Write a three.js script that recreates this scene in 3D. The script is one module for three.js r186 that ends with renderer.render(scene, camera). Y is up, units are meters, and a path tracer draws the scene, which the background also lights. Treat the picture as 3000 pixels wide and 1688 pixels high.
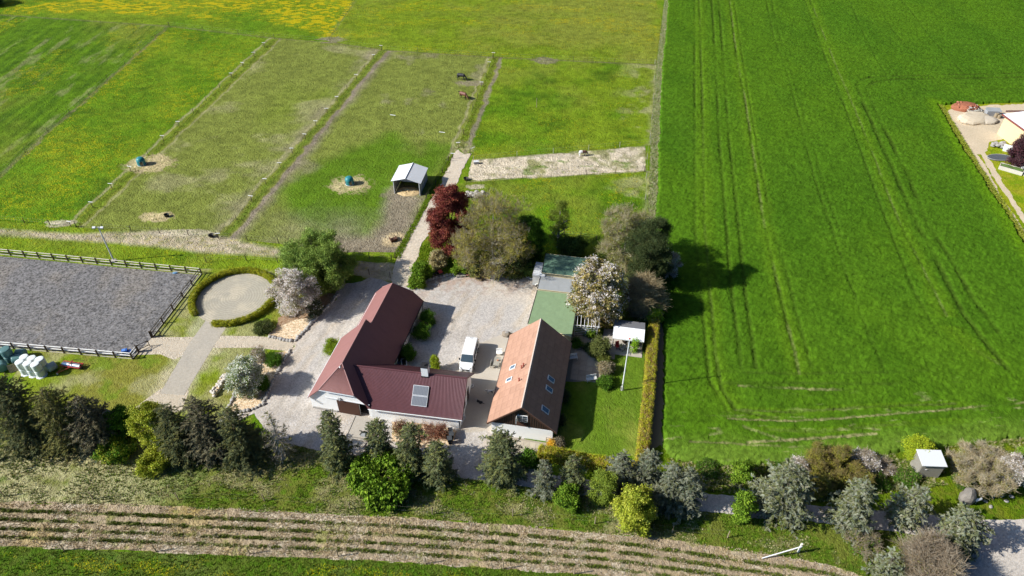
import * as THREE from 'three';
import { mergeGeometries } from 'three/addons/utils/BufferGeometryUtils.js';
import { MarchingCubes } from 'three/addons/objects/MarchingCubes.js';
import { Sky } from 'three/addons/objects/Sky.js';

// ---------- camera, sky, sun, exposure ----------
const scene = new THREE.Scene();
const CAM_H = 77, PITCH = 41 * Math.PI / 180, FOC = 0.70;              // drone 77 m up, looking 41 degrees down
const camera = new THREE.PerspectiveCamera(2 * Math.atan((1688 / 3000 / 2) / FOC) * 180 / Math.PI, 1024 / 576, 1, 1500);
camera.position.set(0, CAM_H, 0);
camera.lookAt(0, CAM_H - Math.sin(PITCH) * 100, -Math.cos(PITCH) * 100);
const SUN_EL = 34.5 * Math.PI / 180, SUN_AZ = 9.5 * Math.PI / 180;      // from the left, a little behind the camera
const sunDir = new THREE.Vector3(-Math.cos(SUN_AZ) * Math.cos(SUN_EL), Math.sin(SUN_EL), Math.sin(SUN_AZ) * Math.cos(SUN_EL));
const sky = new Sky();
sky.scale.setScalar(1200);
sky.name = 'sky';
sky.userData.kind = 'structure';
sky.material.uniforms.sunPosition.value.copy(sunDir);
sky.material.uniforms.turbidity.value = 6;
sky.material.uniforms.rayleigh.value = 0.9;
sky.material.uniforms.mieCoefficient.value = 0.004;
scene.add(sky);
scene.environmentIntensity = 0.125;
const sun = new THREE.DirectionalLight(new THREE.Color(1, 0.95, 0.86), 5);
sun.position.copy(sunDir).multiplyScalar(300).add(new THREE.Vector3(0, 0, -90));
sun.target.position.set(0, 0, -90);
sun.castShadow = true;
sun.shadow.mapSize.set(4096, 4096);
Object.assign(sun.shadow.camera, { left: -160, right: 160, top: 160, bottom: -160, near: 10, far: 700 });
scene.add(sun, sun.target);
const renderer = new THREE.WebGLRenderer({ antialias: true });
renderer.toneMapping = THREE.LinearToneMapping;
renderer.toneMappingExposure = 1.48;
renderer.shadowMap.enabled = true;

// ---------- helpers ----------
let SEED = 12345;
const reseed = (s) => { SEED = s >>> 0; };
function rnd() { SEED = (SEED + 0x6D2B79F5) >>> 0; let t = SEED; t = Math.imul(t ^ (t >>> 15), t | 1); t ^= t + Math.imul(t ^ (t >>> 7), t | 61); return ((t ^ (t >>> 14)) >>> 0) / 4294967296; }
const rr = (a, b) => a + (b - a) * rnd();
const clamp = (x, a = 0, b = 1) => x < a ? a : x > b ? b : x;
const sstep = (a, b, x) => { const t = clamp((x - a) / (b - a)); return t * t * (3 - 2 * t); };
const mix = (a, b, t) => a + (b - a) * t;
const cP = Math.cos(PITCH), sP = Math.sin(PITCH), SC = 2576;
// a point of the photograph (2576 px wide) meets the level plane y = h there
function G(px, py, h = 0) {
  const u = (px - 1288) / SC / FOC, v = -(py - 724.7) / SC / FOC;
  const wy = v * cP - sP, wz = -v * sP - cP, t = (h - CAM_H) / wy;
  return [u * t, wz * t];
}
const V = (px, py, h = 0) => { const g = G(px, py, h); return new THREE.Vector3(g[0], h, g[1]); };
function toPx(x, y, z) {
  const dy = y - CAM_H, f = -(dy * sP + z * cP), up = dy * cP - z * sP;
  return [1288 + x / f * SC * FOC, 724.7 - up / f * SC * FOC];
}
// how tall a thing on that ground point is, if its top shows at that row
function tall(px, py, topRow) {
  const g = G(px, py); let lo = 0, hi = 40;
  for (let i = 0; i < 40; i++) { const m = (lo + hi) / 2; if (toPx(g[0], m, g[1])[1] > topRow) lo = m; else hi = m; }
  return lo;
}
const pxPerM = (px, py) => { const g = G(px, py); return toPx(g[0] + 0.5, 0, g[1])[0] - toPx(g[0] - 0.5, 0, g[1])[0]; };

const names = {};
function numbered(n) { const k = names[n] = (names[n] ?? -1) + 1; return k ? n + '_' + String(k).padStart(3, '0') : n; }
function thing(name, label, category, x = 0, z = 0, turn = 0, group, y = 0) {
  const o = new THREE.Group(); o.name = numbered(name); o.position.set(x, y, z); o.rotation.y = turn;
  o.userData = { label, category }; if (group) o.userData.group = group;
  scene.add(o); return o;
}
const noUv = (g) => { const q = g.index ? g.toNonIndexed() : g; for (const k of Object.keys(q.attributes)) if (!['position', 'normal', 'uv'].includes(k)) q.deleteAttribute(k); return q; };
const merge = (list) => list.length === 1 ? list[0] : mergeGeometries(list.map(noUv));
function part(parent, name, geo, m) {
  const o = new THREE.Mesh(Array.isArray(geo) ? merge(geo) : geo, m);
  o.name = name; o.castShadow = o.receiveShadow = true; parent.add(o); return o;
}
function struct(name, geo, m) { const o = part(scene, numbered(name), geo, m); o.userData.kind = 'structure'; return o; }
const bx = (w, h, d, x = 0, y = 0, z = 0, ry = 0, rx = 0, rz = 0) => { const g = new THREE.BoxGeometry(w, h, d); if (rx) g.rotateX(rx); if (rz) g.rotateZ(rz); if (ry) g.rotateY(ry); return g.translate(x, y, z); };
const cy = (r1, r2, h, n, x = 0, y = 0, z = 0) => new THREE.CylinderGeometry(r1, r2, h, n).translate(x, y, z);
function rod(a, b, r1, r2 = r1, n = 5) {
  const A = new THREE.Vector3(...a), B = new THREE.Vector3(...b), d = B.clone().sub(A), L = d.length();
  const g = new THREE.CylinderGeometry(r2, r1, L, n, 1); g.translate(0, L / 2, 0);
  g.applyQuaternion(new THREE.Quaternion().setFromUnitVectors(new THREE.Vector3(0, 1, 0), d.normalize()));
  return g.translate(A.x, A.y, A.z);
}
const poly = (pts) => { const g = new THREE.BufferGeometry(); g.setAttribute('position', new THREE.Float32BufferAttribute(pts.flat(), 3)); const n = pts.length / 3; g.setAttribute('uv', new THREE.Float32BufferAttribute(new Float32Array(pts.length * 2), 2)); g.computeVertexNormals(); return g; };
const quad = (a, b, c, d) => poly([a, b, c, a, c, d]);
// a slab with thickness under the quad a b c d (in order round)
function slab(a, b, c, d, t) {
  const lo = [a, b, c, d].map((p) => [p[0], p[1] - t, p[2]]);
  return merge([quad(a, b, c, d), quad(lo[3], lo[2], lo[1], lo[0]), quad(a, lo[0], lo[1], b), quad(b, lo[1], lo[2], c), quad(c, lo[2], lo[3], d), quad(d, lo[3], lo[0], a)]);
}
const col = (r, g, b) => new THREE.Color().setRGB(r, g, b);
const matte = (o) => new THREE.MeshPhysicalMaterial({ ...o, specularIntensity: 0.12 });
const mat = (r, g, b, rough = 0.8, o = {}) => new THREE.MeshStandardMaterial({ color: col(r, g, b), roughness: rough, side: THREE.DoubleSide, ...o });

// noise
const NR = new Float32Array(65536); reseed(99); for (let i = 0; i < 65536; i++) NR[i] = rnd();
function vn(x, y) {
  const xi = Math.floor(x), yi = Math.floor(y); let fx = x - xi, fy = y - yi;
  fx = fx * fx * (3 - 2 * fx); fy = fy * fy * (3 - 2 * fy);
  const r0 = (yi & 255) << 8, r1 = ((yi + 1) & 255) << 8, x0 = xi & 255, x1 = (xi + 1) & 255;
  const a = NR[r0 | x0], b = NR[r0 | x1], c = NR[r1 | x0], d = NR[r1 | x1];
  return a + (b - a) * fx + (c - a + (a - b - c + d) * fx) * fy;
}
const fbm = (x, y) => vn(x, y) * 0.5 + vn(x * 2.03 + 17.3, y * 2.03 + 5.1) * 0.27 + vn(x * 4.1 + 3.7, y * 4.1 + 41.9) * 0.15 + vn(x * 8.3 + 91, y * 8.3 + 11) * 0.08;
const SRGB = new Uint8Array(4097); for (let i = 0; i <= 4096; i++) { const l = i / 4096; SRGB[i] = Math.round(255 * (l <= 0.0031308 ? l * 12.92 : 1.055 * Math.pow(l, 1 / 2.4) - 0.055)); }
function dataTex(w, h, fill, srgb = true) {
  const d = new Uint8Array(w * h * 4), o = [0, 0, 0];
  for (let j = 0, k = 0; j < h; j++) for (let i = 0; i < w; i++, k += 4) {
    fill(i, j, o);
    if (srgb) { d[k] = SRGB[(clamp(o[0]) * 4096) | 0]; d[k + 1] = SRGB[(clamp(o[1]) * 4096) | 0]; d[k + 2] = SRGB[(clamp(o[2]) * 4096) | 0]; } else { d[k] = d[k + 1] = d[k + 2] = clamp(o[0]) * 255; }
    d[k + 3] = 255;
  }
  const t = new THREE.DataTexture(d, w, h, THREE.RGBAFormat); t.magFilter = THREE.LinearFilter; t.minFilter = THREE.LinearFilter; t.wrapS = t.wrapT = THREE.RepeatWrapping;
  if (srgb) t.colorSpace = THREE.SRGBColorSpace; t.needsUpdate = true; return t;
}
// world-space polygon helpers
const W = (pts) => pts.map((p) => G(p[0], p[1]));
function inside(P, x, z) { let c = false; for (let i = 0, j = P.length - 1; i < P.length; j = i++) { const a = P[i], b = P[j]; if ((a[1] > z) !== (b[1] > z) && x < (b[0] - a[0]) * (z - a[1]) / (b[1] - a[1]) + a[0]) c = !c; } return c; }
function segD(a, b, x, z) { const dx = b[0] - a[0], dz = b[1] - a[1], t = clamp(((x - a[0]) * dx + (z - a[1]) * dz) / (dx * dx + dz * dz)); return Math.hypot(x - a[0] - dx * t, z - a[1] - dz * t); }
function lineD(L, x, z) { let m = 1e9; for (let i = 1; i < L.length; i++) m = Math.min(m, segD(L[i - 1], L[i], x, z)); return m; }
// signed distance, inside positive
function sd(P, x, z) { let m = 1e9; for (let i = 0, j = P.length - 1; i < P.length; j = i++) m = Math.min(m, segD(P[j], P[i], x, z)); return inside(P, x, z) ? m : -m; }
const side = (a, b, x, z) => ((b[0] - a[0]) * (z - a[1]) - (b[1] - a[1]) * (x - a[0])) / Math.hypot(b[0] - a[0], b[1] - a[1]);
const bbox = (P, m = 0) => [Math.min(...P.map((p) => p[0])) - m, Math.max(...P.map((p) => p[0])) + m, Math.min(...P.map((p) => p[1])) - m, Math.max(...P.map((p) => p[1])) + m];
function rough(P, amp, step = 0.5, seed = 0) {
  const out = [];
  for (let i = 0; i < P.length; i++) {
    const a = P[i], b = P[(i + 1) % P.length], L = Math.hypot(b[0] - a[0], b[1] - a[1]); if (L < 1e-6) continue; const n = Math.max(1, Math.round(L / step)), nx = -(b[1] - a[1]) / L, nz = (b[0] - a[0]) / L;
    for (let k = 0; k < n; k++) { const x = mix(a[0], b[0], k / n), z = mix(a[1], b[1], k / n), d = amp * ((vn(x * 1.7 + seed, z * 1.7) - 0.5) * 1.3 + (vn(x * 0.35 + seed, z * 0.35 + 7) - 0.5) * 2); out.push([x + nx * d, z + nz * d]); }
  }
  return out;
}
function sheet(P, y, region) {   // flat sheet with uv in the region's texture (or in metres)
  const s = new THREE.Shape(P.map((p) => new THREE.Vector2(p[0], -p[1])));
  const g = new THREE.ShapeGeometry(s); g.rotateX(-Math.PI / 2); g.translate(0, y, 0);
  const pos = g.attributes.position, uv = g.attributes.uv;
  for (let i = 0; i < pos.count; i++) region ? uv.setXY(i, (pos.getX(i) - region.x0) / (region.x1 - region.x0), (pos.getZ(i) - region.z0) / (region.z1 - region.z0)) : uv.setXY(i, pos.getX(i), pos.getZ(i));
  return g;
}

// ---------- ground: plan of the place, read off the photograph ----------
const F1 = W([[425, 66], [0, 441], [-120, 545]]), F2 = W([[690, 96], [180, 571]]), F3 = W([[960, 126], [552, 601]]), F4 = W([[1241, 144], [1152, 372], [1140, 400]]);
const NF = W([[-260, 20], [425, 66], [690, 96], [830, 106], [960, 126], [1240, 144], [1650, 163], [1700, 166]]);   // fence along the north side of the paddocks
const BF = W([[895, -2], [822, 102]]), BF0 = W([[1100, -290], [822, 102]]);                                         // fence running on north
const SF = W([[-200, 535], [0, 556], [190, 572], [545, 598], [700, 613], [860, 640]]);                              // fence along the bridle track
const TRACK = W([[1152, 376], [1168, 388], [1190, 383], [1178, 400], [1140, 480], [1100, 545], [1062, 615], [1035, 690], [1030, 722], [985, 718], [985, 700], [1000, 650], [1050, 560], [1090, 490], [1130, 420], [1142, 388]]);
const CROP = W([[1700, -60], [1683, 0], [1668, 160], [1658, 400], [1650, 560], [1664, 700], [1672, 900], [1672, 1128], [1690, 1150], [1760, 1166], [2000, 1172], [2280, 1136], [2420, 1120], [2600, 1098], [2820, 1070], [2820, 900], [2590, 632], [2576, 615], [2450, 420], [2356, 264], [2590, 257], [2960, 245], [3100, -60]]);
const SANDP = W([[1186, 403], [1300, 395], [1480, 380], [1626, 366], [1622, 430], [1400, 444], [1230, 452], [1172, 456]]);
const ARENA = W([[-330, 610], [0, 645], [500, 692], [380, 852], [336, 899], [0, 872], [-330, 842]]);
const P4LUSH = W([[800, 420], [880, 380], [985, 340], [1060, 390], [1085, 360], [1130, 370], [1085, 440], [980, 440], [985, 520], [965, 580], [900, 600], [830, 600], [740, 540], [720, 480]]);
const YARD = W([[640, 1040], [690, 950], [738, 872], [742, 858], [765, 836], [800, 798], [838, 758], [868, 716], [930, 700], [985, 712], [1035, 722], [1092, 700], [1150, 690], [1250, 696], [1345, 690], [1356, 720], [1345, 800], [1400, 860], [1420, 900], [1300, 1140], [1352, 1170], [1330, 1185], [1500, 1212], [1740, 1236], [2080, 1272], [2440, 1306], [2400, 1360], [2290, 1345], [2080, 1318], [1740, 1286], [1500, 1252], [1240, 1214], [1130, 1202], [1000, 1172], [820, 1142], [690, 1110]]);
const LEFTYARD = W([[-60, 985], [30, 992], [48, 1020], [30, 1042], [-60, 1040]]);
const RIDE = W([[-200, 566], [0, 574], [180, 590], [400, 580], [440, 590], [560, 596], [705, 626], [860, 654], [985, 662], [1012, 672], [1005, 700], [980, 712], [868, 690], [860, 672], [704, 646], [500, 634], [300, 614], [150, 602], [0, 593], [-200, 580]]);
const CC = G(590, 749), CR = (G(684, 752)[0] - G(495, 757)[0]) / 2;
const PATH = W([[521, 803], [583, 803], [545, 858], [463, 994], [403, 990], [478, 862]]);
const PATHEND = W([[408, 985], [463, 988], [448, 1028], [415, 1034], [340, 1036], [362, 1018]]);
const CROSS = W([[545, 852], [640, 853], [735, 860], [733, 877], [640, 868], [530, 868]]);
const ARENAIN = W([[378, 853], [420, 856], [482, 855], [470, 882], [440, 897], [408, 884], [348, 886]]);
const LAWN = W([[1424, 965], [1500, 955], [1530, 880], [1560, 868], [1622, 862], [1606, 1150], [1352, 1128], [1404, 1100]]);
const TERRACE = W([[1438, 835], [1545, 846], [1560, 880], [1530, 930], [1520, 966], [1424, 960]]);
const APRON = W([[1276, 842], [1345, 850], [1245, 1070], [1228, 1078], [1160, 1082], [1172, 1040], [1188, 960], [1150, 938], [1162, 915], [1206, 872]]);
const BED_A = W([[674, 842], [692, 826], [736, 806], [792, 794], [770, 828], [742, 856], [700, 853]]);
const BED_A2 = W([[700, 800], [760, 770], [800, 735], [848, 740], [834, 762], [800, 796], [740, 806], [694, 826]]);
const BED_B = W([[729, 882], [698, 933], [676, 982], [661, 1016], [634, 1029], [565, 1042], [597, 978], [634, 918], [683, 888]]);
const BED_C = W([[985, 1062], [1060, 1064], [1150, 1084], [1136, 1118], [1120, 1136], [1040, 1126], [985, 1110]]);
const ROWS = W([[-80, 1260], [0, 1266], [300, 1272], [600, 1280], [1000, 1302], [1300, 1322], [1600, 1350], [1900, 1386], [2080, 1420], [2240, 1475], [2250, 1560], [1620, 1470], [1500, 1448], [1200, 1428], [900, 1409], [400, 1390], [0, 1374], [-80, 1372]]);
const ROAD = W([[2428, 1306], [2500, 1308], [2700, 1306], [2900, 1500], [2360, 1520], [2405, 1400]]);
const NYARD = W([[2372, 272], [2420, 262], [2600, 262], [2600, 400], [2530, 380], [2480, 360], [2470, 400], [2500, 480], [2620, 690], [2640, 760], [2600, 690], [2545, 590], [2470, 470], [2430, 400], [2400, 330]]);
const PATCHES = [   // loose straw and bare places: centre, radii in metres, what
  [...G(376, 412), 5.2, 3.6, 'straw'], [...G(884, 466), 4.4, 3.4, 'straw'], [...G(392, 546), 3.2, 1.7, 'straw'], [...G(1012, 484), 3.8, 3.4, 'earth'], [...G(990, 604), 2.6, 2.0, 'straw'],
  [...G(1022, 478), 2.2, 1.0, 'straw'], [...G(155, 562), 3, 1.2, 'sand'], [...G(460, 586), 6, 1.1, 'sand'], [...G(1180, 210), 3.5, 1.6, 'earth'], [...G(1370, 152), 3.4, 2.2, 'earth'], [...G(830, 100), 4.2, 2.2, 'earth'], [...G(1165, 372), 2.4, 3.4, 'dry'],
  [...G(1200, 470), 2.4, 1.0, 'sand'], [...G(1190, 490), 3, 1.2, 'sand']];
const inBox = (b, x, z) => x > b[0] && x < b[1] && z > b[2] && z < b[3];
const lerp3 = (o, c, t) => { o[0] += (c[0] - o[0]) * t; o[1] += (c[1] - o[1]) * t; o[2] += (c[2] - o[2]) * t; };
const C = { lush: [0.09, 0.175, 0.006], deep: [0.042, 0.095, 0.005], mid: [0.14, 0.205, 0.01], olive: [0.172, 0.198, 0.025], short: [0.165, 0.192, 0.036], dry: [0.285, 0.265, 0.125], earth: [0.225, 0.185, 0.13], straw: [0.54, 0.42, 0.24], sand: [0.52, 0.44, 0.32], yellow: [0.50, 0.38, 0.006], lawn: [0.10, 0.165, 0.014], soil: [0.16, 0.12, 0.085] };
const RA = { x0: -190, x1: 46, z0: -250, z1: -84 }, RB = { x0: 14, x1: 190, z0: -250, z1: -44 }, RC = { x0: -72, x1: 30, z0: -102, z1: -46 }, RD = { x0: -66, x1: 72, z0: -66, z1: -32 };
const p4b = bbox(P4LUSH, 4), sandb = bbox(SANDP, 3), trackb = bbox(TRACK, 4), rideb = bbox(RIDE, 4);
const earthSpot = W([[870, 640], [1000, 640], [1055, 500], [990, 480], [970, 560], [940, 600], [850, 606], [820, 600], [850, 630]]), earthb = bbox(earthSpot, 5);
const EDGE = W([[1700, -60], [1681, 0], [1665, 160], [1655, 400], [1647, 560], [1660, 700]]);
const F1L = Math.hypot(F1[1][0] - F1[0][0], F1[1][1] - F1[0][1]);
function paintFields(x, z, o) {
  const nL = fbm(x / 26, z / 26), nM = fbm(x / 6 + 40, z / 6), nS = vn(x / 0.9, z / 0.9), nG = vn(x / 0.33 + 9, z / 0.33), gr = rnd();
  const wob = (fbm(x / 5, z / 5) - 0.5) * 2.4;
  let dand = 0, c0, c1;
  const north = side(NF[0], NF[1], x, z) < 0 && x < NF[1][0] || lineSide(NF, x, z) < 0;
  const s1 = side(F1[0], F1[1], x, z), s2 = side(F2[0], F2[1], x, z), s3 = side(F3[0], F3[1], x, z), s4 = side(F4[0], F4[1], x, z);
  if (north) {
    const b = side(BF0[0], BF0[1], x, z);
    if (b > 0) { c0 = C.lush; c1 = C.mid; dand = sstep(0.38, 0.7, fbm(x / 16 + 3, z / 9) + 0.1 * nM + sstep(-75, -45, x) * 0.25 - sstep(10, 0, -lineSide(NF, x, z)) * 0.35) * 1.0; }
    else { c0 = C.mid; c1 = C.olive; dand = 0.03 + sstep(0.45, 0.75, fbm(x / 14 + 8, z / 5)) * 0.3; }
    o[0] = c0[0]; o[1] = c0[1]; o[2] = c0[2]; lerp3(o, c1, sstep(0.35, 0.65, nL * 0.6 + nM * 0.4));
  } else if (s1 > 0) {   // mown long grass, stripes along the fence
    const st = 0.5 + 0.5 * Math.sin(s1 / 3.1 * 6.283 + wob * 1.2);
    o[0] = C.lush[0]; o[1] = C.lush[1]; o[2] = C.lush[2]; lerp3(o, C.deep, st * 0.55 * sstep(0.2, 0.6, nM)); lerp3(o, C.olive, sstep(0.5, 0.75, nL) * 0.7); { const al = (x * (F1[1][0] - F1[0][0]) + z * (F1[1][1] - F1[0][1])) / F1L, gn = fbm(s1 / 1.1 + 70, al / 7); lerp3(o, C.deep, sstep(0.5, 0.72, gn) * 0.6); lerp3(o, C.dry, sstep(0.56, 0.8, fbm(s1 / 2.4 + 7, al / 9 + 3)) * 0.4); }
    dand = sstep(0.55, 0.8, fbm(x / 12 + 31, z / 12)) * 0.35;
  } else if (s2 > 0) {
    o[0] = C.lush[0]; o[1] = C.lush[1]; o[2] = C.lush[2]; lerp3(o, C.mid, sstep(0.4, 0.65, nL * 0.5 + nM * 0.5) * 0.8); lerp3(o, C.deep, sstep(0.6, 0.8, fbm(x / 8 + 12, z / 8)) * 0.6);
    dand = (0.10 + 0.9 * sstep(0.42, 0.75, fbm(x / 15 + 55, z / 15) + sstep(14, 2, s1 < 0 ? -s1 : 0) * 0.12)) * 0.3;
  } else if (s3 > 0) {
    o[0] = C.short[0]; o[1] = C.short[1]; o[2] = C.short[2]; lerp3(o, C.mid, sstep(0.55, 0.8, nL) * 0.4); lerp3(o, C.dry, sstep(0.52, 0.72, fbm(x / 11 + 21, z / 8 + 2)) * 0.65); lerp3(o, C.earth, sstep(5, 0.5, s3 + wob) * 0.75 * sstep(0.3, 0.7, nM + 0.1));
  } else if (s4 > 0) {
    o[0] = C.short[0]; o[1] = C.short[1]; o[2] = C.short[2]; lerp3(o, C.mid, sstep(0.55, 0.75, nL) * 0.45); lerp3(o, C.earth, sstep(0.62, 0.8, fbm(x / 7 + 77, z / 7)) * 0.5);
    lerp3(o, C.earth, sstep(-5, -1.5, s3 + wob) * 0.8);
    if (inBox(p4b, x, z)) { const d = sd(P4LUSH, x, z) + wob * 1.3; const t = sstep(-3, 1.5, d); lerp3(o, C.lush, t * 0.85 * sstep(0.1, 0.5, nM + 0.15)); lerp3(o, C.deep, t * 0.4 * nS); }
    if (inBox(earthb, x, z)) lerp3(o, C.earth, sstep(-2.5, 1, sd(earthSpot, x, z) + wob) * 0.95);
    if (z > -112) lerp3(o, C.earth, sstep(-114, -104, z + wob * 2) * sstep(-48, -40, x) * 0.55 * nM * 1.6);
  } else {
    o[0] = C.mid[0]; o[1] = C.mid[1]; o[2] = C.mid[2]; lerp3(o, C.lush, sstep(0.38, 0.6, nL * 0.5 + nM * 0.5)); lerp3(o, C.deep, sstep(0.55, 0.75, fbm(x / 8 + 5, z / 8)) * 0.65); lerp3(o, C.olive, sstep(0.5, 0.7, fbm(x / 13 + 15, z / 13)) * 0.5);
    const pale = sstep(13, 3, lineD(EDGE, x, z)) * sstep(0.52, 0.7, fbm(x / 5 + 9, z / 5)); lerp3(o, C.dry, pale * 0.7);
    dand = sstep(0.5, 0.75, fbm(x / 9 + 44, z / 7)) * 0.08 + (z > -126 ? 0.14 * sstep(0.45, 0.7, fbm(x / 5 + 4, z / 5)) : 0);
    if (inBox(sandb, x, z)) { const d = sd(SANDP, x, z) + wob * 0.4; const t = sstep(-0.4, 0.5, d); lerp3(o, C.dry, t * 0.9); lerp3(o, C.sand, t * sstep(0.3, 0.6, nM * 0.8 + nS * 0.25)); lerp3(o, C.lush, t * 0.65 * sstep(0.62, 0.78, fbm(x / 3.4 + 71, z / 2 + 8))); if (t > 0.4) dand *= 0.25; }
    const sv = lineD(EDGE, x, z); if (sv < 3.6) { lerp3(o, C.dry, sstep(3, 0.6, sv + wob * 0.3) * 0.75 * (0.5 + nS * 0.6)); dand *= 0.3; }
  }
  // strips along the electric fences: a line of long grass and a trodden line beside it
  for (const [s0, L] of [[s1, F1], [s2, F2], [s3, F3], [s4, F4]]) {
    const s = s0 + (vn(x / 2.2 + 8, z / 2.2) - 0.5) * 0.8 + (nS - 0.5) * 0.35, a = Math.abs(s); if (a > 3 || north || z > -96) continue;
    const t = ((x - L[0][0]) * (L[1][0] - L[0][0]) + (z - L[0][1]) * (L[1][1] - L[0][1])) / ((L[1][0] - L[0][0]) ** 2 + (L[1][1] - L[0][1]) ** 2); if (t < -0.005 || t > (L === F1 ? 2 : 1.12)) continue;
    if (L === F1) { lerp3(o, C.soil, sstep(0.9, 0.2, Math.abs(s + wob * 0.12)) * 0.6 * (0.4 + nS * 0.8)); continue; }
    lerp3(o, C.olive, sstep(1.5, 0.9, Math.abs(s + 0.5)) * 0.85); lerp3(o, C.lush, sstep(0.9, 0.3, Math.abs(s + 0.5)) * 0.5);
    lerp3(o, C.dry, sstep(0.55, 0.1, Math.abs(s - 1.25)) * 0.8); if (L !== F2) lerp3(o, C.earth, sstep(0.8, 0.2, Math.abs(s + 2.1)) * 0.85);
    else lerp3(o, C.dry, sstep(0.5, 0.1, Math.abs(s + 2.0)) * 0.6);
    dand *= 0.3;
  }
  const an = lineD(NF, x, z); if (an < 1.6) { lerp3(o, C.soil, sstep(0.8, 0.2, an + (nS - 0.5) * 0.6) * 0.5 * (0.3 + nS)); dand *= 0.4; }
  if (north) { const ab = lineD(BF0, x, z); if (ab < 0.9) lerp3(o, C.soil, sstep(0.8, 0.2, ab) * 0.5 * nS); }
  if (z > -112 && !north) {   // the ground between the paddock fence, the bridle track and the arena
    const q = lineSide(SF, x, z);
    if (q > 0) { dand = 0.06; o[0] = C.mid[0]; o[1] = C.mid[1]; o[2] = C.mid[2]; lerp3(o, C.olive, sstep(0.4, 0.7, nL * 0.4 + nM * 0.6) * 0.9); lerp3(o, C.lush, sstep(0.6, 0.8, fbm(x / 4 + 90, z / 4)) * 0.6); }
    if (inBox(rideb, x, z)) { const d = sd(RIDE, x, z) + wob * 0.3; lerp3(o, [0.39, 0.325, 0.22], sstep(-0.7, 0.8, d) * (0.68 + 0.32 * sstep(0.25, 0.6, nS * 0.5 + nM * 0.5))); }
  }
  for (const p of PATCHES) {
    const dx = (x - p[0]) / p[2], dz = (z - p[1]) / p[3], q = dx * dx + dz * dz; if (q > 2.2) continue;
    const t = sstep(1.25, 0.55, q + wob * 0.4 + (nS - 0.5) * 0.9 + (nG - 0.5) * 0.7); lerp3(o, C[p[4]], t * (0.45 + 0.5 * nG)); dand *= 1 - t;
  }
  const g = 0.48 + 0.32 * vn(x / 1.9 + 31, z / 1.5) + 0.38 * nS + 0.3 * nG + 0.12 * gr; o[0] *= g; o[1] *= g; o[2] *= g;
  if (dand > 0.02 && rnd() < dand * (0.2 + 0.8 * sstep(0.35, 0.75, vn(x / 1.3 + 5, z / 0.8)))) lerp3(o, C.yellow, 0.75);
}
function lineSide(L, x, z) { let m = 1e9, s = 0; for (let i = 1; i < L.length; i++) { const d = segD(L[i - 1], L[i], x, z); if (d < m) { m = d; s = side(L[i - 1], L[i], x, z); } } return s < 0 ? -m : m; }

const tileN = (s, n) => { const r = new Float32Array(n * n); for (let i = 0; i < n * n; i++) r[i] = rnd(); return (x, y) => { x *= s; y *= s; const k = n; const xi = Math.floor(x), yi = Math.floor(y); let fx = x - xi, fy = y - yi; fx = fx * fx * (3 - 2 * fx); fy = fy * fy * (3 - 2 * fy); const X0 = ((xi % k) + k) % k, X1 = (X0 + 1) % k, Y0 = ((yi % k) + k) % k, Y1 = (Y0 + 1) % k; const a = r[Y0 * k + X0], b = r[Y0 * k + X1], c = r[Y1 * k + X0], d = r[Y1 * k + X1]; return a + (b - a) * fx + (c - a + (a - b - c + d) * fx) * fy; }; };
function bumpTile(size, scales) { reseed(7 + size); const L = scales.map(([n, w]) => [tileN(n, n), w]); const sw = scales.reduce((a, s) => a + s[1], 0); return dataTex(size, size, (i, j, o) => { let v = 0; for (const [f, w] of L) v += w * f(i / size, j / size); o[0] = v / sw; }, false); }
const grassBump = bumpTile(512, [[12, 0.5], [36, 1], [90, 1], [200, 0.7]]);       // laid 12 m a tile
const gravelBump = bumpTile(512, [[20, 0.3], [110, 1], [230, 1]]);               // laid 8 m a tile
function bumpOf(t, region, tile) { const c = t.clone(); c.repeat.set((region.x1 - region.x0) / tile, (region.z1 - region.z0) / tile); c.needsUpdate = true; return c; }
function regionTex(R, w, h, f) { reseed(R.z0 * -7 + w); return dataTex(w, h, (i, j, o) => f(mix(R.x0, R.x1, (i + 0.5) / w), mix(R.z0, R.z1, (j + 0.5) / h), o)); }
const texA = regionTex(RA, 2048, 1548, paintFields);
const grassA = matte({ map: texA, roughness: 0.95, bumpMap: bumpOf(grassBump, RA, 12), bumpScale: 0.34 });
console.log('fields painted');

// ----- the ground sheet that everything lies on -----
const farTex = dataTex(512, 512, (i, j, o) => { const x = i / 4, z = j / 4; const n = fbm(x / 7, z / 7); o[0] = C.mid[0]; o[1] = C.mid[1]; o[2] = C.mid[2]; lerp3(o, C.lush, sstep(0.35, 0.65, n)); lerp3(o, C.olive, sstep(0.5, 0.8, vn(x / 2, z / 2)) * 0.6); const g = 0.75 + 0.5 * vn(x * 2, z * 2); o[0] *= g; o[1] *= g; o[2] *= g; });
const farT = farTex.clone(); farT.repeat.set(1 / 60, 1 / 60); farT.needsUpdate = true;
const farB = grassBump.clone(); farB.repeat.set(1 / 12, 1 / 12); farB.needsUpdate = true;
struct('ground', sheet([[-500, 60], [500, 60], [500, -700], [-500, -700]], -0.02), matte({ map: farT, roughness: 0.95, bumpMap: farB, bumpScale: 0.15 }));
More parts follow.
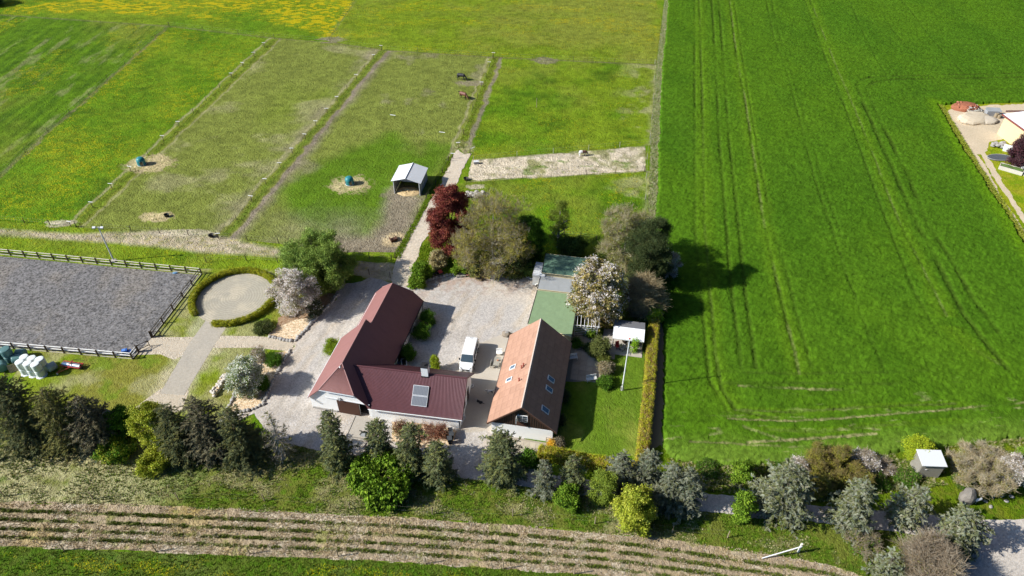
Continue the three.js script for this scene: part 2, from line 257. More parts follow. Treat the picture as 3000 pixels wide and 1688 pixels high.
// paddocks and meadows, each a sheet of its own
const nA = NF[1], nB = NF[2], nC = NF[4], nD = NF[5];
const E = 45;
const sheetsA = {
  meadow: [[[-189, -249], ...[BF0[0]], BF0[1], NF[2], NF[1], NF[0], [-189, NF[0][1]]], [BF0[0], [45, -249], NF[7], [42, NF[7][1] + 1], NF[6], NF[5], NF[4], NF[3], BF0[1]]],
  paddock: [[NF[0], nA, F1[1], F1[2], [-189, F1[2][1]], [-189, NF[0][1]]], [nA, nB, F2[1], SF[1], SF[0], [-140, -104], F1[2], F1[1]], [nB, NF[3], nC, F3[1], SF[3], SF[2], F2[1]], [nC, nD, F4[1], TRACK[15], TRACK[14], TRACK[13], TRACK[12], [-15.5, -98], [-30, -98], SF[5], SF[4], F3[1]], [nD, NF[6], NF[7], [38, -150], [36, SANDP[3][1] - 0.5], SANDP[3], SANDP[2], SANDP[1], SANDP[0], G(1190, 383), G(1168, 388), F4[1]], [SANDP[7], SANDP[6], SANDP[5], SANDP[4], [34, SANDP[4][1]], [32, -84.5], [-13, -84.5], G(1035, 690), G(1062, 615), G(1100, 545), G(1140, 480)]],
};
let yy = 0;
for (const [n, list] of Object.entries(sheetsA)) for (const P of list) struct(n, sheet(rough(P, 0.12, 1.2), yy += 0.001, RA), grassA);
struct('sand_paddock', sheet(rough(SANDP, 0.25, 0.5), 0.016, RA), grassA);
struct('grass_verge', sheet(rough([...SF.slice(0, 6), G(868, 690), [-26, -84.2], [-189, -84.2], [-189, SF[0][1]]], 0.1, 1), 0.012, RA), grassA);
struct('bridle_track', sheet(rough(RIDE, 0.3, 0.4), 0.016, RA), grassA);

// ----- farmyard -----
const yb = bbox(YARD, 2);
function grainy(o, x, z, a) { const g = 1 - a / 2 + a * (0.45 * vn(x / 0.16 + 3, z / 0.16) + 0.55 * rnd()); o[0] *= g; o[1] *= g; o[2] *= g; }
function paintYard(x, z, o) {
  const nL = fbm(x / 9, z / 9), nM = fbm(x / 2.6 + 11, z / 2.6), nS = vn(x / 0.5, z / 0.5);
  o[0] = 0.455; o[1] = 0.42; o[2] = 0.385; lerp3(o, [0.51, 0.455, 0.39], sstep(0.4, 0.7, nL)); lerp3(o, [0.37, 0.335, 0.30], sstep(0.5, 0.75, nM) * 0.5);
  const back = lineD(backLine, x, z); lerp3(o, [0.36, 0.25, 0.19], sstep(7, 1, back) * sstep(0.35, 0.65, nM * 0.6 + nS * 0.4) * 0.75);   // leaf litter under the shrubs
  lerp3(o, [0.50, 0.40, 0.28], sstep(0.55, 0.75, fbm((x * 0.8 + z * 0.4) / 1.2, (z * 0.8 - x * 0.3) / 6 + 20)) * 0.4);                  // wheel-worn sandy streaks
  lerp3(o, [0.37, 0.33, 0.28], sstep(0.5, 0.2, Math.abs(((x * 0.97 + z * 0.22) % 2.1 + 2.1) % 2.1 - 1.05)) * 0.45 * sstep(0.42, 0.62, fbm(x / 7 + 31, z / 12)));
  grainy(o, x, z, 0.85);
}
const backLine = W([[1060, 705], [1150, 692], [1250, 698], [1345, 690]]);
const bBedA = bbox(BED_A, 2);
function paintGarth(x, z, o) {   // grass round the arena and the farm
  const nL = fbm(x / 11 + 3, z / 11), nM = fbm(x / 3 + 19, z / 3), nS = vn(x / 0.55, z / 0.55);
  o[0] = C.mid[0] * 1.1; o[1] = C.mid[1] * 1.02; o[2] = C.mid[2]; lerp3(o, [0.175, 0.17, 0.03], sstep(0.3, 0.6, nL) * 0.95); lerp3(o, C.lush, sstep(0.55, 0.75, nM) * 0.55); lerp3(o, C.dry, sstep(0.48, 0.72, fbm(x / 4 + 60, z / 4)) * 0.7);
  const dp = sd(PATH, x, z); lerp3(o, C.sand, sstep(-2.2, -0.1, dp + (nM - 0.5) * 3) * 0.45);
  const g = 0.72 + 0.3 * nS + 0.28 * vn(x / 0.2, z / 0.2) + 0.1 * rnd(); o[0] *= g; o[1] *= g; o[2] *= g;
  if (rnd() < 0.018 * sstep(0.5, 0.7, nL)) lerp3(o, C.yellow, 0.7);
}
function paintLawn(x, z, o) {
  const nL = fbm(x / 4 + 3, z / 4), nS = vn(x / 0.5, z / 0.5), st = 0.5 + 0.5 * Math.sin(x * 2.1 + nL * 5);
  o[0] = C.lawn[0]; o[1] = C.lawn[1]; o[2] = C.lawn[2]; lerp3(o, [0.21, 0.24, 0.04], sstep(0.4, 0.7, nL) * 0.8); lerp3(o, C.lush, st * 0.3);
  const g = 0.75 + 0.25 * nS + 0.25 * vn(x / 0.2, z / 0.2); o[0] *= g; o[1] *= g; o[2] *= g;
}
const lawnBox = bbox(LAWN, 1), apronBox = bbox(APRON, 0.6);
function paintC(x, z, o) {
  const inL = x > 5 && inBox(lawnBox, x, z) && sd(LAWN, x, z) > -0.5;
  if (inL) return paintLawn(x, z, o);
  const dC = Math.hypot(x - CC[0], z - CC[1]);
  if (dC < CR + 0.2) {   // rolled gravel with rings of the rake
    const a = fbm(x / 3, z / 3); o[0] = 0.37; o[1] = 0.335; o[2] = 0.265; lerp3(o, [0.45, 0.395, 0.30], sstep(0.4, 0.65, a)); const r = 1 + 0.09 * Math.sin(dC * 15 + a * 5); o[0] *= r; o[1] *= r; o[2] *= r; lerp3(o, [0.32, 0.30, 0.24], sstep(0.55, 0.8, fbm(x / 1.4 + 8, z / 1.4)) * 0.5); return grainy(o, x, z, 0.35);
  }
  if (x < -25 && sd(PATH, x, z) > -0.05) { const a = fbm(x / 2, z / 2); o[0] = 0.37; o[1] = 0.335; o[2] = 0.28; lerp3(o, [0.43, 0.38, 0.305], a); return grainy(o, x, z, 0.4); }
  if (x < -24 && (sd(CROSS, x, z) > -0.6 || sd(PATHEND, x, z) > -0.6 || sd(ARENAIN, x, z) > -0.6)) { const a = vn(x / 0.4, z / 0.4); o[0] = 0.52; o[1] = 0.44; o[2] = 0.335; lerp3(o, [0.40, 0.35, 0.27], a * 0.5); return grainy(o, x, z, 0.5); }
  if (x > -13 && inBox(apronBox, x, z) && sd(APRON, x, z) > -0.5) { const a = fbm(x / 3 + 4, z / 3); o[0] = 0.455; o[1] = 0.405; o[2] = 0.335; lerp3(o, [0.49, 0.435, 0.36], sstep(0.45, 0.7, a) * 0.8); return grainy(o, x, z, 0.16); }
  if (x < -24 && lineSide(yardEdge, x, z) > 0.6) return paintGarth(x, z, o);
  paintYard(x, z, o);
}
const yardEdge = [...W([[560, 1060], [640, 1040], [690, 950], [738, 872], [765, 836], [838, 758], [868, 716], [868, 640]])].reverse();
const texC = regionTex(RC, 2048, 1124, paintC);
const yardMat = matte({ map: texC, roughness: 0.95, bumpMap: bumpOf(gravelBump, RC, 8), bumpScale: 0.045 });
const garthMat = matte({ map: texC, roughness: 0.95, bumpMap: bumpOf(grassBump, RC, 12), bumpScale: 0.17 });
const flatMat = matte({ map: texC, roughness: 0.9, bumpMap: bumpOf(gravelBump, RC, 8), bumpScale: 0.012 });
struct('farm_lawn', sheet([[-71.5, -93.5], ...W([[868, 676], [868, 716], [838, 758], [765, 836], [742, 858], [738, 872], [690, 950], [640, 1040], [560, 1075]]), [-40, -57.5], [-71.5, -57.5]], 0.018, RC), garthMat);
struct('gravel_yard', sheet(rough(YARD.map((p) => [clamp(p[0], -71, 29.5), p[1]]).slice(0, 19).concat(W([[1300, 1140], [1352, 1170], [1330, 1185], [1500, 1212], [1740, 1236], [1870, 1250], [1870, 1302], [1740, 1286], [1500, 1252], [1240, 1214], [1130, 1202], [1000, 1172], [820, 1142], [690, 1110]])), 0.3, 0.5), 0.022, RC), yardMat);
struct('arena_entrance', sheet(rough(ARENAIN, 0.25, 0.4), 0.026, RC), yardMat);
struct('cross_path', sheet(rough(CROSS, 0.15, 0.4), 0.026, RC), yardMat);
struct('path_end', sheet(rough(PATHEND, 0.3, 0.4), 0.026, RC), yardMat);
struct('concrete_path', sheet(rough(PATH, 0.03, 0.8), 0.03, RC), flatMat);
struct('turning_circle', sheet(Array.from({ length: 72 }, (_, i) => [CC[0] + CR * Math.cos(i / 72 * 6.2832), CC[1] + CR * Math.sin(i / 72 * 6.2832)]), 0.034, RC), flatMat);
struct('concrete_apron', sheet(rough(APRON, 0.06, 0.5), 0.03, RC), flatMat);
struct('garden_lawn', sheet(rough(LAWN, 0.1, 0.5), 0.03, RC), garthMat);
struct('gravel_patch', sheet(rough(LEFTYARD, 0.4, 0.5), 0.026), mat(0.47, 0.39, 0.28, 0.95));
console.log('yard painted');

// riding arena: grey rubber and fibre footing
const arenaTex = dataTex(1024, 1024, (i, j, o) => { const x = i / 1024 * 24, z = j / 1024 * 24; const a = fbm(x / 5, z / 5); o[0] = 0.165; o[1] = 0.157; o[2] = 0.152; lerp3(o, [0.21, 0.185, 0.155], sstep(0.45, 0.75, a) * 0.6); const s = vn(x / 0.16, z / 0.16) * 0.7 + vn(x / 0.33 + 7, z / 0.3) * 0.5; const g = 0.1 + 1.45 * s + 0.15 * rnd(); o[0] *= g; o[1] *= g; o[2] *= g; });
const arT = arenaTex.clone(); arT.repeat.set(1 / 24, 1 / 24); arT.needsUpdate = true; const arB = gravelBump.clone(); arB.repeat.set(1 / 7, 1 / 7); arB.needsUpdate = true;
struct('riding_arena', sheet(ARENA, 0.03), matte({ map: arT, roughness: 0.95, bumpMap: arB, bumpScale: 0.07 }));

// ----- foreground: verge under the spruces, planted rows, meadow -----
const rowLines = [0.2, 0.4, 0.6, 0.79];
function rowT(x, z) { const p = toPx(x, 0, z), top = interp([[-80, 1260], [300, 1272], [1000, 1302], [1600, 1350], [2080, 1420], [2240, 1475]], p[0]), bot = interp([[-80, 1372], [400, 1390], [900, 1409], [1500, 1448], [2250, 1560]], p[0]); return (p[1] - top) / (bot - top); }
function interp(L, x) { for (let i = 1; i < L.length; i++) if (x < L[i][0]) return mix(L[i - 1][1], L[i][1], (x - L[i - 1][0]) / (L[i][0] - L[i - 1][0])); return L[L.length - 1][1]; }
function paintFront(x, z, o) {
  const nL = fbm(x / 8, z / 8), nM = fbm(x / 2 + 4, z / 2), nS = vn(x / 0.4, z / 0.4), nG = vn(x / 0.16, z / 0.16), t = rowT(x, z);
  if (t > -0.02 + (nM - 0.5) * 0.12 && t < 1.0 + (nM - 0.5) * 0.1) {
    o[0] = 0.33; o[1] = 0.255; o[2] = 0.165; lerp3(o, [0.46, 0.39, 0.29], sstep(0.45, 0.65, nM) * 0.8); lerp3(o, [0.34, 0.255, 0.11], sstep(0.5, 0.72, nL) * sstep(-5, -28, x) * 0.8 + sstep(0.55, 0.75, fbm(x / 3 + 9, z / 3)) * 0.35);
    for (const r of rowLines) { const d = Math.abs(t - r) * 9.5; lerp3(o, [0.11, 0.125, 0.03], sstep(0.55, 0.12, d + (nS - 0.5) * 0.5) * 0.85 * sstep(0.18, 0.42, fbm(x / 1.6 + r * 40, z / 3))); }
    lerp3(o, C.olive, 0.5 * sstep(0.62, 0.75, fbm(x / 1.5 + 33, z / 1.5)));
    const g = 0.6 + 0.5 * nS + 0.35 * nG + 0.1 * rnd(); o[0] *= g; o[1] *= g; o[2] *= g; return;
  }
  o[0] = 0.125; o[1] = 0.145; o[2] = 0.022; lerp3(o, [0.075, 0.13, 0.008], sstep(0.4, 0.65, nS * 0.4 + nM * 0.6)); lerp3(o, [0.25, 0.225, 0.1], sstep(0.45, 0.72, fbm(x / 3.3 + 24, z / 2.2)) * 0.9 * (t < 0 ? 1 : 0.35)); lerp3(o, C.deep, sstep(0.58, 0.75, fbm(x / 2 + 51, z / 2)) * 0.6); if (t > 1) lerp3(o, C.deep, 0.55);
  if (t < 0) lerp3(o, [0.40, 0.36, 0.19], sstep(-24, -46, x + nL * 20) * sstep(0.3, 0.6, nM + 0.15) * 0.8);
  const g = 0.62 + 0.4 * nS + 0.32 * nG + 0.1 * rnd(); o[0] *= g; o[1] *= g; o[2] *= g;
  if (t > 1.03 && rnd() < 0.22 * sstep(0.5, 0.7, fbm(x / 3 + 5, z / 1.5)) * sstep(1.05, 1.3, t)) lerp3(o, C.yellow, 0.8);
}
const texD = regionTex(RD, 2048, 505, paintFront);
const frontMat = matte({ map: texD, roughness: 0.95, bumpMap: bumpOf(grassBump, RD, 9), bumpScale: 0.26 });
const frontTop = W([[-200, 1050], [60, 1060], [200, 1060], [560, 1075], [690, 1108], [820, 1140], [1000, 1172], [1130, 1200], [1240, 1213], [1500, 1251], [1740, 1285], [2080, 1317], [2290, 1344], [2400, 1358], [2380, 1400], [2350, 1470]]);
struct('roadside_verge', sheet(rough([...frontTop, ...ROWS.slice(0, 10).reverse()], 0.15, 0.6), 0.03, RD), frontMat);
struct('planted_rows', sheet(rough(ROWS, 0.12, 0.6), 0.034, RD), frontMat);
struct('front_meadow', sheet(rough([...ROWS.slice(10).reverse(), ...W([[2250, 1560]]), [40, -33], [-62, -33]], 0.1, 0.8), 0.03, RD), frontMat);
// drive to the east and the road
function paintDrive(o, x, z) { const a = fbm(x / 2, z / 2); o[0] = 0.43; o[1] = 0.395; o[2] = 0.355; lerp3(o, [0.50, 0.45, 0.39], a); grainy(o, x, z, 0.8); }
reseed(41); const driveTex = dataTex(512, 512, (i, j, o) => paintDrive(o, i / 512 * 16, j / 512 * 16)); const drT = driveTex.clone(); drT.repeat.set(1 / 16, 1 / 16); drT.needsUpdate = true;
const drB = gravelBump.clone(); drB.repeat.set(1 / 8, 1 / 8); drB.needsUpdate = true;
const driveMat = matte({ map: drT, roughness: 0.95, bumpMap: drB, bumpScale: 0.03 });
struct('drive', sheet(rough(W([[1860, 1249], [2080, 1272], [2440, 1306], [2400, 1360], [2290, 1345], [2080, 1318], [1860, 1301]]), 0.2, 0.5), 0.04), driveMat);
struct('gravel_track', sheet(rough(TRACK, 0.35, 0.4), 0.026), matte({ map: drT, color: col(1.15, 1.08, 0.95), roughness: 0.95, bumpMap: drB, bumpScale: 0.05 }));
struct('road', sheet(rough(ROAD, 0.12, 0.6), 0.044), driveMat);
// verge between the crop, the drive and the shed
const eastT = farTex.clone(); eastT.repeat.set(1 / 40, 1 / 40); eastT.needsUpdate = true; const eastB = grassBump.clone(); eastB.repeat.set(1 / 9, 1 / 9); eastB.needsUpdate = true;
struct('east_verge', sheet(rough(W([[1622, 1150], [1660, 1120], [1690, 1150], [1760, 1164], [2000, 1170], [2280, 1134], [2420, 1118], [2600, 1096], [2900, 1060], [2900, 1312], [2440, 1306], [2080, 1272], [1740, 1236], [1600, 1222]]), 0.15, 0.6), 0.036), matte({ map: eastT, roughness: 0.95, bumpMap: eastB, bumpScale: 0.25, color: col(0.9, 0.82, 0.8) }));
struct('hedge_strip', sheet(W([[1640, 780], [1676, 780], [1676, 1140], [1620, 1160]]), 0.012), mat(0.20, 0.165, 0.10, 0.95));
// neighbour's yard
const nyTex = dataTex(512, 512, (i, j, o) => { const x = i / 512 * 40, z = j / 512 * 40, a = fbm(x / 3, z / 3); o[0] = 0.58; o[1] = 0.475; o[2] = 0.335; lerp3(o, [0.47, 0.385, 0.265], a); grainy(o, x, z, 0.4); }); const nyT = nyTex.clone(); nyT.repeat.set(1 / 40, 1 / 40); nyT.needsUpdate = true;
const nlT = farTex.clone(); nlT.repeat.set(1 / 50, 1 / 50); nlT.needsUpdate = true;
struct('neighbour_lawn', sheet(rough(W([[2356, 264], [2590, 257], [2960, 245], [2960, 760], [2760, 840], [2590, 632], [2576, 615], [2450, 420]]), 0.2, 0.8), 0.008), matte({ map: nlT, color: col(1.6, 1.25, 1.0), roughness: 0.95, bumpMap: farB, bumpScale: 0.12 }));
struct('neighbour_yard', sheet(rough(W([[2376, 280], [2415, 266], [2600, 262], [2600, 330], [2525, 345], [2492, 362], [2474, 388], [2440, 385], [2412, 350], [2390, 310]]), 0.6, 0.7), 0.014), matte({ map: nyT, roughness: 0.95 }));
for (const L of [[[2434, 368], [2462, 402], [2502, 478], [2545, 545], [2590, 615], [2690, 770]], [[2470, 380], [2494, 422], [2530, 482], [2576, 552], [2640, 650], [2740, 800]]]) {
  const P = W(L), R = [], S = []; P.forEach((p, i) => { const q = P[Math.min(i + 1, P.length - 1)], r = P[Math.max(i - 1, 0)], l = Math.hypot(q[0] - r[0], q[1] - r[1]), nx = -(q[1] - r[1]) / l, nz = (q[0] - r[0]) / l; R.push([p[0] + nx * 0.65, p[1] + nz * 0.65]); S.unshift([p[0] - nx * 0.65, p[1] - nz * 0.65]); });
  struct('wheel_track', sheet(rough([...R, ...S], 0.3, 0.5), 0.018), matte({ map: nyT, roughness: 0.95 }));
}
// wood chips in the beds
const chipTex = dataTex(512, 512, (i, j, o) => { const x = i / 512 * 8, z = j / 512 * 8; const a = vn(x / 0.14 + 5, z / 0.2), b = vn(x / 0.25, z / 0.12 + 3), n = fbm(x / 2, z / 2); o[0] = 0.66; o[1] = 0.49; o[2] = 0.31; lerp3(o, [0.80, 0.68, 0.50], sstep(0.5, 0.8, a)); lerp3(o, [0.36, 0.24, 0.13], sstep(0.62, 0.85, b) * 0.8); lerp3(o, [0.45, 0.33, 0.2], sstep(0.55, 0.8, n) * 0.5); });
const chT = chipTex.clone(); chT.repeat.set(1 / 8, 1 / 8); chT.needsUpdate = true; const chB = gravelBump.clone(); chB.repeat.set(1 / 10, 1 / 10); chB.needsUpdate = true;
const chipMat = matte({ map: chT, roughness: 0.95, bumpMap: chB, bumpScale: 0.08 }), litterMat = matte({ map: chT, color: col(0.5, 0.44, 0.42), roughness: 0.95, bumpMap: chB, bumpScale: 0.08 });
for (const [P, m] of [[BED_A, chipMat], [BED_A2, litterMat], [BED_B, chipMat], [BED_C, chipMat]]) struct('planting_bed', sheet(rough(P, 0.12, 0.4), 0.045), m);

// ----- crop: a thick green stand with sprayer tramlines pressed into it -----
const TL = []; const q5 = (pts) => pts.map(([a, b]) => [1588.5 + a * 0.3851, b * 0.3851]);
const tram = (pts, w, soil, deep = 1) => TL.push([W(pts), w, soil, deep]);
tram([...q5([[413, -60], [413, 500], [415, 1450]]), [1752, 640], [1768, 800], [1784, 960], [1830, 1040]], 0.32, 0.1); tram([...q5([[440, -60], [462, 600], [475, 1450]]), [1782, 700], [1800, 900], [1815, 985], [1850, 1035], [1960, 1060]], 0.32, 0.25);
tram([...q5([[522, -60], [548, 400], [575, 950], [615, 1450]]), [1838, 720], [1860, 900], [1866, 940]], 0.36, 0.1); tram([...q5([[566, -60], [600, 400], [640, 950], [695, 1450]]), [1872, 720], [1900, 930]], 0.36, 0.1);
tram([...q5([[632, -60], [690, 400], [740, 650], [860, 1450]]), [1950, 700], [2000, 900], [2010, 945]], 0.34, 0.5); tram([...q5([[660, -60], [720, 350], [790, 800], [910, 1450]]), [1980, 700], [2040, 930]], 0.3, 0.1, 0.6);
tram([...q5([[865, -60], [930, 250], [1000, 430], [1100, 800], [1200, 1200], [1290, 1450]]), [2130, 700], [2190, 860], [2220, 930]], 0.3, 0.1, 0.6); tram([...q5([[900, -60], [970, 250], [1050, 500], [1140, 800], [1250, 1200], [1330, 1450]]), [2150, 700]], 0.3, 0, 0.4);
tram([...q5([[1110, -60], [1200, 200], [1290, 450], [1390, 700], [1500, 1000], [1660, 1450]]), [2300, 740], [2360, 850]], 0.3, 0.1, 0.7); tram([...q5([[1150, -40], [1240, 200], [1350, 480], [1480, 780], [1600, 1080], [1740, 1450]]), [2330, 700], [2380, 800]], 0.3, 0.45, 0.5);
tram([...q5([[2900, 480], [2564, 487], [1700, 505], [1560, 512], [1490, 535], [1472, 570], [1500, 650], [1600, 880], [1700, 1100], [1850, 1450]]), [2345, 640], [2420, 790], [2480, 870], [2530, 930]], 0.5, 0.05, 1.2); tram([...q5([[2900, 508], [2564, 513], [1700, 528], [1585, 545], [1540, 575], [1545, 620], [1600, 750], [1700, 950], [1800, 1150], [1920, 1450]]), [2380, 640], [2450, 760], [2510, 840]], 0.5, 0.05, 1.2);
tram(q5([[1690, -60], [1800, 50], [1950, 250], [2160, 480]]), 0.32, 0.05, 0.7); tram(q5([[1400, -60], [1480, 150], [1600, 400], [1700, 560]]), 0.3, 0, 0.4); tram(q5([[1900, 605], [2564, 590], [2900, 580]]), 0.36, 0.05, 0.7); tram(q5([[1560, -60], [1700, 200], [1880, 400]]), 0.3, 0, 0.4);
tram([[1800, 938], [2000, 945], [2250, 940], [2340, 935]], 0.34, 0.1, 0.8); tram([[1812, 968], [2000, 968], [2240, 970], [2290, 962]], 0.34, 0.15, 0.8); tram([[1860, 975], [2060, 985], [2150, 984]], 0.3, 0.8, 0.6);
tram([[1830, 1058], [1990, 1064], [2100, 1058], [2300, 1042], [2576, 1018], [2700, 1008]], 0.24, 0.85); tram([[1850, 1035], [1990, 1042], [2150, 1030], [2400, 1020]], 0.24, 0.4); tram([[1880, 1118], [1980, 1112], [2100, 1104], [2200, 1096]], 0.28, 0.9); tram([[1736, 1116], [1800, 1118], [1880, 1124], [1960, 1128]], 0.22, 0.7); tram([[1930, 1085], [2060, 1092], [2200, 1076], [2400, 1064]], 0.34, 0.3, 0.6); tram([[1870, 1078], [1930, 1100], [1990, 1116]], 0.3, 0.6, 0.6); tram([[2390, 830], [2440, 880], [2510, 920]], 0.4, 0.4, 0.4);
const GW = 2048, GH = 2048, groove = new Float32Array(GW * GH), bare = new Float32Array(GW * GH), band = new Float32Array(GW * GH);
for (const [P, w, soil, deep] of TL) for (let i = 1; i < P.length; i++) {
  const a = P[i - 1], b = P[i], m = w * 2 + 0.3, sx = (RB.x1 - RB.x0) / GW, sz = (RB.z1 - RB.z0) / GH;
  const L = Math.hypot(b[0] - a[0], b[1] - a[1]), n = Math.ceil(L / 0.1);
  for (let k = 0; k <= n; k++) {
    const x = mix(a[0], b[0], k / n) + (vn(k * 0.03 + i * 9, w * 70) - 0.5) * 0.14, z = mix(a[1], b[1], k / n), i0 = Math.floor((x - RB.x0 - m) / sx), i1 = Math.ceil((x - RB.x0 + m) / sx), j0 = Math.floor((z - RB.z0 - m) / sz), j1 = Math.ceil((z - RB.z0 + m) / sz);
    const gap = 0.25 + 0.75 * sstep(0.3, 0.62, fbm(x / 4 + 3, z / 9)), sg = soil * sstep(0.35, 0.62, fbm(x / 6 + 13, z / 6) + soil * 0.14);
    for (let j = Math.max(0, j0); j <= Math.min(GH - 1, j1); j++) for (let q = Math.max(0, i0); q <= Math.min(GW - 1, i1); q++) {
      const d = Math.hypot(RB.x0 + (q + 0.5) * sx - x, RB.z0 + (j + 0.5) * sz - z), t = sstep(w * 1.25, w * 0.45, d), at = j * GW + q;
      if (t * deep * gap > groove[at]) groove[at] = t * deep * gap; if (t * sg > bare[at]) bare[at] = t * sg;
    }
    if (soil >= 0.25 && soil < 0.6 && k % 6 === 0) { const bw = 2.4, a0 = Math.floor((x - RB.x0 - bw) / sx), a1 = Math.ceil((x - RB.x0 + bw) / sx), jj = Math.floor((z - RB.z0) / sz); for (let j = Math.max(0, jj - 4); j <= Math.min(GH - 1, jj + 4); j++) for (let q = Math.max(0, a0); q <= Math.min(GW - 1, a1); q++) { const d = Math.abs(RB.x0 + (q + 0.5) * sx - x), t = sstep(bw, 0.4, d + (vn(x * 0.6, z * 0.3) - 0.5)), at = j * GW + q; if (t > band[at]) band[at] = t; } }
  }
}
const gAt = (A, x, z) => A[clamp(Math.floor((z - RB.z0) / (RB.z1 - RB.z0) * GH), 0, GH - 1) * GW + clamp(Math.floor((x - RB.x0) / (RB.x1 - RB.x0) * GW), 0, GW - 1)];
const neighbourEdge = W([[2356, 264], [2450, 420], [2576, 615], [2820, 900]]), southEdge = W([[1690, 1150], [1760, 1166], [2000, 1172], [2280, 1136], [2600, 1098]]);
const texB = regionTex(RB, 2048, 2048, (x, z, o) => {
  const nL = fbm(x / 30 + 7, z / 30), nM = fbm(x / 5 + 2, z / 12), nS = vn(x / 0.7, z / 0.7), nG = vn(x / 0.28, z / 0.28);
  o[0] = 0.05; o[1] = 0.12; o[2] = 0.005; lerp3(o, [0.06, 0.132, 0.005], sstep(0.35, 0.65, nL)); lerp3(o, [0.036, 0.094, 0.004], sstep(0.45, 0.7, nM) * 0.4);
  const st = 0.5 + 0.5 * Math.sin((x - z * 0.16) * 0.42 + nL * 3); lerp3(o, [0.07, 0.15, 0.008], st * 0.2);
  const ne = lineD(neighbourEdge, x, z), se = lineD(southEdge, x, z); lerp3(o, [0.10, 0.20, 0.004], sstep(4, 0.3, ne + (nM - 0.5) * 2) * 0.65); lerp3(o, [0.13, 0.2, 0.025], sstep(5, 0.3, se + (nM - 0.5) * 4) * 0.6);
  lerp3(o, [0.085, 0.165, 0.006], gAt(band, x, z) * 0.55); const gv = gAt(groove, x, z), bs = gAt(bare, x, z); lerp3(o, [0.036, 0.062, 0.006], gv * 0.5); lerp3(o, [0.36, 0.29, 0.16], bs * bs * (0.2 + 0.6 * nG));
  if (se < 14) lerp3(o, [0.36, 0.32, 0.16], sstep(0.68, 0.82, fbm(x / 3 + 66, z / 0.7)) * sstep(12, 5, se) * 0.35);
  const g = 0.55 + 0.45 * nS + 0.42 * nG + 0.1 * rnd(); o[0] *= g; o[1] *= g; o[2] *= g;
});
{
  const st = 0.27, nx = Math.floor((RB.x1 - RB.x0) / st), nz = Math.floor((RB.z1 - RB.z0) / st), id = new Int32Array((nx + 1) * (nz + 1)).fill(-1), pos = [], uv = [], idx = [], P = rough(CROP, 0.25, 0.9), box = bbox(P);
  // which nodes lie in the field: row by row, by the crossings of the outline
  const inn = new Uint8Array((nx + 1) * (nz + 1));
  for (let j = 0; j <= nz; j++) { const z = RB.z0 + j * st, xs = []; for (let i = 0, k = P.length - 1; i < P.length; k = i++) { const a = P[i], b = P[k]; if ((a[1] > z) !== (b[1] > z)) xs.push((b[0] - a[0]) * (z - a[1]) / (b[1] - a[1]) + a[0]); } xs.sort((a, b) => a - b); for (let i = 0; i <= nx; i++) { const x = RB.x0 + i * st; let c = 0; for (const q of xs) if (q < x) c++; const p = toPx(x, 0, z); inn[j * (nx + 1) + i] = (c & 1) && p[0] < 2720 && p[1] > -30 ? 1 : 0; } }
  const node = (i, j) => { const k = j * (nx + 1) + i; if (id[k] < 0) { id[k] = pos.length / 3; const x = RB.x0 + i * st, z = RB.z0 + j * st, w = inn[k]; const h = w ? 0.36 + 0.05 * fbm(x / 3, z / 3) + 0.16 * NR[((i * 7919) ^ (j * 104729)) & 65535] - 0.16 * gAt(groove, x, z) : 0.02; pos.push(x + (vn(i * 0.7, j * 0.7) - 0.5) * 0.2, Math.max(0.02, h), z + (vn(i * 0.7 + 50, j * 0.7) - 0.5) * 0.2); uv.push((x - RB.x0) / (RB.x1 - RB.x0), (z - RB.z0) / (RB.z1 - RB.z0)); } return id[k]; };
  for (let j = 0; j < nz; j++) for (let i = 0; i < nx; i++) { const k = j * (nx + 1) + i; if (inn[k] | inn[k + 1] | inn[k + nx + 1] | inn[k + nx + 2]) { const a = node(i, j), b = node(i + 1, j), c = node(i + 1, j + 1), d = node(i, j + 1); idx.push(a, d, b, b, d, c); } }
  const g = new THREE.BufferGeometry(); g.setAttribute('position', new THREE.Float32BufferAttribute(pos, 3)); g.setAttribute('uv', new THREE.Float32BufferAttribute(uv, 2)); g.setIndex(idx); g.computeVertexNormals();
  struct('crop_field', g, matte({ map: texB, roughness: 0.9, bumpMap: bumpOf(grassBump, RB, 10), bumpScale: 0.12 }));
  console.log('crop triangles', idx.length / 3);
}

// ---------- buildings ----------
const tintCache = {};
const noiseTint = (r, g, b, a = 0.25, sc = 1, rough_ = 0.85, extra = {}) => { const key = [r, g, b, a, sc, rough_].join(); return tintCache[key] ??= newTint(r, g, b, a, sc, rough_, extra); };
const newTint = (r, g, b, a, sc, rough_, extra) => {   // painted or weathered surface, laid 4 m a tile in uv metres
  const t = dataTex(256, 256, (i, j, o) => { const x = i / 256 * 8 * sc, z = j / 256 * 8 * sc, n = 1 - a / 2 + a * (fbm(x, z) * 0.7 + vn(x * 6, z * 6) * 0.3); o[0] = r * n; o[1] = g * n; o[2] = b * n; });
  t.repeat.set(0.25, 0.25); return new THREE.MeshPhysicalMaterial({ map: t, roughness: rough_, side: THREE.DoubleSide, specularIntensity: 0.35, ...extra });
};
function metreUv(g) {   // uv in metres by the way each face points
  const q = g.index ? g.toNonIndexed() : g; q.computeVertexNormals(); const p = q.attributes.position, n = q.attributes.normal, uv = new Float32Array(p.count * 2);
  for (let i = 0; i < p.count; i++) { const ax = Math.abs(n.getX(i)), ay = Math.abs(n.getY(i)), az = Math.abs(n.getZ(i)); const [a, b] = ay > ax && ay > az ? [p.getX(i), p.getZ(i)] : ax > az ? [p.getZ(i), p.getY(i)] : [p.getX(i), p.getY(i)]; uv[2 * i] = a; uv[2 * i + 1] = b; }
  q.setAttribute('uv', new THREE.BufferAttribute(uv, 2)); return q;
}
reseed(5);
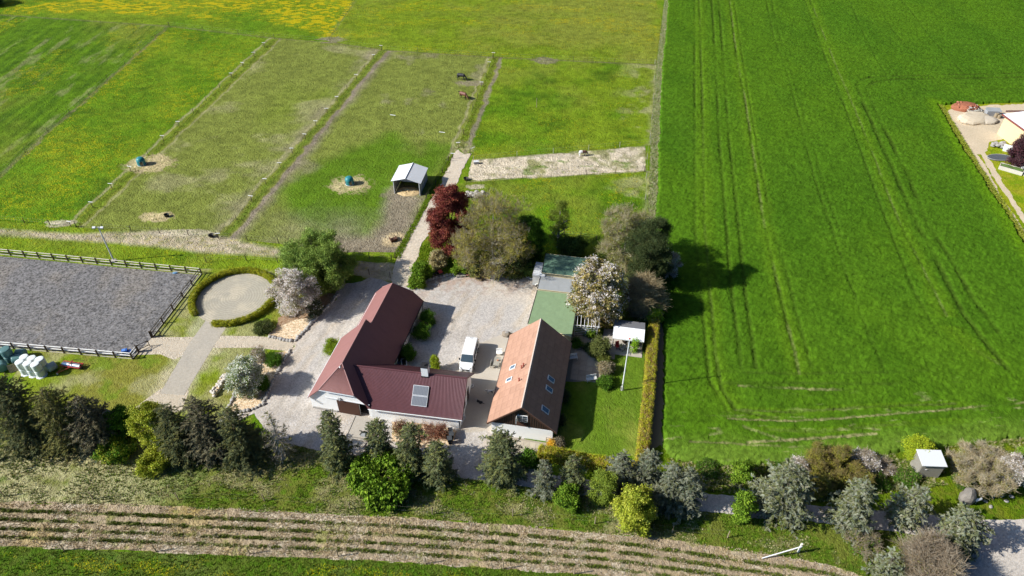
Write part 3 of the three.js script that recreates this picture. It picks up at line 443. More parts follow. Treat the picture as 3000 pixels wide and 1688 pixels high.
const M = {
  white: noiseTint(0.87, 0.86, 0.83, 0.10, 1.4), redRoof: noiseTint(0.25, 0.118, 0.106, 0.2, 0.6, 0.55), redTile: noiseTint(0.108, 0.043, 0.048, 0.35, 1.2, 0.4), brown: noiseTint(0.09, 0.045, 0.03, 0.4, 2), brownDark: mat(0.05, 0.032, 0.024), black: mat(0.012, 0.012, 0.013, 0.6), grey: mat(0.3, 0.3, 0.3, 0.7), steel: mat(0.62, 0.63, 0.65, 0.35, { metalness: 0.85 }), galv: noiseTint(0.60, 0.61, 0.62, 0.15, 1, 0.5), glass: new THREE.MeshStandardMaterial({ color: col(0.03, 0.045, 0.06), roughness: 0.06, metalness: 0.0 }), trim: mat(0.78, 0.77, 0.74, 0.6), fascia: noiseTint(0.52, 0.45, 0.28, 0.35, 2),
  greenFelt: noiseTint(0.205, 0.285, 0.155, 0.34, 1, 0.9), darkGreenFelt: noiseTint(0.095, 0.17, 0.125, 0.28, 1, 0.85), greyFelt: noiseTint(0.30, 0.31, 0.31, 0.28, 0.8, 0.85), wood: noiseTint(0.30, 0.235, 0.15, 0.5, 2), greyWood: noiseTint(0.33, 0.305, 0.25, 0.5, 2), darkWood: noiseTint(0.055, 0.04, 0.028, 0.5, 2), stone: noiseTint(0.33, 0.31, 0.285, 0.5, 3), concrete: noiseTint(0.42, 0.38, 0.32, 0.3, 1.3), whitePlastic: mat(0.82, 0.83, 0.82, 0.35), red: mat(0.45, 0.045, 0.04, 0.5), teal: mat(0.02, 0.20, 0.21, 0.4), blue: mat(0.02, 0.10, 0.42, 0.4), straw: noiseTint(0.52, 0.38, 0.2, 0.5, 4), chrome: mat(0.6, 0.6, 0.6, 0.25, { metalness: 1 }), rubber: mat(0.02, 0.02, 0.02, 0.9), interior: mat(0.06, 0.05, 0.045, 0.95),
};
const frame = (o, deg, y = 0) => { const a = deg * Math.PI / 180; return { x: o[0], z: o[1], turn: -a }; };   // local x = right along the front, local -z = back
// in local axes: r -> x, d -> -z
const L3 = (r, h, d) => [r, h, -d];
function corrug(a, b, c, d, n, amp, rows = 1, step = 0) {   // profiled sheet over the quad a(left low) b(right low) c(right high) d(left high); waves run up the slope
  const A = new THREE.Vector3(...a), B = new THREE.Vector3(...b), Cc = new THREE.Vector3(...c), D = new THREE.Vector3(...d), nrm = new THREE.Vector3().crossVectors(B.clone().sub(A), D.clone().sub(A)).normalize(); if (nrm.y < 0) nrm.negate();
  const pos = [], uv = [], idx = [], cols = n * 6, R = rows * (step ? 2 : 1);
  const pt = (s, t, e) => { const lo = A.clone().lerp(B, s), hi = D.clone().lerp(Cc, s), w = A.distanceTo(B); const k = (s * n) % 1, wave = amp * Math.pow(Math.abs(Math.cos(k * Math.PI)), 1.4); const p = lo.lerp(hi, t).addScaledVector(nrm, wave + e); pos.push(p.x, p.y, p.z); uv.push(s * w, t * 4); };
  for (let j = 0; j <= R; j++) { const row = step ? Math.floor(j / 2) : j, t = clamp(step ? (j % 2 ? (row + 0.985) / rows : row / rows) : j / R), e = step ? (j % 2 ? 0 : step) : 0; for (let i = 0; i <= cols; i++) pt(i / cols, t, e); }
  for (let j = 0; j < R; j++) for (let i = 0; i < cols; i++) { const k = j * (cols + 1) + i; idx.push(k, k + 1, k + cols + 2, k, k + cols + 2, k + cols + 1); }
  const g = new THREE.BufferGeometry(); g.setAttribute('position', new THREE.Float32BufferAttribute(pos, 3)); g.setAttribute('uv', new THREE.Float32BufferAttribute(uv, 2)); g.setIndex(idx); g.computeVertexNormals(); return g;
}
// --- long barn ---
{
  const f = frame([-27.38, -63.62], 12.4), b = thing('barn', 'long white barn with smooth dark red hipped metal roof and sliding brown door', 'barn', f.x, f.z, f.turn);
  const s = 1.03, rid = 4.35, hr = 7.0, y = (r) => hr - Math.abs(r - rid) * s, y2 = (r) => r < 5.02 ? 6.31 - (5.02 - r) * s : y(r);
  const dj = 11.2, hipH = 4.5, hl = rid - (hr - hipH) / s, hrR = rid + (hr - hipH) / s, t = 0.12;
  // walls as solid prisms
  const wallPoly = (pts, d0, d1, th = 0.35) => { const sh = new THREE.Shape(pts.map((p) => new THREE.Vector2(p[0], p[1]))); const g = new THREE.ExtrudeGeometry(sh, { depth: th, bevelEnabled: false }); return g.translate(0, 0, -d0 - th); };
  const front = new THREE.Shape([[0, 0], [8.7, 0], [8.7, y(8.7) - t], [hrR, hipH - t], [hl, hipH - t], [0, y(0) - t]].map((p) => new THREE.Vector2(...p)));
  front.holes.push(new THREE.Path([[6.9, 0.02], [8.35, 0.02], [8.35, 2.5], [6.9, 2.5]].map((p) => new THREE.Vector2(...p))));
  part(b, 'wall', metreUv(new THREE.ExtrudeGeometry(front, { depth: 0.35, bevelEnabled: false }).translate(0, 0, -0.35)), M.white);
  part(b, 'wall', metreUv(merge([bx(0.35, y(0.1) - t, dj - 0.36, 0.175, (y(0.1) - t) / 2, -(dj + 0.36) / 2)])), M.white);
  part(b, 'wall', metreUv(bx(0.35, 2.34, 21.2, 8.52, 1.17, -0.36 - 10.6)), M.white);
  part(b, 'wall', metreUv(bx(0.35, 2.6, 10, 1.55, 1.3, -dj - 0.36 - 5)), M.white);
  part(b, 'wall', metreUv(wallPoly([[0.36, 0], [8.34, 0], [8.34, y(8.34) - t], [rid, hr - 0.16], [0.36, y(0.36) - t]], dj - 0.4)), M.white);
  part(b, 'wall', metreUv(wallPoly([[1.4, 0], [8.7, 0], [8.7, y(8.7) - t], [7.7, 3.4], [2.3, 3.4], [1.4, 2.45]], 21.24)), M.white);
  part(b, 'stable_floor', bx(7.9, 0.05, 10.2, 4.35, 0.06, -5.6), M.interior);
  // roof
  const eL = -0.18, eR = 9.05, ov = -0.32, hipTop = 2.65;
  part(b, 'roof_slope', metreUv(slab(L3(eL, y(eL), ov), L3(hl, hipH, ov), L3(hl, hipH, hipTop), L3(eL, y(eL), hipTop), t)), M.redRoof);
  part(b, 'roof_slope', metreUv(merge([slab(L3(eL, y(eL), hipTop), L3(rid, hr, hipTop), L3(rid, hr, dj + 0.1), L3(eL, y(eL), dj + 0.1), t), poly([L3(hl, hipH + 0.002, ov), L3(rid, hr, hipTop), L3(hl, hipH + 0.002, hipTop)])])), M.redRoof);
  part(b, 'roof_slope', metreUv(merge([slab(L3(rid, hr, hipTop), L3(eR, y(eR), hipTop), L3(eR, y(eR), dj), L3(rid, hr, dj), t), slab(L3(hrR, hipH, ov), L3(eR, y(eR), ov), L3(eR, y(eR), hipTop), L3(hrR, hipH, hipTop), t), poly([L3(hrR, hipH + 0.002, ov), L3(hrR, hipH + 0.002, hipTop), L3(rid, hr, hipTop)])])), M.redRoof);
  part(b, 'hip_roof', corrug(L3(hl, hipH, ov - 0.05), L3(hrR, hipH, ov - 0.05), L3(rid + 0.04, hr + 0.01, hipTop), L3(rid - 0.04, hr + 0.01, hipTop), 26, 0.03), M.redRoof);
  // lower rear part of the roof, half hipped at the back
  const bt = 20.3, be = 21.95, bh = 3.7, bl = 5.02 - (6.31 - bh) / s, brr = rid + (hr - bh) / s;
  part(b, 'roof_slope', metreUv(merge([slab(L3(1.12, y2(1.12), dj + 0.1), L3(5.02, 6.31, dj + 0.1), L3(5.02, 6.31, bt), L3(1.12, y2(1.12), bt), t), slab(L3(1.12, y2(1.12), bt), L3(bl, bh, bt), L3(bl, bh, be), L3(1.12, y2(1.12), be), t), poly([L3(bl, bh, bt), L3(5.02, 6.31, bt), L3(bl, bh, be)])])), M.redRoof);
  part(b, 'roof_slope', metreUv(merge([slab(L3(5.02, 6.31, dj), L3(eR, y(eR), dj), L3(eR, y(eR), bt), L3(5.02, 6.31, bt), t), slab(L3(brr, bh, bt), L3(eR, y(eR), bt), L3(eR, y(eR), be), L3(brr, bh, be), t), poly([L3(5.02, 6.31, bt), L3(brr, bh, bt), L3(brr, bh, be)])])), M.redRoof);
  part(b, 'hip_roof', poly([L3(bl, bh, be), L3(5.02, 6.31, bt), L3(brr, bh, be)]), M.redRoof);
  const capM = mat(0.29, 0.145, 0.13, 0.5);
  for (const [p, q] of [[L3(rid, hr + 0.02, hipTop), L3(rid, hr + 0.02, dj + 0.12)], [L3(5.02, 6.33, dj), L3(5.02, 6.33, bt)], [L3(rid, hr + 0.02, hipTop), L3(hl - 0.02, hipH + 0.03, ov)], [L3(rid, hr + 0.02, hipTop), L3(hrR + 0.02, hipH + 0.03, ov)], [L3(5.02, 6.33, bt), L3(bl, bh, be)], [L3(5.02, 6.33, bt), L3(brr, bh, be)]]) part(b, 'ridge_cap', rod(p, q, 0.09, 0.09, 6), capM);
  part(b, 'verge_board', quad(L3(rid - 0.02, hr + 0.03, dj + 0.14), L3(5.1, 6.32, dj + 0.14), L3(5.1, 6.1, dj + 0.14), L3(rid - 0.4, 6.4, dj + 0.14)), capM);
  for (const r of [-0.22, 9.1]) part(b, 'gutter', rod(L3(r, y(r) - 0.06, ov), L3(r, y(r) - 0.06, r > 0 ? 0.2 : dj), 0.07), M.galv);
  part(b, 'gutter', rod(L3(9.1, y(9.1) - 0.06, 8.6), L3(9.1, y(9.1) - 0.06, be), 0.07), M.black);
  part(b, 'downpipe', rod(L3(8.98, 2.1, 21.7), L3(8.85, 0.05, 21.7), 0.05), M.black);
  part(b, 'hip_gutter', rod(L3(hl, hipH - 0.05, ov - 0.12), L3(hrR, hipH - 0.05, ov - 0.12), 0.06), M.galv);
  // sliding door, mostly boards, part open
  const door = part(b, 'sliding_door', bx(3.1, 2.55, 0.06, 5.5, 1.34, 0.07), M.brown);
  for (let i = 0; i < 17; i++) part(door, 'board', bx(0.165, 2.5, 0.03, 4.04 + i * 0.182, 1.34, 0.116), M.brown);
  part(b, 'door_rail', bx(6.3, 0.1, 0.1, 5.5, 2.78, 0.1), M.galv);
  const lamp = part(b, 'wall_lamp', merge([bx(0.3, 0.12, 0.25, 4.4, 3.05, 0.16), new THREE.SphereGeometry(0.12, 8, 6).translate(4.62, 2.98, 0.3)]), M.grey);
  part(b, 'ladder', merge([rod([0.5, 1.75, 0.06], [1.5, 1.05, 0.06], 0.03), rod([0.6, 1.95, 0.06], [1.6, 1.25, 0.06], 0.03), ...[0, 1, 2, 3, 4].map((i) => rod([0.55 + i * 0.22, 1.72 - i * 0.154, 0.06], [0.65 + i * 0.22, 1.9 - i * 0.154, 0.06], 0.02))]), M.galv);
  part(b, 'roof_cap_light', new THREE.SphereGeometry(0.13, 8, 6).translate(rid, hr + 0.02, -hipTop + 0.75), M.trim);
  for (const d of [9.6, 12.6, 16, 19]) { const w = part(b, 'window', bx(0.08, 0.9, 1.1, 8.735, 1.45, -d), M.trim); for (const k of [-0.26, 0.26]) part(w, 'pane', bx(0.03, 0.76, 0.44, 8.785, 1.45, -d + k), M.glass); }
  const dr = part(b, 'stable_door', bx(0.08, 2.0, 1.5, 8.74, 1.02, -11.2), M.darkWood); part(dr, 'hinge', bx(0.03, 0.08, 1.2, 8.8, 1.5, -11.2), M.black);
  part(b, 'plinth', bx(3.6, 0.28, 0.14, 1.9, 0.14, 0.09), M.stone);
}
// --- wing of the barn ---
{
  const f = frame([-18.91, -61.75], 8.6), b = thing('barn_wing', 'white brick wing with ribbed dark red tile-pattern roof and solar panels', 'building', f.x, f.z, f.turn);
  const len = 12.15, dep = 7.7, hr = 5.85, dr = 3.8, ov = -0.32, he = 2.28, sl = (hr - he) / (dr - ov), yw = 2.45;
  const g = new THREE.Shape([[0, 0], [dep, 0], [dep, yw], [dr, hr - 0.2], [0, yw]].map((p) => new THREE.Vector2(...p)));
  part(b, 'gable_wall', metreUv(new THREE.ExtrudeGeometry(g, { depth: 0.3, bevelEnabled: false }).rotateY(Math.PI / 2).translate(len - 0.3, 0, 0)), M.white);
  part(b, 'front_wall', metreUv(bx(len - 0.3, yw, 0.3, (len - 0.3) / 2, yw / 2, -0.15)), M.white);
  part(b, 'back_wall', metreUv(bx(len - 0.3 - 3, yw, 0.3, (len - 0.3) / 2 + 1.5, yw / 2, -dep + 0.15)), M.white);
  part(b, 'roof_front', corrug(L3(-0.3, he, ov), L3(len + 0.35, he, ov), L3(len + 0.35, hr, dr), L3(-4.4, hr, dr), 80, 0.034, 15, 0.028), M.redTile);
  const bE = dep + 0.35; part(b, 'roof_back', corrug(L3(len + 0.35, hr - sl * (bE - dr), bE), L3(1.5, hr - sl * (bE - dr), bE), L3(-4.4, hr, dr), L3(len + 0.35, hr, dr), 56, 0.045, 15, 0.03), M.redTile);
  part(b, 'roof_underside', [slab(L3(0.4, he - 0.06, ov + 0.05), L3(len + 0.3, he - 0.06, ov + 0.05), L3(len + 0.3, hr - 0.06, dr), L3(-2, hr - 0.06, dr), 0.05), slab(L3(len + 0.3, hr - 0.06, dr), L3(len + 0.3, hr - sl * (bE - dr) - 0.06, bE), L3(2.5, hr - sl * (bE - dr) - 0.06, bE), L3(-2, hr - 0.06, dr), 0.05)], M.brownDark);
  part(b, 'ridge_cap', rod(L3(-4, hr + 0.04, dr), L3(len + 0.4, hr + 0.04, dr), 0.12, 0.12, 7), M.redTile);
  for (const [p, q] of [[L3(len + 0.36, he - 0.05, ov), L3(len + 0.36, hr, dr)], [L3(len + 0.36, hr, dr), L3(len + 0.36, hr - sl * (bE - dr) - 0.05, bE)]]) part(b, 'verge_board', rod(p, q, 0.1, 0.1, 4), M.redTile);
  part(b, 'gutter', rod(L3(-0.2, he - 0.04, ov - 0.08), L3(len + 0.35, he - 0.04, ov - 0.08), 0.065), M.trim);
  part(b, 'downpipe', merge([rod(L3(len - 0.1, he, ov - 0.05), L3(len - 0.1, 1.9, -0.05), 0.045), rod(L3(len - 0.1, 1.9, -0.05), L3(len - 0.1, 0, -0.05), 0.045)]), M.black);
  // chimney
  const ch = part(b, 'chimney', metreUv(bx(0.9, 2.1, 0.9, 6.9, 6.25, -3.9)), M.white); part(ch, 'chimney_cap', bx(1.0, 0.1, 1.0, 6.9, 7.36, -3.9), M.black); part(ch, 'flue', cy(0.17, 0.17, 0.22, 10, 6.9, 7.5, -3.9), M.black); part(ch, 'flashing', bx(0.97, 0.2, 0.97, 6.9, 5.6, -3.86), M.black);
  // two solar collectors
  const up = new THREE.Vector3(0, hr - he, -(dr - ov)).normalize(), n = new THREE.Vector3(0, dr - ov, hr - he).normalize();
  for (const k of [0, 1]) {
    const d0 = 0.32 + k * 1.44, at = new THREE.Vector3(6.6, he, -ov).addScaledVector(up, (k ? 0.582 : 0.33) * Math.hypot(hr - he, dr - ov)).addScaledVector(n, 0.16);
    const L = 1.33, q = new THREE.Quaternion().setFromUnitVectors(new THREE.Vector3(0, 1, 0), n);
    const pl = (w, h, l) => { const g2 = new THREE.BoxGeometry(w, h, l); g2.applyQuaternion(q); return g2.translate(at.x, at.y, at.z); };
    const p = part(b, 'solar_panel', pl(2.1, 0.1, L), M.galv); const q2 = new THREE.BoxGeometry(1.98, 0.02, L - 0.12); q2.applyQuaternion(q); q2.translate(at.x + n.x * 0.052, at.y + n.y * 0.052, at.z + n.z * 0.052); part(p, 'pane', q2, new THREE.MeshStandardMaterial({ color: col(0.16, 0.17, 0.19), roughness: 0.22 }));
    for (let i = 1; i < 10; i++) { const g3 = new THREE.BoxGeometry(0.02, 0.02, L - 0.14); g3.applyQuaternion(q); part(p, 'absorber_strip', g3.translate(at.x - 0.99 + i * 0.198 + n.x * 0.056, at.y + n.y * 0.056, at.z + n.z * 0.056), M.grey); }
  }
  for (let i = 0; i < 5; i++) { const w = part(b, 'slit_window', bx(1.0, 0.22, 0.08, 2.2 + i * 2.1, 2.0, 0.02), M.brownDark); part(w, 'pane', bx(0.86, 0.14, 0.03, 2.2 + i * 2.1, 2.0, 0.07), M.glass); }
  const gd = part(b, 'side_door', bx(0.07, 2.05, 1.0, len + 0.035, 1.05, -5.2), M.brownDark); part(gd, 'handle', bx(0.05, 0.05, 0.14, len + 0.09, 1.05, -4.85), M.steel);
  const gw = part(b, 'gable_window', bx(0.07, 0.9, 1.0, len + 0.035, 1.5, -2.8), M.trim); for (const k of [-0.22, 0.22]) part(gw, 'pane', bx(0.03, 0.76, 0.38, len + 0.08, 1.5, -2.8 + k), M.glass);
}
// --- dwelling house ---
{
  const f = frame([-2.70, -59.16], 10.3), b = thing('house', 'house with steep faded orange sheet roof, white gable wall and dark boarded attic', 'house', f.x, f.z, f.turn);
  const wd = 8.1, dep = 15.7, rid = 4.05, hr = 6.6, eL = -0.5, eR = 8.62, he = 2.5, s = (hr - he) / (rid - eL), ov = -0.35, bk = 16.15, y = (r) => hr - Math.abs(r - rid) * s, yw = 2.35;
  part(b, 'front_wall', metreUv(bx(wd, yw, 0.35, wd / 2, yw / 2, -0.175)), M.white);
  part(b, 'side_wall', metreUv(bx(0.35, yw, dep - 0.7, 0.175, yw / 2, -dep / 2)), M.white);
  part(b, 'side_wall', metreUv(bx(0.35, yw, dep - 0.7, wd - 0.175, yw / 2, -dep / 2)), M.white);
  part(b, 'back_wall', metreUv(bx(wd, yw, 0.35, wd / 2, yw / 2, -dep + 0.175)), M.white);
  const gs = new THREE.Shape([[-0.05, yw + 0.01], [wd + 0.05, yw + 0.01], [wd + 0.05, y(wd + 0.05) - 0.14], [rid, hr - 0.14], [-0.05, y(-0.05) - 0.14]].map((p) => new THREE.Vector2(...p)));
  for (const [d, n2] of [[0.3, 'attic_gable'], [dep - 0.02, 'back_gable']]) part(b, n2, metreUv(new THREE.ExtrudeGeometry(gs, { depth: 0.25, bevelEnabled: false }).translate(0, 0, -d - (d > 1 ? 0 : 0))), M.darkWood);
  const ag = b.children.find((c) => c.name === 'attic_gable');
  for (let i = 0; i < 27; i++) { const r = 0.05 + i * 0.305, top = y(r) - 0.2, lo = yw + 0.04; if (top - lo < 0.15 || Math.abs(r - rid) < 0.75) continue; part(ag, 'batten', bx(0.07, top - lo, 0.05, r, (top + lo) / 2, -0.02), M.brown); }
  for (let i = 0; i < 4; i++) part(ag, 'board', bx(1.4, 0.16, 0.05, rid, yw + 0.2 + i * 0.22, 0.0), M.brown);
  const win = part(b, 'attic_window', bx(1.35, 1.25, 0.1, rid + 0.05, 4.0, 0.0), M.trim); for (const i of [-1, 1]) for (const j of [-1, 0, 1]) part(win, 'pane', bx(0.5, 0.3, 0.03, rid + 0.05 + i * 0.3, 4.0 + j * 0.38, 0.06), M.glass);
  for (const i of [-1]) part(win, 'open_sash', bx(0.05, 1.1, 0.6, rid - 0.68, 4.0, 0.33), M.trim);
  // roof: laid in single sheets
  const sheetMs = [0, 1, 2, 3].map((i) => noiseTint(0.35 + i * 0.018, 0.2 + i * 0.011, 0.135 + i * 0.008, 0.42, 1.2 + i * 0.2, 0.85));
  for (const sd_ of [-1, 1]) {
    const deck = part(b, 'roof_deck', slab(L3(rid, hr - 0.04, ov), L3(sd_ < 0 ? eL : eR, he - 0.04, ov), L3(sd_ < 0 ? eL : eR, he - 0.04, bk), L3(rid, hr - 0.04, bk), 0.12), M.brownDark);
    const nC = 14, nR = 6, e = sd_ < 0 ? eL : eR, run = Math.abs(e - rid), SL = Math.hypot(run, hr - he), ang = Math.atan2(hr - he, run), w = (bk - ov) / nC, l = SL / nR;
    const geos = [0, 1].map(() => { const g = new THREE.BoxGeometry(l + 0.05, 0.035, w - 0.012); return g; });
    for (let i = 0; i < nC; i++) for (let j = 0; j < nR; j++) {
      const t = (j + 0.5) / nR, o = part(deck, 'roof_sheet', geos[(i + j) % 2], sheetMs[Math.floor(vn(i * 3.3, j * 5.7 + sd_) * 3.99)]);
      o.position.set(rid + (e - rid) * t, hr - (hr - he) * t + 0.02 + 0.004 * rnd(), -(ov + w * (i + 0.5))); o.rotation.z = sd_ < 0 ? ang - 0.012 : -(ang - 0.012);
    }
  }
  part(b, 'ridge_cap', merge([slab(L3(rid - 0.17, hr - 0.1, ov - 0.03), L3(rid, hr + 0.09, ov - 0.03), L3(rid, hr + 0.09, bk + 0.03), L3(rid - 0.17, hr - 0.1, bk + 0.03), 0.02), slab(L3(rid, hr + 0.09, ov - 0.03), L3(rid + 0.17, hr - 0.1, ov - 0.03), L3(rid + 0.17, hr - 0.1, bk + 0.03), L3(rid, hr + 0.09, bk + 0.03), 0.02)]), noiseTint(0.45, 0.36, 0.3, 0.4, 2));
  for (const e of [eL, eR]) part(b, 'bargeboard', merge([slab(L3(rid, hr - 0.05, ov - 0.04), L3(e, he - 0.05, ov - 0.04), L3(e, he - 0.05, ov), L3(rid, hr - 0.05, ov), 0.2)]), M.brown);
  // roof windows
  const sky1 = (r, d, w = 0.8, l = 1.2) => {
    const q = new THREE.Quaternion().setFromUnitVectors(new THREE.Vector3(0, 1, 0), new THREE.Vector3(r > rid ? s : -s, 1, 0).normalize());
    const mk = (a, h, c, lift) => { const g = new THREE.BoxGeometry(a, h, c); g.applyQuaternion(q); const n = new THREE.Vector3(0, 1, 0).applyQuaternion(q); return g.translate(r + n.x * lift, y(r) + n.y * lift, -d); };
    const o = part(b, 'roof_window', mk(l, 0.14, w, 0.08), M.trim); part(o, 'pane', mk(l - 0.24, 0.03, w - 0.2, 0.15), new THREE.MeshStandardMaterial({ color: col(0.10, 0.15, 0.21), roughness: 0.06 })); return o;
  };
  sky1(6.75, 7.1); sky1(6.75, 5.3); sky1(6.75, 1.75, 0.85, 1.3); sky1(1.4, 8.3, 0.75, 1.1); sky1(1.3, 6.05, 0.7, 1.1);
  for (const [r, d] of [[2.95, 7.5], [2.75, 7.2], [2.8, 4.9]]) part(b, 'vent_pipe', merge([cy(0.09, 0.11, 0.55, 8, r, y(r) + 0.25, -d), cy(0.13, 0.13, 0.08, 8, r, y(r) + 0.55, -d)]), mat(0.33, 0.09, 0.06, 0.7));
  part(b, 'gutter', rod(L3(eR + 0.05, he - 0.04, ov), L3(eR + 0.05, he - 0.04, bk), 0.065), M.black); part(b, 'gutter', rod(L3(eL - 0.05, he - 0.04, ov), L3(eL - 0.05, he - 0.04, bk), 0.065), M.black);
  part(b, 'downpipe', rod(L3(wd + 0.1, 2.3, 0.3), L3(wd + 0.1, 0, 0.3), 0.045), M.black);
  for (const [r, ds] of [[wd + 0.03, [2.5, 6, 9.2, 12.5]], [-0.03, [3, 6.5, 10, 13]]]) for (const d of ds) { const w = part(b, 'window', bx(0.08, 1.1, 1.2, r, 1.4, -d), M.trim); for (const k of [-0.28, 0.28]) part(w, 'pane', bx(0.1, 0.95, 0.48, r + (r > 1 ? 0.02 : -0.02), 1.4, -d + k), M.glass); }
  part(b, 'wall_gate', merge([bx(0.06, 1.3, 0.06, wd - 0.75, 0.65, 0.3), bx(0.06, 1.3, 0.06, wd - 0.1, 0.65, 0.3), bx(0.7, 0.05, 0.05, wd - 0.42, 1.2, 0.3), bx(0.7, 0.05, 0.05, wd - 0.42, 0.8, 0.3), bx(0.7, 0.05, 0.05, wd - 0.42, 0.4, 0.3)]), M.greyWood);
}
// --- flat-roofed sheds along the yard; corners given at roof height ---
function flatShed(label, Q4, h, roofMat, wallMat, seams = 0) {
  const P = Q4.map((p) => G(p[0], p[1], h)), cx = P.reduce((a, p) => a + p[0], 0) / 4, cz = P.reduce((a, p) => a + p[1], 0) / 4;
  const b = thing('flat_roof_shed', label, 'shed', cx, cz), L = P.map((p) => [p[0] - cx, p[1] - cz]), y3 = (p, y, k = 1) => [p[0] * k, y, p[1] * k];
  part(b, 'wall', metreUv(merge([0, 1, 2, 3].map((i) => quad(y3(L[i], 0, 0.955), y3(L[(i + 1) % 4], 0, 0.955), y3(L[(i + 1) % 4], h - 0.16, 0.955), y3(L[i], h - 0.16, 0.955))))), wallMat);
  part(b, 'roof', metreUv(slab(y3(L[0], h), y3(L[1], h), y3(L[2], h), y3(L[3], h), 0.15)), roofMat);
  for (let i = 0; i < 4; i++) { const a = L[i], c = L[(i + 1) % 4]; part(b, 'edge_trim', rod(y3(a, h - 0.03, 1.004), y3(c, h - 0.03, 1.004), 0.07, 0.07, 4), i === 3 || i === 1 ? M.black : M.fascia); }
  for (let i = 1; i < seams; i++) { const t = i / seams, a = [mix(L[0][0], L[3][0], t), mix(L[0][1], L[3][1], t)], c = [mix(L[1][0], L[2][0], t), mix(L[1][1], L[2][1], t)]; part(b, 'roof_seam', rod(y3(a, h + 0.0, 0.99), y3(c, h + 0.0, 0.99), 0.018, 0.018, 4), roofMat); }
  return b;
}
flatShed('dark green flat roofed shed behind the grey roofed one', [[1373, 638], [1477, 650], [1458, 697], [1363, 686]], 2.9, M.darkGreenFelt, M.fascia, 3);
flatShed('grey felt flat roofed shed between two green roofed ones', [[1361, 692], [1452, 704], [1444, 738], [1352, 727]], 2.45, M.greyFelt, M.fascia, 3);
flatShed('light green flat roofed garage touching the orange roofed house', [[1352, 730], [1455, 742], [1438, 847], [1328, 815]], 2.6, M.greenFelt, M.fascia, 6);
{ // horse trailer half behind the grey shed
  const p = G(1350, 716), t = thing('horse_trailer', 'pale grey horse trailer parked beside the grey flat roofed shed', 'trailer', p[0], p[1], -0.2);
  part(t, 'body', metreUv(bx(2.0, 2.05, 3.4, 0.4, 1.45, -1.0)), mat(0.42, 0.43, 0.44, 0.5)); part(t, 'roof', bx(2.04, 0.08, 3.44, 0.4, 2.52, -1.0), M.galv); const w = part(t, 'side_window', bx(0.5, 0.4, 0.06, 0.7, 1.9, 0.72), M.trim); part(w, 'pane', bx(0.42, 0.32, 0.03, 0.7, 1.9, 0.76), M.glass);
  for (const x of [-0.6, 1.4]) { const wh = part(t, 'wheel', new THREE.CylinderGeometry(0.33, 0.33, 0.22, 16).rotateX(Math.PI / 2).translate(x * 0.5 + 0.6, 0.33, 0.66), M.rubber); part(wh, 'rim', new THREE.CylinderGeometry(0.18, 0.18, 0.24, 12).rotateX(Math.PI / 2).translate(x * 0.5 + 0.6, 0.33, 0.66), M.steel); part(t, 'mudguard', new THREE.TorusGeometry(0.42, 0.06, 5, 12, Math.PI).translate(x * 0.5 + 0.6, 0.36, 0.7), M.trim); }
  part(t, 'tow_bar', merge([rod([-0.6, 0.5, -1.3], [-2.0, 0.5, -1.0], 0.05), rod([-0.6, 0.5, -0.6], [-2.0, 0.5, -1.0], 0.05)]), M.steel);
}
// garden pavilion
{
  const A = G(1541, 850, 2.2), B = G(1620, 860, 2.2), ang = Math.atan2(B[1] - A[1], B[0] - A[0]), w = Math.hypot(B[0] - A[0], B[1] - A[1]), b = thing('garden_pavilion', 'open garden pavilion with a white front roof slope beside the flagpole', 'pavilion', A[0], A[1], -ang);
  part(b, 'roof_front', corrug([0, 2.2, 0], [w, 2.2, 0], [w, 2.75, -2.0], [0, 2.75, -2.0], 22, 0.02), mat(0.8, 0.8, 0.8, 0.5)); part(b, 'roof_back', slab([0, 2.76, -2.0], [w, 2.76, -2.0], [w, 2.35, -3.9], [0, 2.35, -3.9], 0.05), noiseTint(0.17, 0.17, 0.18, 0.5, 2));
  part(b, 'fascia', bx(w, 0.14, 0.05, w / 2, 2.12, 0.03), M.trim);
  for (const x of [0.15, w / 2, w - 0.15]) for (const z of [-0.2, -3.7]) part(b, 'post', bx(0.12, 2.12, 0.12, x, 1.06, z), M.greyWood);
  part(b, 'back_wall', bx(w - 0.3, 2.1, 0.06, w / 2, 1.06, -3.82), M.darkWood); part(b, 'side_wall', bx(0.06, 2.0, 3.3, w - 0.06, 1.02, -1.95), M.darkWood);
  part(b, 'floor', bx(w + 1.4, 0.08, 5.2, w / 2 - 0.7, 0.06, -1.4), M.concrete);
  const P = (x, z) => { const v = new THREE.Vector3(x, 0, z).applyAxisAngle(new THREE.Vector3(0, 1, 0), -ang); return [A[0] + v.x, A[1] + v.z]; };
  for (const [x, z, m, l, a] of [[0.9, -0.2, M.red, 'red cushioned garden chair under the pavilion edge', 0.3], [1.6, 0.15, M.greyWood, 'grey wooden garden chair in front of the pavilion', 0.8], [3.2, 0.05, M.greyWood, 'grey slatted lounge chair half under the pavilion', 2.2]]) {
    const p = P(x, z), c = thing('garden_chair', l, 'chair', p[0], p[1], a, undefined, 0.1); part(c, 'seat', bx(0.6, 0.08, 0.6, 0, 0.42, 0), m); part(c, 'backrest', bx(0.6, 0.6, 0.07, 0, 0.75, -0.28, 0, -0.2), m); for (const sx of [-0.26, 0.26]) for (const sz of [-0.26, 0.26]) part(c, 'leg', bx(0.05, 0.4, 0.05, sx, 0.2, sz), M.darkWood);
  }
  const tp = P(2.2, -1.2), tb = thing('garden_table', 'dark round garden table inside the pavilion', 'table', tp[0], tp[1], 0, undefined, 0.1); part(tb, 'top', cy(0.75, 0.75, 0.05, 18, 0, 0.74, 0), M.darkWood); part(tb, 'leg', cy(0.08, 0.25, 0.72, 8, 0, 0.36, 0), M.darkWood);
}
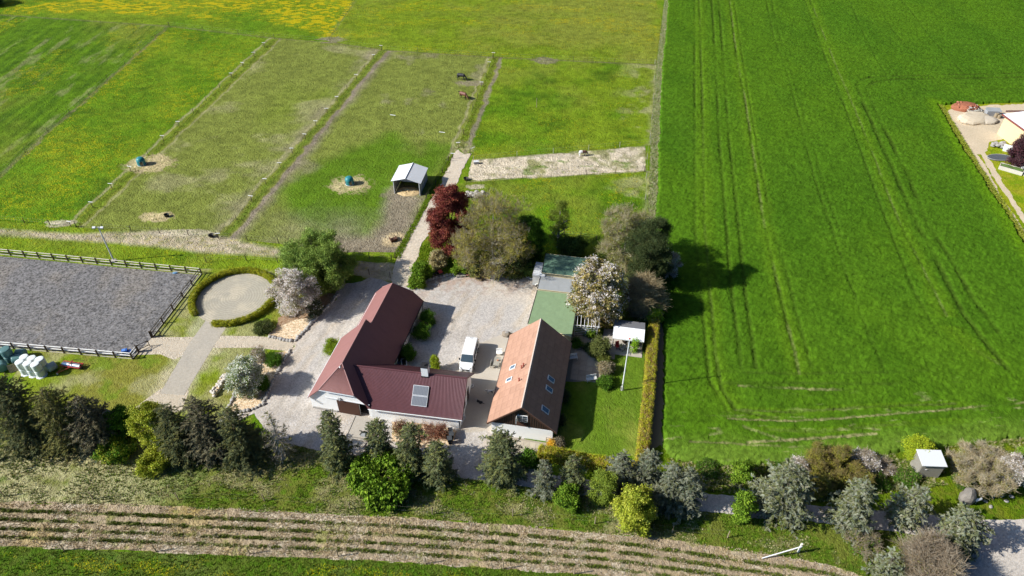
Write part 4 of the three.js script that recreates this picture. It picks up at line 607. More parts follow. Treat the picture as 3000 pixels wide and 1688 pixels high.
// pergola of white laths beside the garage
{
  const A = G(1448, 795, 2), b = thing('pergola', 'white lath pergola below the blossoming magnolia', 'pergola', A[0], A[1], -0.12);
  for (const x of [0, 1.7, 3.4]) for (const z of [0, 2.2]) part(b, 'post', bx(0.1, 2.1, 0.1, x, 1.05, z), M.trim);
  for (const z of [0, 2.2]) part(b, 'beam', bx(4.2, 0.12, 0.08, 1.7, 2.16, z), M.trim); for (let i = 0; i < 8; i++) part(b, 'lath', bx(0.06, 0.1, 2.9, -0.2 + i * 0.54, 2.27, 1.1), M.trim); for (let i = 0; i < 5; i++) part(b, 'rail', bx(3.4, 0.06, 0.04, 1.7, 0.35 + i * 0.35, 2.24), M.trim);
}
// field shelter
{
  const kq = (x, y) => [(1100 + x * 0.1035) / 1.16460, (450 + y * 0.1035) / 1.16460], H = 2.7, A = G(...kq(430, 790), H), B = G(...kq(1275, 865), H), Cc = G(...kq(1490, 410), H), ang = Math.atan2(B[1] - A[1], B[0] - A[0]), w = Math.hypot(B[0] - A[0], B[1] - A[1]), d = Math.hypot(Cc[0] - B[0], Cc[1] - B[1]);
  const b = thing('field_shelter', 'open fronted field shelter with pale grey ribbed roof, straw spilling out', 'shelter', A[0], A[1], -ang), rh = 3.55;
  part(b, 'roof_slope', corrug([0, H, 0], [0, H, -d], [w / 2, rh, -d], [w / 2, rh, 0], 22, 0.035), M.galv); part(b, 'roof_slope', corrug([w, H, -d], [w, H, 0], [w / 2, rh, 0], [w / 2, rh, -d], 22, 0.035), M.galv); part(b, 'ridge_cap', rod([w / 2, rh + 0.03, 0.05], [w / 2, rh + 0.03, -d - 0.05], 0.1, 0.1, 5), M.galv);
  part(b, 'side_wall', metreUv(bx(0.06, H, d - 0.3, 0.45, H / 2 + 0.06, -d / 2)), noiseTint(0.30, 0.305, 0.31, 0.3)); part(b, 'side_wall', metreUv(bx(0.06, H, d - 0.3, w - 0.35, H / 2 + 0.03, -d / 2)), noiseTint(0.30, 0.305, 0.31, 0.3)); part(b, 'back_wall', metreUv(bx(w - 0.8, H, 0.06, w / 2, H / 2 + 0.15, -d + 0.2)), noiseTint(0.30, 0.305, 0.31, 0.3));
  part(b, 'gable_panel', poly([[0.5, H + 0.05, -0.35], [w - 0.4, H + 0.05, -0.35], [w / 2, rh - 0.1, -0.35]]), noiseTint(0.25, 0.26, 0.27, 0.2));
  for (const x of [0.45, w - 0.35]) for (const z of [-0.1, -d + 0.15]) part(b, 'post', bx(0.11, H, 0.11, x, H / 2, z), M.galv); for (let i = 1; i < 4; i++) part(b, 'wall_rib', bx(0.06, H - 0.2, 0.06, w - 0.29, H / 2 + 0.1, -d * i / 4), M.galv);
  const sp = new THREE.Vector3(w / 2, 0, -1.1).applyAxisAngle(new THREE.Vector3(0, 1, 0), -ang), straw = thing('straw_bedding', 'heap of golden straw spilling from the field shelter', 'straw', A[0] + sp.x, A[1] + sp.z, -ang);
  const g = new THREE.SphereGeometry(1, 26, 14, 0, 6.3, 0, Math.PI / 2); const p = g.attributes.position; for (let i = 0; i < p.count; i++) { const x = p.getX(i), z = p.getZ(i); p.setXYZ(i, x * 2.3, p.getY(i) * 0.3 * (0.6 + vn(x * 6 + 9, z * 6)), z * 1.6 + 0.2 * vn(x * 4, 3)); } g.computeVertexNormals(); part(straw, 'straw_heap', metreUv(g), M.straw);
}
// little slatted shed on the east verge
{
  const q = (x, y) => [(2630 + x * 0.138) / 1.1646, (1290 + y * 0.138) / 1.1646], A = G(...q(530, 540), 2.6), B = G(...q(1050, 560), 2.6), D = G(...q(395, 195), 2.9), ang = Math.atan2(B[1] - A[1], B[0] - A[0]), w = Math.hypot(B[0] - A[0], B[1] - A[1]), d = Math.hypot(D[0] - A[0], D[1] - A[1]);
  const b = thing('slatted_shed', 'small grey slatted wooden shed with a pale flat roof among roadside bushes', 'shed', A[0], A[1], -ang);
  part(b, 'roof', slab([-0.05, 2.7, 0.1], [w, 2.7, 0.1], [w, 2.95, -d], [-0.05, 2.95, -d], 0.1), noiseTint(0.62, 0.63, 0.62, 0.12, 2)); part(b, 'lining', bx(w - 0.35, 2.5, d - 0.35, w / 2, 1.26, -d / 2), M.greyWood);
  const n = 15; for (let i = 0; i < n; i++) part(b, 'plank', bx((w - 0.2) / n - 0.05, 2.55, 0.04, 0.12 + (i + 0.5) * (w - 0.2) / n, 1.28, -0.12), M.greyWood); const m = 14; for (let i = 0; i < m; i++) part(b, 'plank', bx(0.04, 2.62, (d - 0.25) / m - 0.05, 0.1, 1.31, -0.15 - (i + 0.5) * (d - 0.25) / m), M.greyWood);
  part(b, 'door_latch', bx(0.25, 0.05, 0.05, 0.8, 1.7, -0.07), M.trim); for (let i = 0; i < m; i++) part(b, 'plank', bx(0.04, 2.62, (d - 0.25) / m - 0.05, w - 0.1, 1.31, -0.15 - (i + 0.5) * (d - 0.25) / m), M.greyWood);
}
// neighbour's house, only its near corner is in the frame
{
  const H = 4.4, A = G(2508, 337), B = G(2570, 384), ang = Math.atan2(B[1] - A[1], B[0] - A[0]), b = thing('neighbour_house', 'cream walled neighbour building with brown eaves and white roof', 'house', A[0], A[1], -ang);
  const wl = 16, dp = 11; part(b, 'wall', metreUv(bx(wl, H, 0.3, wl / 2, H / 2, -0.15)), noiseTint(0.66, 0.5, 0.28, 0.06)); part(b, 'wall', metreUv(bx(0.3, H, dp - 0.3, 0.15, H / 2, -dp / 2 - 0.15)), noiseTint(0.66, 0.5, 0.28, 0.06));
  part(b, 'roof', slab([-0.5, H + 0.1, 0.5], [wl, H + 0.1, 0.5], [wl, H + 0.9, -dp], [-0.5, H + 0.9, -dp], 0.12), mat(0.8, 0.8, 0.79, 0.6)); part(b, 'eaves_board', bx(wl + 0.5, 0.32, 0.08, wl / 2 - 0.25, H + 0.02, 0.55), mat(0.2, 0.05, 0.04, 0.6)); part(b, 'eaves_board', bx(0.08, 0.32, dp, -0.55, H + 0.35, -dp / 2, 0, -0.07), mat(0.2, 0.05, 0.04, 0.6));
}
console.log('buildings done');

// ---------- vegetation ----------
const leafM = new THREE.MeshPhysicalMaterial({ color: 0xffffff, roughness: 0.9, specularIntensity: 0.15, side: THREE.DoubleSide, transmission: 0.3, thickness: 0 });
const needleM = new THREE.MeshPhysicalMaterial({ color: 0xffffff, roughness: 0.8, specularIntensity: 0.15, side: THREE.DoubleSide });
const twigM = new THREE.MeshPhysicalMaterial({ color: 0xffffff, roughness: 0.9, specularIntensity: 0.1, side: THREE.DoubleSide });
const barkM = noiseTint(0.13, 0.10, 0.075, 0.5, 3, 0.95), paleBark = noiseTint(0.36, 0.33, 0.29, 0.4, 3, 0.95);
function leavesGeo(n, spread, len, wid, seed, flat = 0.7) {
  reseed(seed); const pos = [];
  for (let i = 0; i < n; i++) {
    const c = new THREE.Vector3(rr(-1, 1), rr(-1, 1) * flat, rr(-1, 1)).multiplyScalar(spread), d = new THREE.Vector3(rr(-1, 1), rr(-0.5, 0.7), rr(-1, 1)).normalize(), s = new THREE.Vector3(rr(-1, 1), rr(-0.4, 0.4), rr(-1, 1)).cross(d).normalize(), l = len * rr(0.7, 1.25), w = wid * rr(0.75, 1.2);
    const a = c.clone(), m1 = c.clone().addScaledVector(d, l * 0.5).addScaledVector(s, w / 2), t = c.clone().addScaledVector(d, l).add(new THREE.Vector3(0, -l * 0.15, 0)), m2 = c.clone().addScaledVector(d, l * 0.5).addScaledVector(s, -w / 2);
    pos.push(...[a, m1, t, a, t, m2].flatMap((v) => [v.x, v.y, v.z]));
  }
  const g = new THREE.BufferGeometry(); g.setAttribute('position', new THREE.Float32BufferAttribute(pos, 3)); g.computeVertexNormals(); return g;
}
function needleGeo(seed) {   // a drooping spruce spray: fingers on both sides of a rib, along +x
  reseed(seed); const pos = []; const tri = (a, b, c) => pos.push(...a, ...b, ...c);
  const n = 6;
  for (let i = 0; i < n; i++) for (const s of [-1, 1]) {
    const t = i / n, x = t * 0.8, y = -0.12 * t * t, L = (0.34 - 0.2 * t) * rr(0.75, 1.2), dx = 0.22 * rr(0.7, 1.3), dr = -0.1 * rr(0.4, 1.6);
    tri([x, y, 0], [x + dx, y + dr, s * L], [x + 0.14, y + 0.015, s * 0.02]); tri([x + 0.03, y + 0.06, 0], [x + dx * 0.9, y + dr * 0.2 + 0.05, s * L * 0.75], [x + 0.13, y - 0.03, s * 0.03]);
  }
  tri([0.7, -0.08, 0.05], [1.02, -0.18, 0], [0.7, -0.08, -0.05]); tri([0, 0.03, 0], [0.8, -0.04, 0.06], [0.8, -0.1, -0.06]);
  const g = new THREE.BufferGeometry(); g.setAttribute('position', new THREE.Float32BufferAttribute(pos, 3)); g.computeVertexNormals(); return g;
}
function twigGeo(n, len, r, seed) { reseed(seed); const L = []; for (let i = 0; i < n; i++) { const d = new THREE.Vector3(rr(-1, 1), rr(0.1, 1.3), rr(-1, 1)).normalize().multiplyScalar(len * rr(0.6, 1.2)), a = new THREE.Vector3(rr(-0.1, 0.1), 0, rr(-0.1, 0.1)); L.push(rod(a.toArray(), a.clone().add(d).toArray(), r, r * 0.4, 3)); const m = a.clone().addScaledVector(d, 0.5), e = m.clone().add(new THREE.Vector3(rr(-1, 1), rr(0, 1), rr(-1, 1)).normalize().multiplyScalar(len * 0.45)); L.push(rod(m.toArray(), e.toArray(), r * 0.6, r * 0.3, 3)); } return merge(L); }
const GEO = { leaf: leavesGeo(16, 0.3, 0.19, 0.12, 11), leafBig: leavesGeo(13, 0.36, 0.3, 0.17, 12), leafFine: leavesGeo(20, 0.26, 0.12, 0.075, 13), hedge: leavesGeo(18, 0.2, 0.13, 0.09, 14, 0.6), petal: leavesGeo(10, 0.3, 0.24, 0.15, 15), spray: needleGeo(16), spray2: needleGeo(17), twig: twigGeo(6, 0.6, 0.014, 18), twigLong: twigGeo(5, 1.2, 0.02, 19), tuft: (() => { reseed(20); const pos = []; for (let i = 0; i < 11; i++) { const a = rr(0, 6.28), r = rr(0, 0.12), x = Math.cos(a) * r, z = Math.sin(a) * r, h = rr(0.14, 0.34), l = rr(0.06, 0.22), b = a + rr(-0.8, 0.8), w = 0.03; pos.push(x - Math.sin(b) * w, 0, z + Math.cos(b) * w, x + Math.sin(b) * w, 0, z - Math.cos(b) * w, x + Math.cos(b) * l, h, z + Math.sin(b) * l); } const g = new THREE.BufferGeometry(); g.setAttribute('position', new THREE.Float32BufferAttribute(pos, 3)); g.computeVertexNormals(); return g; })() };
function scatter(parent, name, geo, m, list) {   // list: [x,y,z, scale, quaternion|yaw, colour]
  if (!list.length) return; const im = new THREE.InstancedMesh(geo, m, list.length), o = new THREE.Object3D(), c = new THREE.Color();
  list.forEach((e, i) => { o.position.set(e[0], e[1], e[2]); if (Array.isArray(e[3])) o.scale.set(...e[3]); else o.scale.setScalar(e[3]); if (e[4] && e[4].isQuaternion) o.quaternion.copy(e[4]); else o.rotation.set(0, e[4] || 0, 0); o.updateMatrix(); im.setMatrixAt(i, o.matrix); c.setRGB(...e[5]); im.setColorAt(i, c); });
  im.name = name; im.castShadow = im.receiveShadow = true; im.userData.kind = 'stuff'; parent.add(im); return im;
}
const rq = () => new THREE.Quaternion().setFromEuler(new THREE.Euler(rr(-0.5, 0.5), rr(0, 6.283), rr(-0.5, 0.5)));
const tint = (c, a = 0.25) => { const g = 1 - a + 2 * a * rnd(), h = (rnd() - 0.5) * a * 0.5; return [c[0] * g * (1 + h), c[1] * g, c[2] * g * (1 - h)]; };
const pick = (cs) => { const k = Math.floor(rnd() * cs.length); return tint(cs[k]); };
function limbs(H, R, r0, n, m, rise = 0.35) { const L = [rod([0, -0.1, 0], [rr(-0.15, 0.15), H * 0.5, rr(-0.15, 0.15)], r0, r0 * 0.6, 7), rod([0, H * 0.48, 0], [rr(-0.3, 0.3), H * 0.86, rr(-0.3, 0.3)], r0 * 0.6, r0 * 0.2, 5)]; for (let i = 0; i < n; i++) { const a = i / n * 6.283 + rr(-0.3, 0.3), h = H * rr(0.16, 0.6), l = R * rr(0.55, 0.95), e = [Math.cos(a) * l, h + l * rr(rise, rise + 0.6), Math.sin(a) * l], mid = [e[0] * 0.5, mix(h, e[1], 0.42), e[2] * 0.5]; L.push(rod([0, h, 0], mid, r0 * 0.42, r0 * 0.26, 4), rod(mid, e, r0 * 0.26, r0 * 0.08, 4)); for (let k = 0; k < 2; k++) { const f = [e[0] * rr(0.7, 1.1) + rr(-0.6, 0.6), e[1] + rr(0.1, 0.9), e[2] * rr(0.7, 1.1) + rr(-0.6, 0.6)]; L.push(rod(mid, f, r0 * 0.16, r0 * 0.05, 3)); } } return merge(L); }
let treeSeed = 500;
// height of a rounded crown whose outline reaches that row
function domeH(px, py, topRow, R) { const g = G(px, py), dist = Math.hypot(g[0], g[1], CAM_H), dep = Math.asin(CAM_H / dist), k = pxPerM(px, py), kv = k * Math.cos(dep), B = k * Math.sin(dep) * R, D = py - topRow; return clamp((D * D - B * B) / D / kv, Math.max(0.5, R * 0.75), 30); }
// leafy crown made of clumps: base pixel, top row, half width in px, colours
function leafTree(name, label, cat, bx_, by_, topRow, hw, o = {}) {
  reseed(treeSeed += 37); const g = G(bx_, by_), ppm = pxPerM(bx_, by_), R = hw / ppm, H = o.h ?? domeH(bx_, by_, topRow, R), t = thing(name, label, cat, g[0], g[1], 0, o.group);
  const trunk = Math.min(o.trunk ?? 0.06, 0.1), y0 = H * trunk, ch = (H - y0) / 2;
  part(t, 'trunk', limbs(H * 0.95, R * 0.92, o.r0 ?? clamp(H * 0.028, 0.04, 0.3), o.limbs ?? 9, barkM, o.rise), o.bark ?? barkM);
  const clumps = [], nc = o.clumps ?? Math.round(clamp(12 + R * 13, 10, 80));
  for (let i = 0; i < nc; i++) { const rc = Math.min(R, ch * 1.3) * rr(0.19, 0.38), a = i * 2.39996 + rr(-0.4, 0.4), f = (i + 0.5) / nc, y = mix(rc * 0.55, Math.max(rc * 0.6, H * rr(0.9, 1.06) - rc * 0.8), Math.pow(f, 0.85)), k = y / H, prof = k > 0.42 ? Math.sqrt(Math.max(0, 1 - ((k - 0.42) / 0.6) ** 2)) : 0.72 + 0.28 * sstep(0, 0.42, k), u = Math.pow(rnd(), 0.42); const q = Math.max(0, R * rr(0.98, 1.3) * prof - rc * 0.75) * u; clumps.push([Math.cos(a) * q, y, Math.sin(a) * q, rc]); }
  const n = o.n ?? Math.round(clamp(R * R * 190 + R * H * 60, 80, 5200)), list = [], tw = [], sc = o.scale ?? 1;
  for (let i = 0; i < n; i++) { const c = clumps[i % nc], a = rr(0, 6.283), ph = Math.acos(rr(-1, 1)), u = Math.pow(rnd(), 0.4) * c[3]; const x = c[0] + Math.sin(ph) * Math.cos(a) * u, y = Math.max(0.1, c[1] + Math.cos(ph) * u * 0.85), z = c[2] + Math.sin(ph) * Math.sin(a) * u; (o.twigs && rnd() < o.twigs ? tw : list).push([x, y, z, sc * rr(0.8, 1.5), rq(), null]); }
  for (const e of list) e[5] = pick(o.cols).map((c) => c * 1.45); for (const e of tw) e[5] = pick(o.twigCols ?? [[0.28, 0.23, 0.16]]).map((c) => c * 1.3);
  scatter(t, 'crown', o.geo ?? GEO.leaf, leafM, list); if (tw.length) scatter(t, 'twigs', o.twigGeo ?? GEO.twig, twigM, tw);
  if (o.bloom) { const bl = []; const nb = o.bloomN ?? Math.round(n * o.bloom); for (let i = 0; i < nb; i++) { const c = clumps[Math.floor(rnd() * nc)], a = rr(0, 6.283), ph = Math.acos(rr(-0.3, 1)), u = c[3] * rr(0.75, 1.15); bl.push([c[0] + Math.sin(ph) * Math.cos(a) * u, c[1] + Math.cos(ph) * u, c[2] + Math.sin(ph) * Math.sin(a) * u, sc * rr(0.6, 1.1), rq(), tint(o.bloomCol ?? [0.78, 0.72, 0.68], 0.12)]); } scatter(t, 'blossom', GEO.petal, leafM, bl); }
  return t;
}
// spruce: whorls of drooping boughs
function spruce(label, bx_, by_, topRow, hw, cols, o = {}) {
  by_ -= 0.22 * hw;
  reseed(treeSeed += 41); const g = G(bx_, by_), ppm = pxPerM(bx_, by_), R = hw / ppm, H = o.h ?? tall(bx_, by_, topRow), t = thing('spruce_tree', label, 'tree', g[0], g[1], 0, 'spruces along the drive');
  const tr = [rod([0, -0.1, 0], [0, H * ((o.dead ?? 0) > 0.5 ? 0.97 : 0.6), 0], clamp(H * 0.02, 0.06, 0.22) * ((o.dead ?? 0) > 0.5 ? 1.2 : 1), 0.05, 6)], list = [], dead = o.dead ?? 0, dl = [], off = [rr(-0.2, 0.2), rr(-0.2, 0.2)], q = new THREE.Quaternion(), qa = new THREE.Quaternion(), Y = new THREE.Vector3(0, 1, 0), Z = new THREE.Vector3(0, 0, 1);
  const ex = rr(0.34, 0.56), lx = rr(-0.5, 0.5), lz = rr(-0.4, 0.4), nW = Math.round(H * 2.5), low = o.low ?? 0.06;
  for (let i = 0; i < nW; i++) {
    const f = i / (nW - 1), y = H * (low + (0.985 - low) * f), rad = R * 1.05 * (Math.pow(1 - f, ex) * 0.95 + 0.05) * (0.7 + 0.6 * vn(i * 0.55 + treeSeed, 3)) * (0.88 + 0.12 * sstep(0, 0.2, f)), nb = Math.max(4, Math.round(6 + rad * 2.8)), a0 = rr(0, 6.283);
    for (let b = 0; b < nb; b++) {
      const a = a0 + b / nb * 6.283 + rr(-0.25, 0.25), L = rad * (0.6 + 0.5 * rnd()) * (0.55 + 0.9 * vn(a * 1.9 + 20, y * 0.9 + treeSeed)), droop = -0.16 - 0.22 * (1 - f) + rr(-0.1, 0.12) + f * 0.35;
      if (b % 2 === 0 && L > 0.5) tr.push(rod([0, y, 0], [Math.cos(a) * L * 0.8, y + droop * L * 0.8, Math.sin(a) * L * 0.8], 0.035, 0.012, 3));
      const ns = Math.max(2, Math.round(L / 0.17));
      for (let k = 0; k < ns; k++) {
        const u = Math.pow((k + 0.5) / ns, 0.62); if (dead > 0.5 && rnd() < 0.5) continue; const r = u * L, yaw = -a + rr(-1.5, 1.5), x = Math.cos(a) * r + rr(-0.08, 0.08) + lx * f * f, z = Math.sin(a) * r + rr(-0.08, 0.08) + lz * f * f;
        q.setFromAxisAngle(Y, yaw).multiply(qa.setFromAxisAngle(Z, droop * 0.5 + rr(-0.7, 0.7))); const sc = (0.36 + 0.34 * rnd()) * (0.8 + 0.25 * (1 - f)) * (o.scale ?? 1);
        if (dead && rnd() < dead) { dl.push([x, y + droop * r, z, sc * 0.9, rq(), pick([[0.42, 0.37, 0.29], [0.3, 0.26, 0.2]])]); continue; }
        list.push([x, y + droop * r, z, [sc, sc, sc * rr(0.8, 1.15)], q.clone(), pick(cols)]);
      }
    }
  }
  for (let k = 0; k < 5; k++) list.push([lx * 0.93, H * 0.965 + k * 0.02, lz * 0.93, 0.35, new THREE.Quaternion().setFromEuler(new THREE.Euler(0, k * 1.3, 1.0)), pick(cols)]);
  part(t, 'trunk', merge(tr), dead > 0.5 ? paleBark : barkM); const A = list.filter((_, i) => i % 2), B = list.filter((_, i) => !(i % 2)); scatter(t, 'crown', GEO.spray, needleM, A); scatter(t, 'crown', GEO.spray2, needleM, B); scatter(t, 'dead_twigs', GEO.twig, twigM, dl);
  return t;
}
const K = { dark: [[0.09, 0.105, 0.045], [0.135, 0.148, 0.065], [0.17, 0.168, 0.055]], blue: [[0.14, 0.158, 0.095], [0.2, 0.21, 0.14], [0.115, 0.125, 0.055], [0.24, 0.25, 0.175]], silver: [[0.21, 0.225, 0.145], [0.16, 0.175, 0.085], [0.27, 0.275, 0.195], [0.13, 0.14, 0.05]], olive: [[0.2, 0.19, 0.055], [0.25, 0.235, 0.075], [0.13, 0.135, 0.045]], brown: [[0.17, 0.15, 0.085], [0.22, 0.195, 0.11], [0.12, 0.115, 0.065]], mixed: [[0.12, 0.14, 0.058], [0.17, 0.19, 0.09], [0.2, 0.21, 0.065], [0.09, 0.105, 0.04]] };
// spruces along the drive, west to east
spruce('tall dark blue-green spruce standing beside the sandy parking patch', 92, 1126, 950, 66, K.dark, { low: 0.04 });
spruce('olive brown spruce with a bare forked top near the wrapped bales', 186, 1130, 982, 64, K.olive, { dead: 0.12 });
spruce('dull brown spruce with a pale dead star-shaped tip', 254, 1128, 1002, 62, K.brown, { dead: 0.14 });
spruce('dark spruce growing out of the yellow-green bush at the path end', 468, 1158, 1018, 52, K.dark, { dead: 0.06 });
spruce('brownish dark spruce between two darker spruces below the flower bank', 545, 1156, 1010, 50, K.brown, { dead: 0.08 });
spruce('broad blackish spruce beside the dead larch', 620, 1170, 1030, 58, K.dark);
spruce('bare dying larch with pale twisted branches', 716, 1164, 1038, 40, K.olive, { dead: 0.86, low: 0.1 });
spruce('slim green spruce in front of the concrete pit cover', 856, 1178, 1038, 36, K.mixed);
spruce('grey-green spruce behind the broad bright green bush', 960, 1168, 1053, 36, K.mixed);
spruce('spruce between the green bush and the wood chip bed', 1036, 1190, 1080, 40, K.mixed);
spruce('dark silvery spruce by the row of black bins', 1104, 1212, 1116, 46, K.mixed);
spruce('full grey-green spruce in front of the white gable wall', 1268, 1222, 1092, 50, K.mixed);
spruce('small blue spruce with a broken side branch by the clipped hedge', 1370, 1248, 1166, 36, K.blue);
spruce('thin spruce with dead grey twigs near its top', 1440, 1240, 1152, 36, K.mixed, { dead: 0.15 });
spruce('pale blue spruce behind the light birch sapling', 1556, 1236, 1142, 40, K.blue);
spruce('pale blue spruce at the corner of the clipped hedges', 1612, 1244, 1138, 42, K.blue);
spruce('wide blue-grey spruce leaning on its darker twin', 1672, 1276, 1166, 44, K.blue);
spruce('wide blue-grey spruce beside the open drive', 1716, 1286, 1176, 46, K.blue);
spruce('very broad silver-blue spruce in front of the white blackthorn', 1952, 1296, 1172, 78, K.silver);
spruce('leaning silver spruce with a long tip', 2124, 1330, 1206, 48, K.silver);
spruce('ragged silver spruce below the slatted shed', 2262, 1324, 1222, 52, K.silver, { dead: 0.12 });
spruce('spreading silver-blue spruce at the edge of the road', 2395, 1388, 1292, 62, K.silver);
spruce('low silver juniper-like spruce by the bare brown tree', 2222, 1448, 1398, 54, K.silver);
// broad-leaved trees and bushes along the drive
const lime = [[0.27, 0.29, 0.025], [0.2, 0.235, 0.02], [0.33, 0.34, 0.05]], spring = [[0.115, 0.195, 0.014], [0.15, 0.225, 0.02], [0.085, 0.15, 0.012]], green = [[0.07, 0.15, 0.012], [0.09, 0.18, 0.016], [0.05, 0.11, 0.01]], oliveL = [[0.19, 0.185, 0.025], [0.15, 0.15, 0.03], [0.24, 0.22, 0.03]], white = [0.74, 0.70, 0.66];
leafTree('maple_tree', 'yellow-green flowering maple behind the dark spruces', 'tree', 412, 1126, 1004, 44, { cols: lime, geo: GEO.leaf });
leafTree('leafy_bush', 'green bush at the lower end of the concrete path', 'bush', 322, 1090, 1016, 36, { cols: green });
leafTree('leafy_bush', 'yellow-green bush under the brown spruce', 'bush', 300, 1142, 1092, 42, { cols: [...lime, ...green] });
leafTree('leafy_bush', 'yellow-green bush at the foot of the flowering maple', 'bush', 392, 1172, 1128, 38, { cols: lime });
leafTree('leafy_bush', 'broad bright green bush between spruces by the wood chip bed', 'bush', 968, 1212, 1126, 78, { cols: spring, geo: GEO.leafBig, trunk: 0.05 });
leafTree('leafy_bush', 'dark green bush with one white flower by the gable spruce', 'bush', 1326, 1162, 1136, 26, { cols: green, trunk: 0.05 });
leafTree('leafy_bush', 'light green sapling at the foot of the thin spruce', 'bush', 1428, 1268, 1218, 30, { cols: spring });
leafTree('birch_sapling', 'light green birch sapling standing over the drive', 'tree', 1512, 1262, 1184, 30, { cols: [[0.2, 0.25, 0.03], [0.16, 0.21, 0.03]], geo: GEO.leafFine, bark: paleBark });
leafTree('maple_tree', 'bright yellow-green maple at the foot of the blue spruces', 'tree', 1590, 1318, 1226, 48, { cols: lime });
leafTree('leafy_bush', 'small round-leaved green tree beside the broad silver spruce', 'bush', 1862, 1302, 1240, 27, { cols: spring });
leafTree('leafy_bush', 'green hazel bush on the far side of the drive', 'bush', 1864, 1205, 1156, 25, { cols: spring });
leafTree('willow_bush', 'big round olive willow bush between white blackthorns', 'bush', 2088, 1208, 1124, 76, { cols: oliveL, geo: GEO.leafFine, twigs: 0.35, trunk: 0.05, twigCols: [[0.2, 0.16, 0.06]] });
for (const [x, y, t, w, l] of [[2002, 1196, 1152, 22, 'white blackthorn in bloom above the broad silver spruce'], [2172, 1172, 1132, 30, 'white blackthorn in bloom touching the olive willow'], [2222, 1180, 1158, 22, 'low white blackthorn in the hedge west of the slatted shed'], [2532, 1208, 1142, 34, 'tall white blackthorn in bloom east of the slatted shed']]) leafTree('blackthorn_bush', l, 'bush', x, y, t, w, { cols: [[0.22, 0.2, 0.13], [0.3, 0.28, 0.22]], geo: GEO.leafFine, twigs: 0.3, bloom: 1.0, trunk: 0.05 });
leafTree('leafy_bush', 'lime green bush hanging over the slatted shed roof', 'bush', 2304, 1150, 1096, 34, { cols: [[0.32, 0.36, 0.02], [0.24, 0.3, 0.02]], geo: GEO.leafFine });
leafTree('leafy_bush', 'half bare olive bush east of the slatted shed', 'bush', 2458, 1196, 1118, 74, { cols: [[0.24, 0.21, 0.06], [0.17, 0.17, 0.04]], geo: GEO.leafFine, twigs: 0.6, twigCols: [[0.42, 0.36, 0.25], [0.3, 0.25, 0.15]], trunk: 0.05 });
leafTree('leafy_bush', 'green bush at the far end of the roadside hedge', 'bush', 2572, 1180, 1108, 30, { cols: spring });
leafTree('bare_tree', 'bare brown tree with pale stem by the road', 'tree', 2325, 1450, 1356, 60, { cols: oliveL, geo: GEO.leafFine, twigs: 0.85, twigCols: [[0.26, 0.21, 0.15], [0.19, 0.15, 0.1]], bark: paleBark, twigGeo: GEO.twigLong });
leafTree('leafy_bush', 'bright green bush under the roadside spruce', 'bush', 2370, 1420, 1396, 22, { cols: spring });
leafTree('leafy_bush', 'olive bramble bush between the silver spruces', 'bush', 2170, 1372, 1330, 42, { cols: [...oliveL, ...green], geo: GEO.leafFine, twigs: 0.3, trunk: 0.05 });
for (const [x, y, w, l] of [[1960, 1190, 26, 'low grey-green scrub west of the blackthorn'], [1780, 1182, 24, 'scrubby grass clump near the field corner'], [2280, 1208, 30, 'low scrub in front of the slatted shed'], [2420, 1212, 26, 'bright green nettles behind the boulder'], [2200, 1212, 26, 'low brown bramble under the blackthorn']]) leafTree('scrub', l, 'bush', x, y, y - 22, w, { cols: [...green, [0.2, 0.18, 0.08]], geo: GEO.leafFine, trunk: 0.02, limbs: 4 });
// by the yard
leafTree('round_tree', 'big round light green tree beside the turning circle', 'tree', 806, 706, 584, 84, { cols: [[0.17, 0.235, 0.045], [0.21, 0.28, 0.06], [0.13, 0.19, 0.035]], geo: GEO.leaf, trunk: 0.06, n: 6500, clumps: 80 });
leafTree('apple_tree', 'pale pink apple tree in blossom below the round green tree', 'tree', 752, 782, 676, 56, { cols: [[0.3, 0.29, 0.14], [0.36, 0.33, 0.2]], geo: GEO.leafFine, twigs: 0.4, twigCols: [[0.3, 0.26, 0.21]], bloom: 1.3, bloomCol: [0.82, 0.75, 0.69], bark: barkM, n: 1300, clumps: 34 });
leafTree('leafy_bush', 'dark evergreen shrub at the foot of the apple tree', 'bush', 790, 788, 752, 22, { cols: [[0.05, 0.065, 0.03], [0.08, 0.09, 0.05]], bloom: 0.15, trunk: 0.05 });
leafTree('leafy_bush', 'low juniper bush on the lawn beside the wood chip bed', 'bush', 664, 828, 808, 22, { cols: [[0.1, 0.12, 0.03], [0.07, 0.09, 0.03]], geo: GEO.leafFine, trunk: 0.05 });
leafTree('pear_tree', 'white flowering pear tree in the lower wood chip bed', 'tree', 628, 978, 900, 42, { cols: [[0.16, 0.22, 0.06], [0.2, 0.25, 0.08]], geo: GEO.leafFine, bloom: 0.9, bloomCol: [0.74, 0.74, 0.64] });
leafTree('pear_tree', 'thin young white flowering tree at the head of the lower bed', 'tree', 655, 905, 872, 20, { cols: [[0.25, 0.25, 0.15]], geo: GEO.leafFine, twigs: 0.5, bloom: 0.5, n: 110 });
for (const [x, y, w, l] of [[690, 912, 18, 'dark green shrub at the head of the lower bed'], [662, 972, 18, 'dark green shrub beside the flowering pear']]) leafTree('leafy_bush', l, 'bush', x, y, y - 26, w, { cols: green, geo: GEO.leafFine, trunk: 0.02 });
